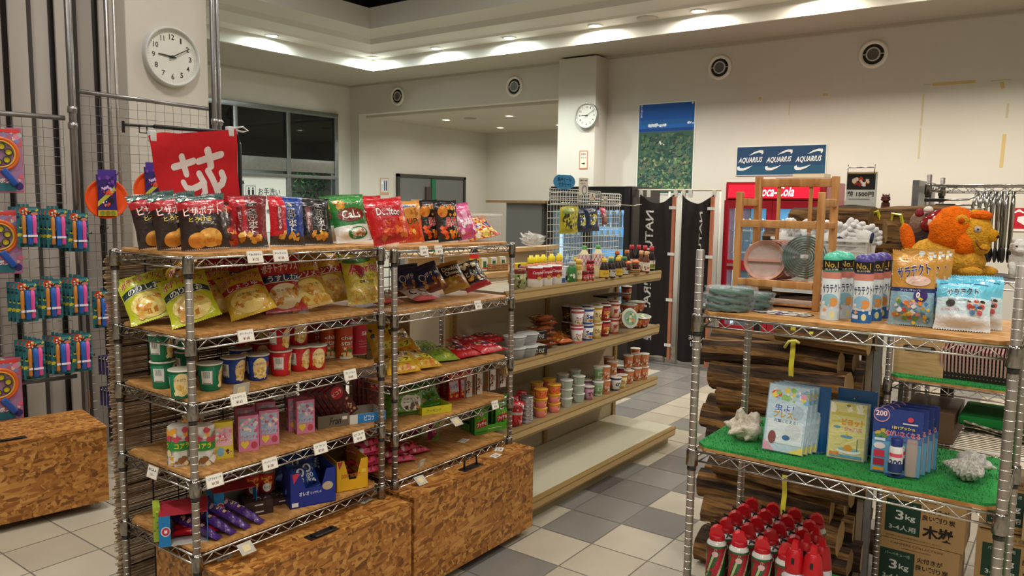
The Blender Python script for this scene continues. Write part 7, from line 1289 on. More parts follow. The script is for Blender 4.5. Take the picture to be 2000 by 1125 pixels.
# ---- firewood
def log(L_, r, seed, label, loc, rz=0, rx=0, group='split firewood logs in the stack', wp=.5):
    rg = random.Random(seed); n = 11; base = []
    for k in range(n):
        a = 2*pi*k/n; q = r*rg.uniform(.82, 1.1)
        base.append((a, q))
    flat0 = rg.randrange(n); m = MB(); ns = 14
    BK = ['#3f3025', '#4a382a', '#554232', '#37291f']; WD = ['#8a6238', '#a0743f', '#7a532e', '#94683a', '#6f4b2a']
    sidewood = [rg.random() < wp for _ in range(n)]
    def f(u, v):
        k = int(round(u*n)) % n; a, q = base[k]; x = (v-.5)*L_; w = 1+.06*sin(x*14+seed+k)+.035*sin(x*37+k*2.1)
        return (x, q*w*cos(a)+.01*sin(x*5+seed), q*w*sin(a)*.82+.008*sin(x*7+seed*2))
    for k in range(n): m.grid(lambda u, v: f((k+u)/n, v), 1, ns, '#555', 'barkwood' if sidewood[k] else 'bark', False)
    for v, fl in ((0, 0), (1, 1)):
        vs = [f(k/n, v) for k in range(n)]; c = Vector(sum((Vector(q) for q in vs), Vector()))/n; m.add([tuple(c)]+vs, [((0, k+1, (k+1) % n+1) if fl else (0, (k+1) % n+1, k+1)) for k in range(n)], '#a98a5e' if rg.random() < .6 else '#7d6442', 'wood')
    o = tag(m.build('firewood_log'), label, 'firewood', group); o.location = loc; o.rotation_euler = (rx, rg.uniform(-.02, .02), rz); return o
rg = random.Random(21); lay = [.06, .165, .27, .375, .48, .585, .69, .795, .90, 1.00]
HN = ['floor', 'second', 'third', 'fourth', 'fifth', 'sixth', 'seventh', 'eighth', 'ninth', 'tenth']
for i, zz in enumerate(lay):
    for j, Y in enumerate((3.32, 3.47, 3.64)):
        if i == 9 and j == 2: continue
        L_ = .58+.10*((i*3+j) % 3)/2; log(L_, .066+.007*((i+j) % 3), 10*i+j, 'split log in the firewood stack, %s layer from the floor, %s column' % (HN[i], ['front', 'middle', 'rear'][j]), (-1.02+.04*((i*5+j*3) % 3-1), Y+(.01 if i % 2 else 0), zz+.01), rg.uniform(-.05, .05), rg.uniform(0, 6))
for i in range(2):
    for j in range(2): log(.36, .062, 300+2*i+j, 'short log under the glove basket, %s layer, %s one' % (('lower', 'upper')[i], ('front', 'rear')[j]), (-.84, 3.30+.13*j, 1.125+.112*i), .03, j*2+i, 'logs under the glove basket')
# upper logs behind, on a rack of their own
t = thing('log_stand', 'dark low stand carrying the upper firewood behind the main stack', 'stand', (0, 0, 0))
for x in (-1.30, -.86):
    for y in (3.86, 4.22): m = MB(); m.box(x-.015, x+.015, y-.015, y+.015, 0, 1.16, '#3a3632', 'darkmetal'); m.build('leg', t)
m = MB(); m.box(-1.33, -.835, 3.83, 4.25, 1.16, 1.19, '#4a3a2c', 'wood'); m.build('deck', t)
for i in range(4):
    for j in range(2): log(.42+.05*j, .066, 200+i*2+j, 'short log in the upper pile behind the glove basket, %s layer, %s one' % (['lowest', 'second', 'third', 'top'][i], ('left', 'right')[j]), (-1.12+.34*j if i < 3 else -1.02+.3*j, 3.98+.02*i, 1.26+.115*i), -.25 if i == 3 and j == 0 else rg.uniform(-.1, .1), rg.uniform(0, 6), 'upper firewood pile', .85)
for j in range(3): log(.40, .075, 230+j, 'thick log end at the right of the upper firewood, %s one' % ['lower', 'middle', 'upper'][j], (-.62, 4.12, 1.27+.14*j), .5+.1*j, j, 'thick logs at the right', .85)
m = MB(); m.box(-.82, -.45, 3.98, 4.28, 1.13, 1.19, '#4a3a2c', 'wood')
for x in (-.8, -.47): m.box(x-.015, x+.015, 4.0, 4.03, 0, 1.13, '#3a3632', 'darkmetal'); m.box(x-.015, x+.015, 4.22, 4.25, 0, 1.13, '#3a3632', 'darkmetal')
tag(m.build('log_stand'), 'small dark stand under the thick log ends', 'stand')
# yellow straps
def strap(px0, y0, y1, Y, lb, knot=False):
    x = xat(px0, Y, 1.0); za = ony(px0, y0, Y).z; zb_ = ony(px0, y1, Y).z; m = MB(); n = 10
    m.grid(lambda u, v: (x+(u-.5)*.02, Y-.006*sin(v*9), zb_+(za-zb_)*v), 1, n, '#cfc23a', 'plastic')
    m.grid(lambda u, v: (x+(u-.5)*.02, Y-.006*sin(v*9)+.001, zb_+(za-zb_)*v), 1, n, '#cfc23a', 'plastic', flip=True)
    if knot: m.tube([(x-.03, Y-.01, za-.11), (x-.01, Y-.02, za-.08), (x+.015, Y-.015, za-.075), (x+.03, Y-.01, za-.085)], .006, '#dcd26a', 'plastic', 6)
    tag(m.build('packing_strap'), lb, 'strap', 'yellow straps round the firewood')
strap(1546, 628, 735, 3.235, 'yellow strap with a knot round the middle of the firewood', True); strap(1580, 630, 655, 3.238, 'short end of yellow strap beside the knotted one'); strap(1615, 765, 830, 3.235, 'yellow strap round the lower firewood behind the packs'); strap(1545, 930, 1010, 3.235, 'yellow strap low on the firewood under the turf shelf')
# glove basket
t = thing('glove_basket', 'white plastic basket full of white cotton gloves behind the display rack', 'basket', (xat(1606, 3.36, 1.4), 3.36, 1.305), .05); t.scale = (.86, 1, 1)
m = MB(); m.prism([(-.20, 0), (.20, 0), (.215, .22), (-.215, .22)], -.10, -.097, '#dcdad4', 'frost'); m.prism([(-.20, 0), (.20, 0), (.215, .22), (-.215, .22)], .097, .10, '#dcdad4', 'plastic'); m.box(-.203, -.2, -.097, .097, 0, .22, '#dcdad4', 'plastic'); m.box(.2, .203, -.097, .097, 0, .22, '#dcdad4', 'plastic'); m.box(-.2, .2, -.1, .1, -.003, 0, '#dcdad4', 'plastic')
for k in range(9): m.box(-.2, .2, -.1012, -.1, .02+.022*k, .026+.022*k, '#cfcdc6', 'plastic')
m.box(-.22, .22, -.108, -.1, .215, .226, '#e6e4de', 'plastic'); m.build('basket_body', t)
gl = MB(); rg = random.Random(3)
for k in range(5):
    ln = .034+.008*(2-abs(k-2)); x = (k-2)*.016; gl.tube([(x*.8, 0, 0), (x, -.004, .02), (x*1.15, -.012, ln), (x*1.2, -.02, ln+.008)], [.013, .0125, .012, .009], '#dedbd8', 'cloth', 8)
gl.lathe([(.02, -.05), (.028, -.02), (.034, 0), (.03, .02), (0, .03)], '#e3e0dc', 'cloth', 12, sy=.5); gl.lathe([(.021, -.05), (.022, -.042), (.021, -.036)], '#2f3550', 'cloth', 12, sy=.6, cap=False); go = P_(gl.build('work_glove'), 'glove')
for k in range(18):
    c, r_ = k % 9, k//9; place(go, (xat(1606, 3.36, 1.4)-.148+.037*c+.01*r_, 3.315+.06*r_, 1.535-.008*r_+.008*((k*5) % 3)), (rg.uniform(-.4, .4), rg.uniform(-1.5, 1.5), rg.uniform(-.8, .8)), 'white cotton glove bunched in the basket, %s of the %s row' % (side(c, 9), ('front', 'rear')[r_]), 'cotton gloves in the basket')
# firewood price board
t = thing('price_board', 'white board with a photo and the price 1500 standing on the firewood', 'sign', (0, 0, 0)); Yb = 4.16; a = ony(1655, 336, Yb); b = ony(1715, 338, Yb); bw_ = b.x-a.x; zt_ = a.z; zb_ = 1.62
m = MB(); m.box(0, bw_, -.004, 0, zb_-.02, zt_, '#c9cdc4', 'paper'); F = lambda x, v, k: ((x+.5)*bw_, -.0045-k, zb_+(zt_-zb_)*v)
m.decals([('r', -.02, .78, .92, .38, '#2a2826'), ('b', -.02, .77, .5, .16, ['#e3dcd0', '#b8432c', '#d9c7a8', '#8a2f22'], 16, .07, 3), ('r', 0, .97, .96, .02, '#c9963a'), ('t', '薪 1500円', -.02, .49, .86, .12, '#22201e', .05), ('r', -.05, .37, .7, .01, '#55524c')], F, bw_, zt_-zb_, 'paper'); m.build('board', t).location = (a.x, Yb, 0)
m = MB(); m.tube([(a.x+.01, Yb-.03, zt_+.02), (a.x+bw_-.01, Yb-.03, zt_+.02)], .003, '#c9c6c0', 'chrome', 6)
for x in (a.x+.01, a.x+bw_-.01): m.tube([(x, Yb-.03, zt_-.015), (x, Yb-.03, zt_+.035)], .0025, '#c9c6c0', 'chrome', 6)
m.build('clip_bar', t)
m = MB(); m.tube([(-.85, 4.02, 1.56), (-.83, 3.99, 1.63), (-.80, 3.99, 1.64), (-.79, 4.0, 1.60)], .008, '#d9d23a', 'plastic', 4); m.tube([(-.74, 4.0, 1.58), (-.735, 3.99, 1.63), (-.70, 3.99, 1.625), (-.69, 4.0, 1.58)], .008, '#d9d23a', 'plastic', 4); tag(m.build('packing_strap'), 'loops of yellow strap over the top logs below the price board', 'strap', 'yellow straps round the firewood')

# ---- goods of the rack behind on the right
def blob(m, c, r, col, mt='fluff', rot=None, sub=3, amp=.03, seed=0, taper=0):
    bm = bmesh.new(); bmesh.ops.create_icosphere(bm, subdivisions=sub, radius=1); Mx = (rot or Matrix.Identity(4))
    for v in bm.verts:
        d = v.co.copy(); k = 1+amp*(sin(d.x*9+seed)*sin(d.y*8+seed*2)+sin(d.z*10+seed)); tp = 1-taper*d.z; v.co = Vector(c)+(Mx @ Vector((d.x*r[0]*k*tp, d.y*r[1]*k*tp, d.z*r[2]*k)))
    m.bm(bm, col, mt, True)
zs = 1.3845; Yl = 3.66; lx = lambda px: xat(px, Yl, 1.45)
t = thing('lion_figure', 'orange and yellow foam lion lying on the bare wire shelf', 'figure', (0, 0, 0))
cx = lx(1845); k_ = (lx(1940)-lx(1752))/188
m = MB(); blob(m, (lx(1838), Yl+.0, zs+.075), (.125, .08, .082), '#dca03a', seed=1, amp=.015); blob(m, (lx(1885), Yl-.01, zs+.06), (.075, .07, .06), '#dca03a', seed=2, amp=.02); blob(m, (lx(1795), Yl+.01, zs+.035), (.07, .075, .038), '#dca03a', seed=3); m.build('body', t)
for px, dy in ((1900, -.06), (1925, .02)): m = MB(); blob(m, (lx(px), Yl+dy, zs+.022), (.045, .022, .021), '#dca03a', seed=4); m.build('paw', t)
m = MB(); blob(m, (lx(1858), Yl-.0, zs+.175), (.092, .085, .105), '#ef6f12', seed=5, amp=.05); blob(m, (lx(1884), Yl-.03, zs+.13), (.045, .06, .06), '#ef6f12', seed=6); m.build('mane', t)
m = MB(); blob(m, (lx(1905), Yl-.02, zs+.17), (.058, .060, .078), '#e2a430', seed=7); blob(m, (lx(1931), Yl-.03, zs+.168), (.032, .032, .028), '#dd9a22', seed=8); blob(m, (lx(1914), Yl-.03, zs+.118), (.036, .04, .03), '#e2a430', seed=9)
m.tube([(lx(1909)-.002, Yl-.083, zs+.150), (lx(1912), Yl-.080, zs+.125), (lx(1920), Yl-.077, zs+.112), (lx(1930), Yl-.068, zs+.110)], .0028, '#7a3010', 'plastic', 6); face = m.build('face', t)
m = MB(); blob(m, (lx(1909), Yl-.079, zs+.192), (.014, .006, .014), '#d9c2b0', sub=2); m.build('eye_patch', face); m = MB(); blob(m, (lx(1910), Yl-.086, zs+.192), (.004, .003, .004), '#16100c', 'gloss', sub=2); m.build('eye', face)
m = MB(); blob(m, (lx(1944), Yl-.035, zs+.165), (.011, .016, .009), '#3a2216', sub=2); m.build('nose', face)
m = MB(); blob(m, (lx(1912), Yl-.02, zs+.245), (.038, .045, .022), '#ee6a14', seed=11, amp=.06); m.build('forelock', t)
m = MB(); blob(m, (lx(1877), Yl-.06, zs+.225), (.024, .016, .024), '#e2a430', seed=12); e = m.build('ear', t); m = MB(); blob(m, (lx(1877), Yl-.074, zs+.225), (.012, .008, .013), '#d9561a', sub=2); m.build('inner_ear', e)
m = MB(); blob(m, (lx(1895), Yl+.05, zs+.25), (.022, .016, .022), '#e2a430', seed=13); m.build('ear', t)
m = MB(); m.tube([(lx(1790), Yl+.02, zs+.04), (lx(1778), Yl+.02, zs+.06), (lx(1770), Yl+.02, zs+.11)], .016, '#dca03a', 'fluff', 10); blob(m, (lx(1768), Yl+.02, zs+.145), (.028, .02, .066), '#f2701a', rot=Matrix.Rotation(-.25, 4, 'Y'), seed=14); m.build('tail', t)
# grimacing mask behind the lion
Ym = 3.86; mx = lambda px: xat(px, Ym, 1.6); t = thing('grimacing_mask', 'dark grimacing mask with red mouth and big white teeth behind the lion', 'mask', (0, 0, 0))
m = MB(); blob(m, (mx(1822), Ym, zs+.13), (.085, .05, .14), '#3b2d27', 'shell', seed=1, amp=.06); blob(m, (mx(1800), Ym, zs+.2), (.05, .045, .06), '#8a6a58', 'shell', seed=2); m.build('head', t)
m = MB(); rot = Matrix.Rotation(.55, 4, 'Y'); blob(m, (mx(1835), Ym-.045, zs+.225), (.075, .03, .040), '#8f1f22', 'gloss', rot=Matrix.Rotation(-.5, 4, 'Y')); mo = m.build('mouth', t)
for k in range(6): m = MB(); m.bbox(mx(1818)+.018*k, mx(1818)+.018*k+.015, Ym-.085, Ym-.07, zs+.20+.009*k, zs+.225+.009*k, '#ddd8cc', 'gloss', .003); m.build('tooth', mo)
m = MB(); blob(m, (mx(1815), Ym-.045, zs+.268), (.02, .012, .014), '#e2ded4', 'gloss', sub=2); m.build('eye', t); m = MB(); blob(m, (mx(1797), Ym-.03, zs+.252), (.018, .015, .02), '#8a2a35', 'shell', sub=2); m.build('ear', t)
# small guardian figure on the logs, white one on the right
def guardian(nm, c, loc, s, label, mt='shell'):
    t = thing(nm, label, 'figurine', loc, .2); m = MB(); blob(m, (0, 0, .055*s), (.032*s, .03*s, .05*s), c, mt, seed=3, amp=.08); blob(m, (0, -.008*s, .115*s), (.032*s, .03*s, .03*s), c, mt, seed=4, amp=.12); blob(m, (0, -.034*s, .105*s), (.02*s, .014*s, .012*s), c, mt, seed=5)
    for x in (-.018, .018): m.tube([(x*s, 0, .135*s), (x*1.3*s, 0, .155*s)], [.008*s, .002*s], c, mt, 8); m.tube([(x*s, -.018*s, .06*s), (x*1.1*s, -.026*s, .0)], [.012*s, .013*s], c, mt, 8)
    m.build('body', t); m = MB()
    for x in (-.012, .012): blob(m, (x*s, -.034*s, .122*s), (.004*s,)*3, '#141210', 'gloss', sub=1)
    m.build('eye', t); return t
guardian('guardian_figurine', '#5a2f22', (xat(1742, 4.3, 1.6), 4.12, 1.63), .62, 'small dark red guardian dog figurine on top of the thick logs')
guardian('guardian_figurine', '#dad6ce', (xat(1987, 3.70, 1.42), 3.70, zs), 1.05, 'white guardian dog figurine at the right edge of the photo')
# tongs hanging at the rear rack
tg_ = thing('cooking_tongs', 'x', 'tongs'); m = MB()
for s_ in (-1, 1): m.tube([(0, 0, 0), (s_*.010, 0, -.05), (s_*.016, 0, -.20)], [.006, .006, .005], '#b9b5ae', 'chrome', 6)
m.build('arm', tg_); m = MB()
for s_ in (-1, 1): blob(m, (s_*.016, 0, -.225), (.010, .006, .030), '#2a2826', 'plastic', sub=2, amp=0)
m.build('tip', tg_)
for k, px in enumerate((1905, 1918, 1930, 1942, 1953, 1964, 1976)): Y = 4.46; place(tg_, (xat(px, Y, 1.6), Y-.02, 1.742), (0, 0, .3*k), 'chrome tongs hanging from the rear rack, %s of seven' % side(k, 7), 'cooking tongs hanging from the rear rack', 1.35)
gr_ = thing('grill_tool', 'x', 'grill tool'); m = MB(); m.tube([(0, 0, 0), (.10, 0, .004), (.15, 0, .03)], .005, '#c9c5be', 'chrome', 8); m.build('rod', gr_); m = MB(); m.bbox(-.09, .0, -.008, .008, -.008, .008, '#2a2826', 'plastic', .003); m.build('grip', gr_)
for k, (px, zz) in enumerate(((1845, 1.70), (1870, 1.655), (1862, 1.675))): place(gr_, (xat(px, 4.38, zz), 4.38+.03*k, zz), (0, 0, .2*k), 'long grill tool with a dark grip at the rear rack, %s one' % ['top', 'lowest', 'middle'][k], 'grill tools at the rear rack')
# AED sign
w0 = ony(1973, 406, BY-.0); m = MB(); m.box(0, .30, -.006, 0, -.21, 0, '#b5202f', 'paper'); m.decals([('t', 'AED', -.02, .86, .8, .16, '#eee6e4', .06), ('p', [(.0, .16), (-.3, .44), (-.28, .62), (-.14, .66), (0, .56), (.14, .66), (.28, .62), (.3, .44)], '#e9e2de'), ('r', 0, .05, 1, .1, '#e9e2de')], lambda x, v, k: ((x+.5)*.3, -.006-k, -.21+.21*v), .3, .21, 'paper'); tag(m.build('aed_sign', loc=(w0.x, BY, w0.z)), 'red sign with a white heart on the wall at the right edge', 'sign')
# shelf with crate and basket
z = .945+.019
t = thing('wooden_crate', 'pale wooden crate with an oval hand hole behind the foreground rack', 'crate', (xat(1790, 3.56, z), 3.66, z), .03); m = MB()
m.box(-.093, .093, -.1, -.094, 0, .165, '#bf9d68', 'palewood'); m.box(-.093, .093, .094, .1, 0, .165, '#bf9d68', 'palewood'); m.box(-.093, -.087, -.094, .094, 0, .165, '#bf9d68', 'palewood'); m.box(.087, .093, -.094, .094, 0, .165, '#bf9d68', 'palewood'); m.box(-.087, .087, -.094, .094, 0, .006, '#bf9d68', 'palewood')
m.decals([('r', 0, .68, .5, .16, '#3a3028'), ('e', -.25, .68, .08, .08, '#3a3028'), ('e', .25, .68, .08, .08, '#3a3028'), ('r', 0, .68, .46, .10, '#8a8076')], lambda x, v, k: (x*.186, -.1-k, v*.165), .186, .165, 'wood'); m.build('crate_body', t)
rc = P_(ctn('curry_box', .165, .16, .03, '#a81c2a', [('t', 'タコライス', 0, .5, .7, .5, '#e3bcae', .04), ('r', -.3, .5, .2, .5, '#c9702c')], '#8f1a24'), 'food box')
place(rc, (xat(1790, 3.56, z), 3.66, z+.13), .03, 'red food box lying in the top of the wooden crate'); place(rc, (xat(1790, 3.56, z), 3.66, z+.10), .03, 'red food box under the top one in the wooden crate')
t = thing('dark_basket', 'dark brown woven basket packed with reddish sachets', 'basket', (xat(1925, 3.6, z), 3.68, z), .02); m = MB()
bwid = .34
for s_ in (-1, 1): m.box(-bwid/2, bwid/2, s_*.1-.003, s_*.1+.003, 0, .115, '#2b211e', 'plastic')
m.box(-bwid/2, -bwid/2+.006, -.097, .097, 0, .115, '#2b211e', 'plastic'); m.box(bwid/2-.006, bwid/2, -.097, .097, 0, .115, '#2b211e', 'plastic'); m.box(-bwid/2+.006, bwid/2-.006, -.097, .097, 0, .005, '#2b211e', 'plastic')
for a_ in range(24):
    for b_2 in range(7): m.box(-bwid/2+.012+a_*.0135, -.0+(-bwid/2)+.016+a_*.0135, -.1042, -.103, .012+b_2*.014, .016+b_2*.014, '#8a7a70', 'plastic')
m.box(-bwid/2-.004, bwid/2+.004, -.106, -.098, .112, .12, '#4a3f38', 'plastic'); m.build('basket_body', t)
sa = P_(ctn('food_sachet', .11, .007, .10, '#8a3a3a', [('b', 0, .5, .8, .8, ['#d9b0a8', '#6a2028'], 10, .1, 2)], '#c9a09a', topc='#b58a84'), 'sachet')
for k in range(24): place(sa, (xat(1925, 3.6, z)-.155+.0130*k, 3.62, z+.045), (0, -.25, pi/2), 'thin reddish sachet packed upright in the dark basket, %s of the row' % ('leftmost' if k == 0 else 'rightmost' if k == 23 else 'one in the middle'), 'reddish sachets in the dark basket')
m = MB(); m.lathe([(.022, 0), (.024, .01), (.024, .09), (.01, .12), (.01, .135), (0, .136)], '#1f8a3f', 'gloss', 16); tag(m.build('green_bottle', loc=(xat(1841, 3.6, z)+.0, 3.62, z)), 'green bottle between the wooden crate and the dark basket', 'bottle')
z = .70
m = MB(); rg = random.Random(9)
for q in range(3):
    m.grid(lambda u, v: (-.34+.52*u, 3.54+.34*v, z+.05+.020*q+.012*sin(u*9+q)+.01*sin(v*7)), 52, 30, lambda u, v: rg.choice(['#cfc7b2', '#8f8672', '#b9b09a', '#6f6756']), 'cloth')
tag(m.build('net_bag'), 'pile of beige netting on the lower shelf behind the foreground rack', 'netting')
m = MB(); m.bbox(-.36, -.10, 3.56, 3.86, z+.085, z+.125, '#1f7a36', 'cloth', .01); tag(m.build('folded_mat'), 'folded green mat on top of the netting', 'mat')
m = MB(); m.bbox(-.56, -.37, 3.53, 3.85, z+.0, z+.13, '#5a4430', 'card', .003); tag(m.build('brown_carton'), 'brown carton on the lower shelf beside the netting', 'carton')
# charcoal cartons
cc = MB(); cw, ch = .325, .222; cc.box(-cw/2, cw/2, 0, .22, 0, ch, '#a88658', 'card'); cc.decals([('t', 'CAMPERS COLLECTION', 0, .93, .62, .045, '#5a4426', .02), ('r', 0, .85, .35, .012, '#6a5232'), ('r', -.22, .46, .42, .66, '#1d3a2c'), ('t', 'バーベキュー用', -.22, .70, .30, .07, '#9fb0a0', .01), ('t', '3', -.26, .49, .10, .19, '#d2d6cc', .05), ('t', 'kg', -.13, .46, .12, .14, '#d2d6cc', .03), ('t', '3-4人用', -.22, .24, .32, .11, '#c2c8bc', .02), ('t', '火付きが', .17, .70, .30, .11, '#241c14', .04), ('t', '良い割り炭', .2, .55, .38, .11, '#241c14', .04), ('t', '木炭', .2, .28, .36, .26, '#1c1610', .07), ('t', 'ご使用前に必ず取扱説明をお読みください', -.1, .06, .7, .03, '#4a3820')], lambda x, v, k: (x*cw, -k, v*ch), cw, ch, 'card', lift=.0001, base=.0004); cc = P_(cc.build('charcoal_carton'), 'carton')
GCh = 'charcoal cartons stacked on the floor'
x0 = xat(1800, 3.6, .35); x1 = xat(1950, 3.66, .35)
place(cc, (x0, 3.60, .228), .0, 'charcoal carton on top of the left stack', GCh); place(cc, (x0-.012, 3.60, .003), 0, 'charcoal carton at the bottom of the left stack', GCh)
place(cc, (x1+.09, 3.74, .228+.09), .05, 'charcoal carton on top of the right stack', GCh); place(cc, (x1+.085, 3.72, .003+.085), .05, 'charcoal carton in the middle of the right stack', GCh)
m = MB(); m.box(x1-.075, x1+.25, 3.71, 3.95, .0, .085, '#8f7044', 'card'); tag(m.build('brown_carton'), 'low brown carton at the foot of the right stack', 'carton')
m = MB(); m.box(-.12, .12, 0, .2, 0, .12, '#b59668', 'card'); m.decals([('r', .05, .4, .5, .7, '#d6c9a8')]+[('r', -.38+.03*k, .6, .01, .6, '#4a3a28') for k in range(8)]+[('r', 0, .12, .9, .06, '#2a2420')], lambda x, v, k: (x*.24, -k, v*.12), .24, .12, 'card'); tag(m.build('small_carton', loc=(x1+.20, 3.69, .09+.225)), 'small carton with a pale printed slip beside the stacked cartons', 'carton')
# ================================================================ TOYS ON THE LEFT SCREENS
RZ = pi/2-R(10)
bt2 = thing('bubble_gun_pack', 'x', 'toy pack')
m = MB(); w, h = .105, .215; m.box(-w/2, w/2, 0, .001, 0, h, '#2b6a72', 'card')
m.decals([('b', 0, .5, .9, .9, ['#2f7a80', '#1d4650', '#d9cf3a', '#3f9a9a', '#173038', '#c9c43a'], 40, .09, 3), ('e', -.15, .9, .24, .1, '#c9502c'), ('b', -.15, .9, .4, .14, ['#f0e2c0', '#b8321e', '#e9b64a', '#5a1a14'], 16, .07, 5), ('e', .3, .83, .16, .04, '#c97a62'), ('r', .2, .94, .4, .05, '#4a8a92')], lambda x, v, k: (x*w, -k, v*h), w, h, 'card'); m.build('backing_card', bt2)
for x, c, z0, r_ in ((-.022, '#c9823a', .02, .010), (.004, '#2a5fb4', .012, .014), (.026, '#e0569a', .02, .012)):
    m = MB(); m.lathe([(r_*.8, z0), (r_, z0+.006), (r_*.85, .09), (r_*1.1, .13), (r_*.9, .165), (r_*.4, .172), (0, .173)], c, 'plastic', 12, (x, -.014, 0)); m.box(x-r_*.9, x+r_*.9, -.014-r_*1.1, -.014-r_*.9, .055, .066, '#e6e2ea', 'plastic'); m.build('bubble_tube', bt2)
m = MB(); m.box(-.008, .008, -.001, .0, h, h+.016, '#2b6a72', 'card'); m.build('hang_tab', bt2)
ROWS = [((44, 400), (100, 404), (141, 412)), ((41, 545), (90, 540), (143, 536)), ((56, 656), (109, 648), (148, 644))]
RN = ['top', 'middle', 'lowest']; CN_ = ['left', 'centre', 'right']
for r_, row in enumerate(ROWS):
    for c, (px, py) in enumerate(row):
        p = gp(px, py)
        for q in range(3):
            o = place(bt2, p+NV*(.035+.035*(2-q))-TVc*.012*(q)+Vector((0, 0, -.225)), (0, 0, RZ), 'colourful bubble toy pack on the left screen, %s row, %s hook, %s pack' % (RN[r_], CN_[c], ['front', 'second', 'rear'][q]), 'bubble toy packs on the left screen')
p = gp(192, 563); place(bt2, p+NV*.06+Vector((0, 0, -.225)), (0, 0, RZ), 'colourful bubble toy pack hanging alone on the right screen by the bamboo blind')
rg_ = thing('bubble_ring_set', 'x', 'toy pack'); w, h = .19, .34
m = MB(); m.box(-w/2, w/2, 0, .0015, 0, h, '#b9657e', 'card'); m.decals([('r', 0, .5, .96, .96, '#a07898'), ('b', 0, .85, .9, .24, ['#7a8ac0', '#d98aa0', '#9ac0b0', '#c9606a', '#e0c0a8'], 26, .07, 3), ('b', 0, .3, .9, .5, ['#d9607a', '#a86a9a', '#e9a0a8', '#7a6aa8'], 34, .07, 4), ('r', 0, .95, .9, .05, '#d9403a'), ('r', -.05, .08, .7, .12, '#2a6a74'), ('e', .38, .1, .1, .06, '#3a2f6a'), ('t', 'シャボン', -.1, .18, .6, .08, '#e9eef0', .06)], lambda x, v, k: (x*w, -k, v*h), w, h, 'card'); m.build('backing_card', rg_)
T = Matrix.Translation((-.01, -.003, .20)) @ Matrix.Rotation(pi/2, 4, 'X')
m = MB(); m.T = T; m.lathe([(.072, 0), (.078, .006), (.088, .006), (.092, 0)], '#d9642c', 'plastic', 40, cap=False); m.lathe([(.064, 0), (.066, .008), (.073, .008), (.0735, 0)], '#d9a03a', 'plastic', 40, cap=False); m.build('ring', rg_)
for k in range(6):
    a = k*pi/3+.3; m = MB(); m.T = T; c = (.042*cos(a), .042*sin(a), 0); m.lathe([(.0185, 0), (.0185, .009), (.015, .009), (.015, .004)], '#2a3a3a', 'plastic', 20, c, cap=False); m.lathe([(.015, .003), (0, .003)], '#d9c42a', 'plastic', 16, c); m.build('bubble_hoop', rg_)
m = MB(); m.T = Matrix.Translation((.025, -.012, .085)) @ Matrix.Rotation(-.6, 4, 'Y'); m.bbox(-.016, .016, -.01, .01, -.055, .045, '#2a52a4', 'plastic', .006); m.build('handle', rg_)
for k, (px, py) in enumerate(((-6, 248), (-8, 408), (-6, 695))):
    p = gp(px, py); 
    for q in range(2): place(rg_, p+NV*(.03+.05*(1-q))+Vector((0, 0, -.345)), (0, 0, RZ), 'large pink card with an orange bubble ring at the left edge, %s one, %s card' % (['top', 'middle', 'lowest'][k], ('front', 'rear')[q]), 'bubble ring sets at the left edge')
fd = thing('flying_disc', 'x', 'toy')
m = MB(); m.T = Matrix.Rotation(pi/2, 4, 'X'); m.lathe([(0, .004), (.085, .004), (.10, .002), (.112, .012), (.115, .02), (.110, .022), (.10, .012), (.085, .014), (0, .014)], '#f0521a', 'plastic', 48); m.build('disc', fd)
m = MB(); w, h = .115, .235; fx = lambda x, v, k: (x*w*(.8+.35*abs(v-.5)), -.030-k, (v-.42)*h)
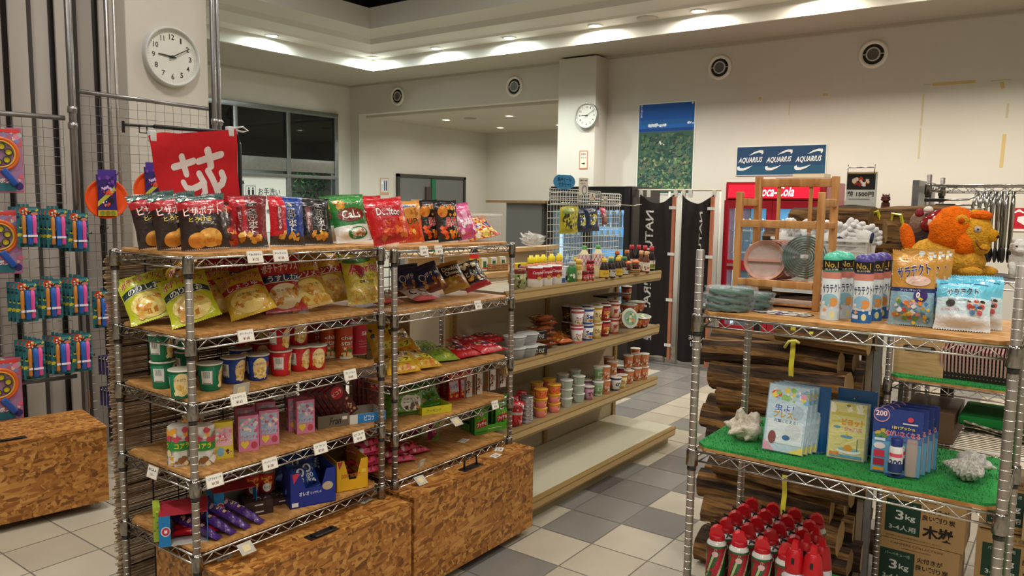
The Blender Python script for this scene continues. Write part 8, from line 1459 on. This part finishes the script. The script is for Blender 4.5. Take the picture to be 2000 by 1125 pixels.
m.grid(lambda u, v: fx(u-.5, v, 0), 4, 6, '#35226a', 'card'); m.decals([('b', 0, .75, .8, .4, ['#4a2f8a', '#7a3fa8', '#241850'], 16, .1, 3), ('p', [(-.5, .35), (.4, .72), (.5, .62), (-.5, .22)], '#b9b23a'), ('b', 0, .68, .7, .08, ['#d9b8e0', '#c9a0d8'], 9, .07, 11), ('b', .05, .57, .7, .08, ['#e0522a', '#c93a2a'], 9, .07, 12), ('e', .2, .38, .16, .07, '#241c2a'), ('b', -.1, .3, .5, .1, ['#c94a2a', '#e0d6e0'], 8, .06, 6), ('r', 0, .07, .94, .14, '#c9a42a'), ('e', -.26, .07, .12, .06, '#7a8a2a'), ('e', 0, .07, .12, .06, '#8a7a1a'), ('e', .26, .07, .12, .06, '#7a8a2a')], fx, w, h, 'card'); m.grid(lambda u, v: (fx(u-.5, v, 0)[0], -.0295, fx(u-.5, v, 0)[2]), 2, 3, '#35226a', 'card', flip=True); m.build('header_card', fd)
m = MB(); m.box(-.045, .055, -.0305, -.0295, .11, .165, '#4a2f8a', 'card'); m.build('card_top', fd)
p = gp(200, 388); place(fd, p+NV*.06, (0, 0, RZ), 'orange flying disc with a purple card hanging on the right screen', 'orange flying discs'); p = gp(292, 372); place(fd, p+NV*.05, (0, 0, RZ), 'orange flying disc half hidden behind the red flag', 'orange flying discs')
hook(gp(216, 342)+NV*.003, .12, 'black hook carrying the visible orange disc')
sp = P_(ctn('small_toy_pack', .07, .012, .11, '#3a3358', [('r', 0, .84, .96, .26, '#1c1a22'), ('b', 0, .84, .9, .2, ['#e6e2e0', '#2a2430'], 24, .07, 3), ('r', .05, .38, .6, .56, '#5a5a8a'), ('r', .05, .38, .44, .4, '#2b2b5e'), ('e', .05, .38, .1, .08, '#c9a03a')], '#b9b6c4'), 'toy pack')
for r_, (px, py) in enumerate(((202, 718), (205, 778))):
    p = gp(px, py)
    for q in range(4): place(sp, p+NV*(.03+.028*q)+TVc*.01*q+Vector((0, 0, -.03)), (0, 0, RZ), 'small black and purple toy pack by the blind, %s hook, %s in order' % (('upper', 'lower')[r_], ORD[3-q]), 'small black and purple toy packs')
m = MB(); m.bbox(-.006, .006, -.004, .004, 0, .11, '#8a5a3a', 'wood', .002); p = gp(170, 795); tag(m.build('loose_strip', loc=p+NV*.05), 'short brown strip hanging beside the pole above the chest', 'strip')
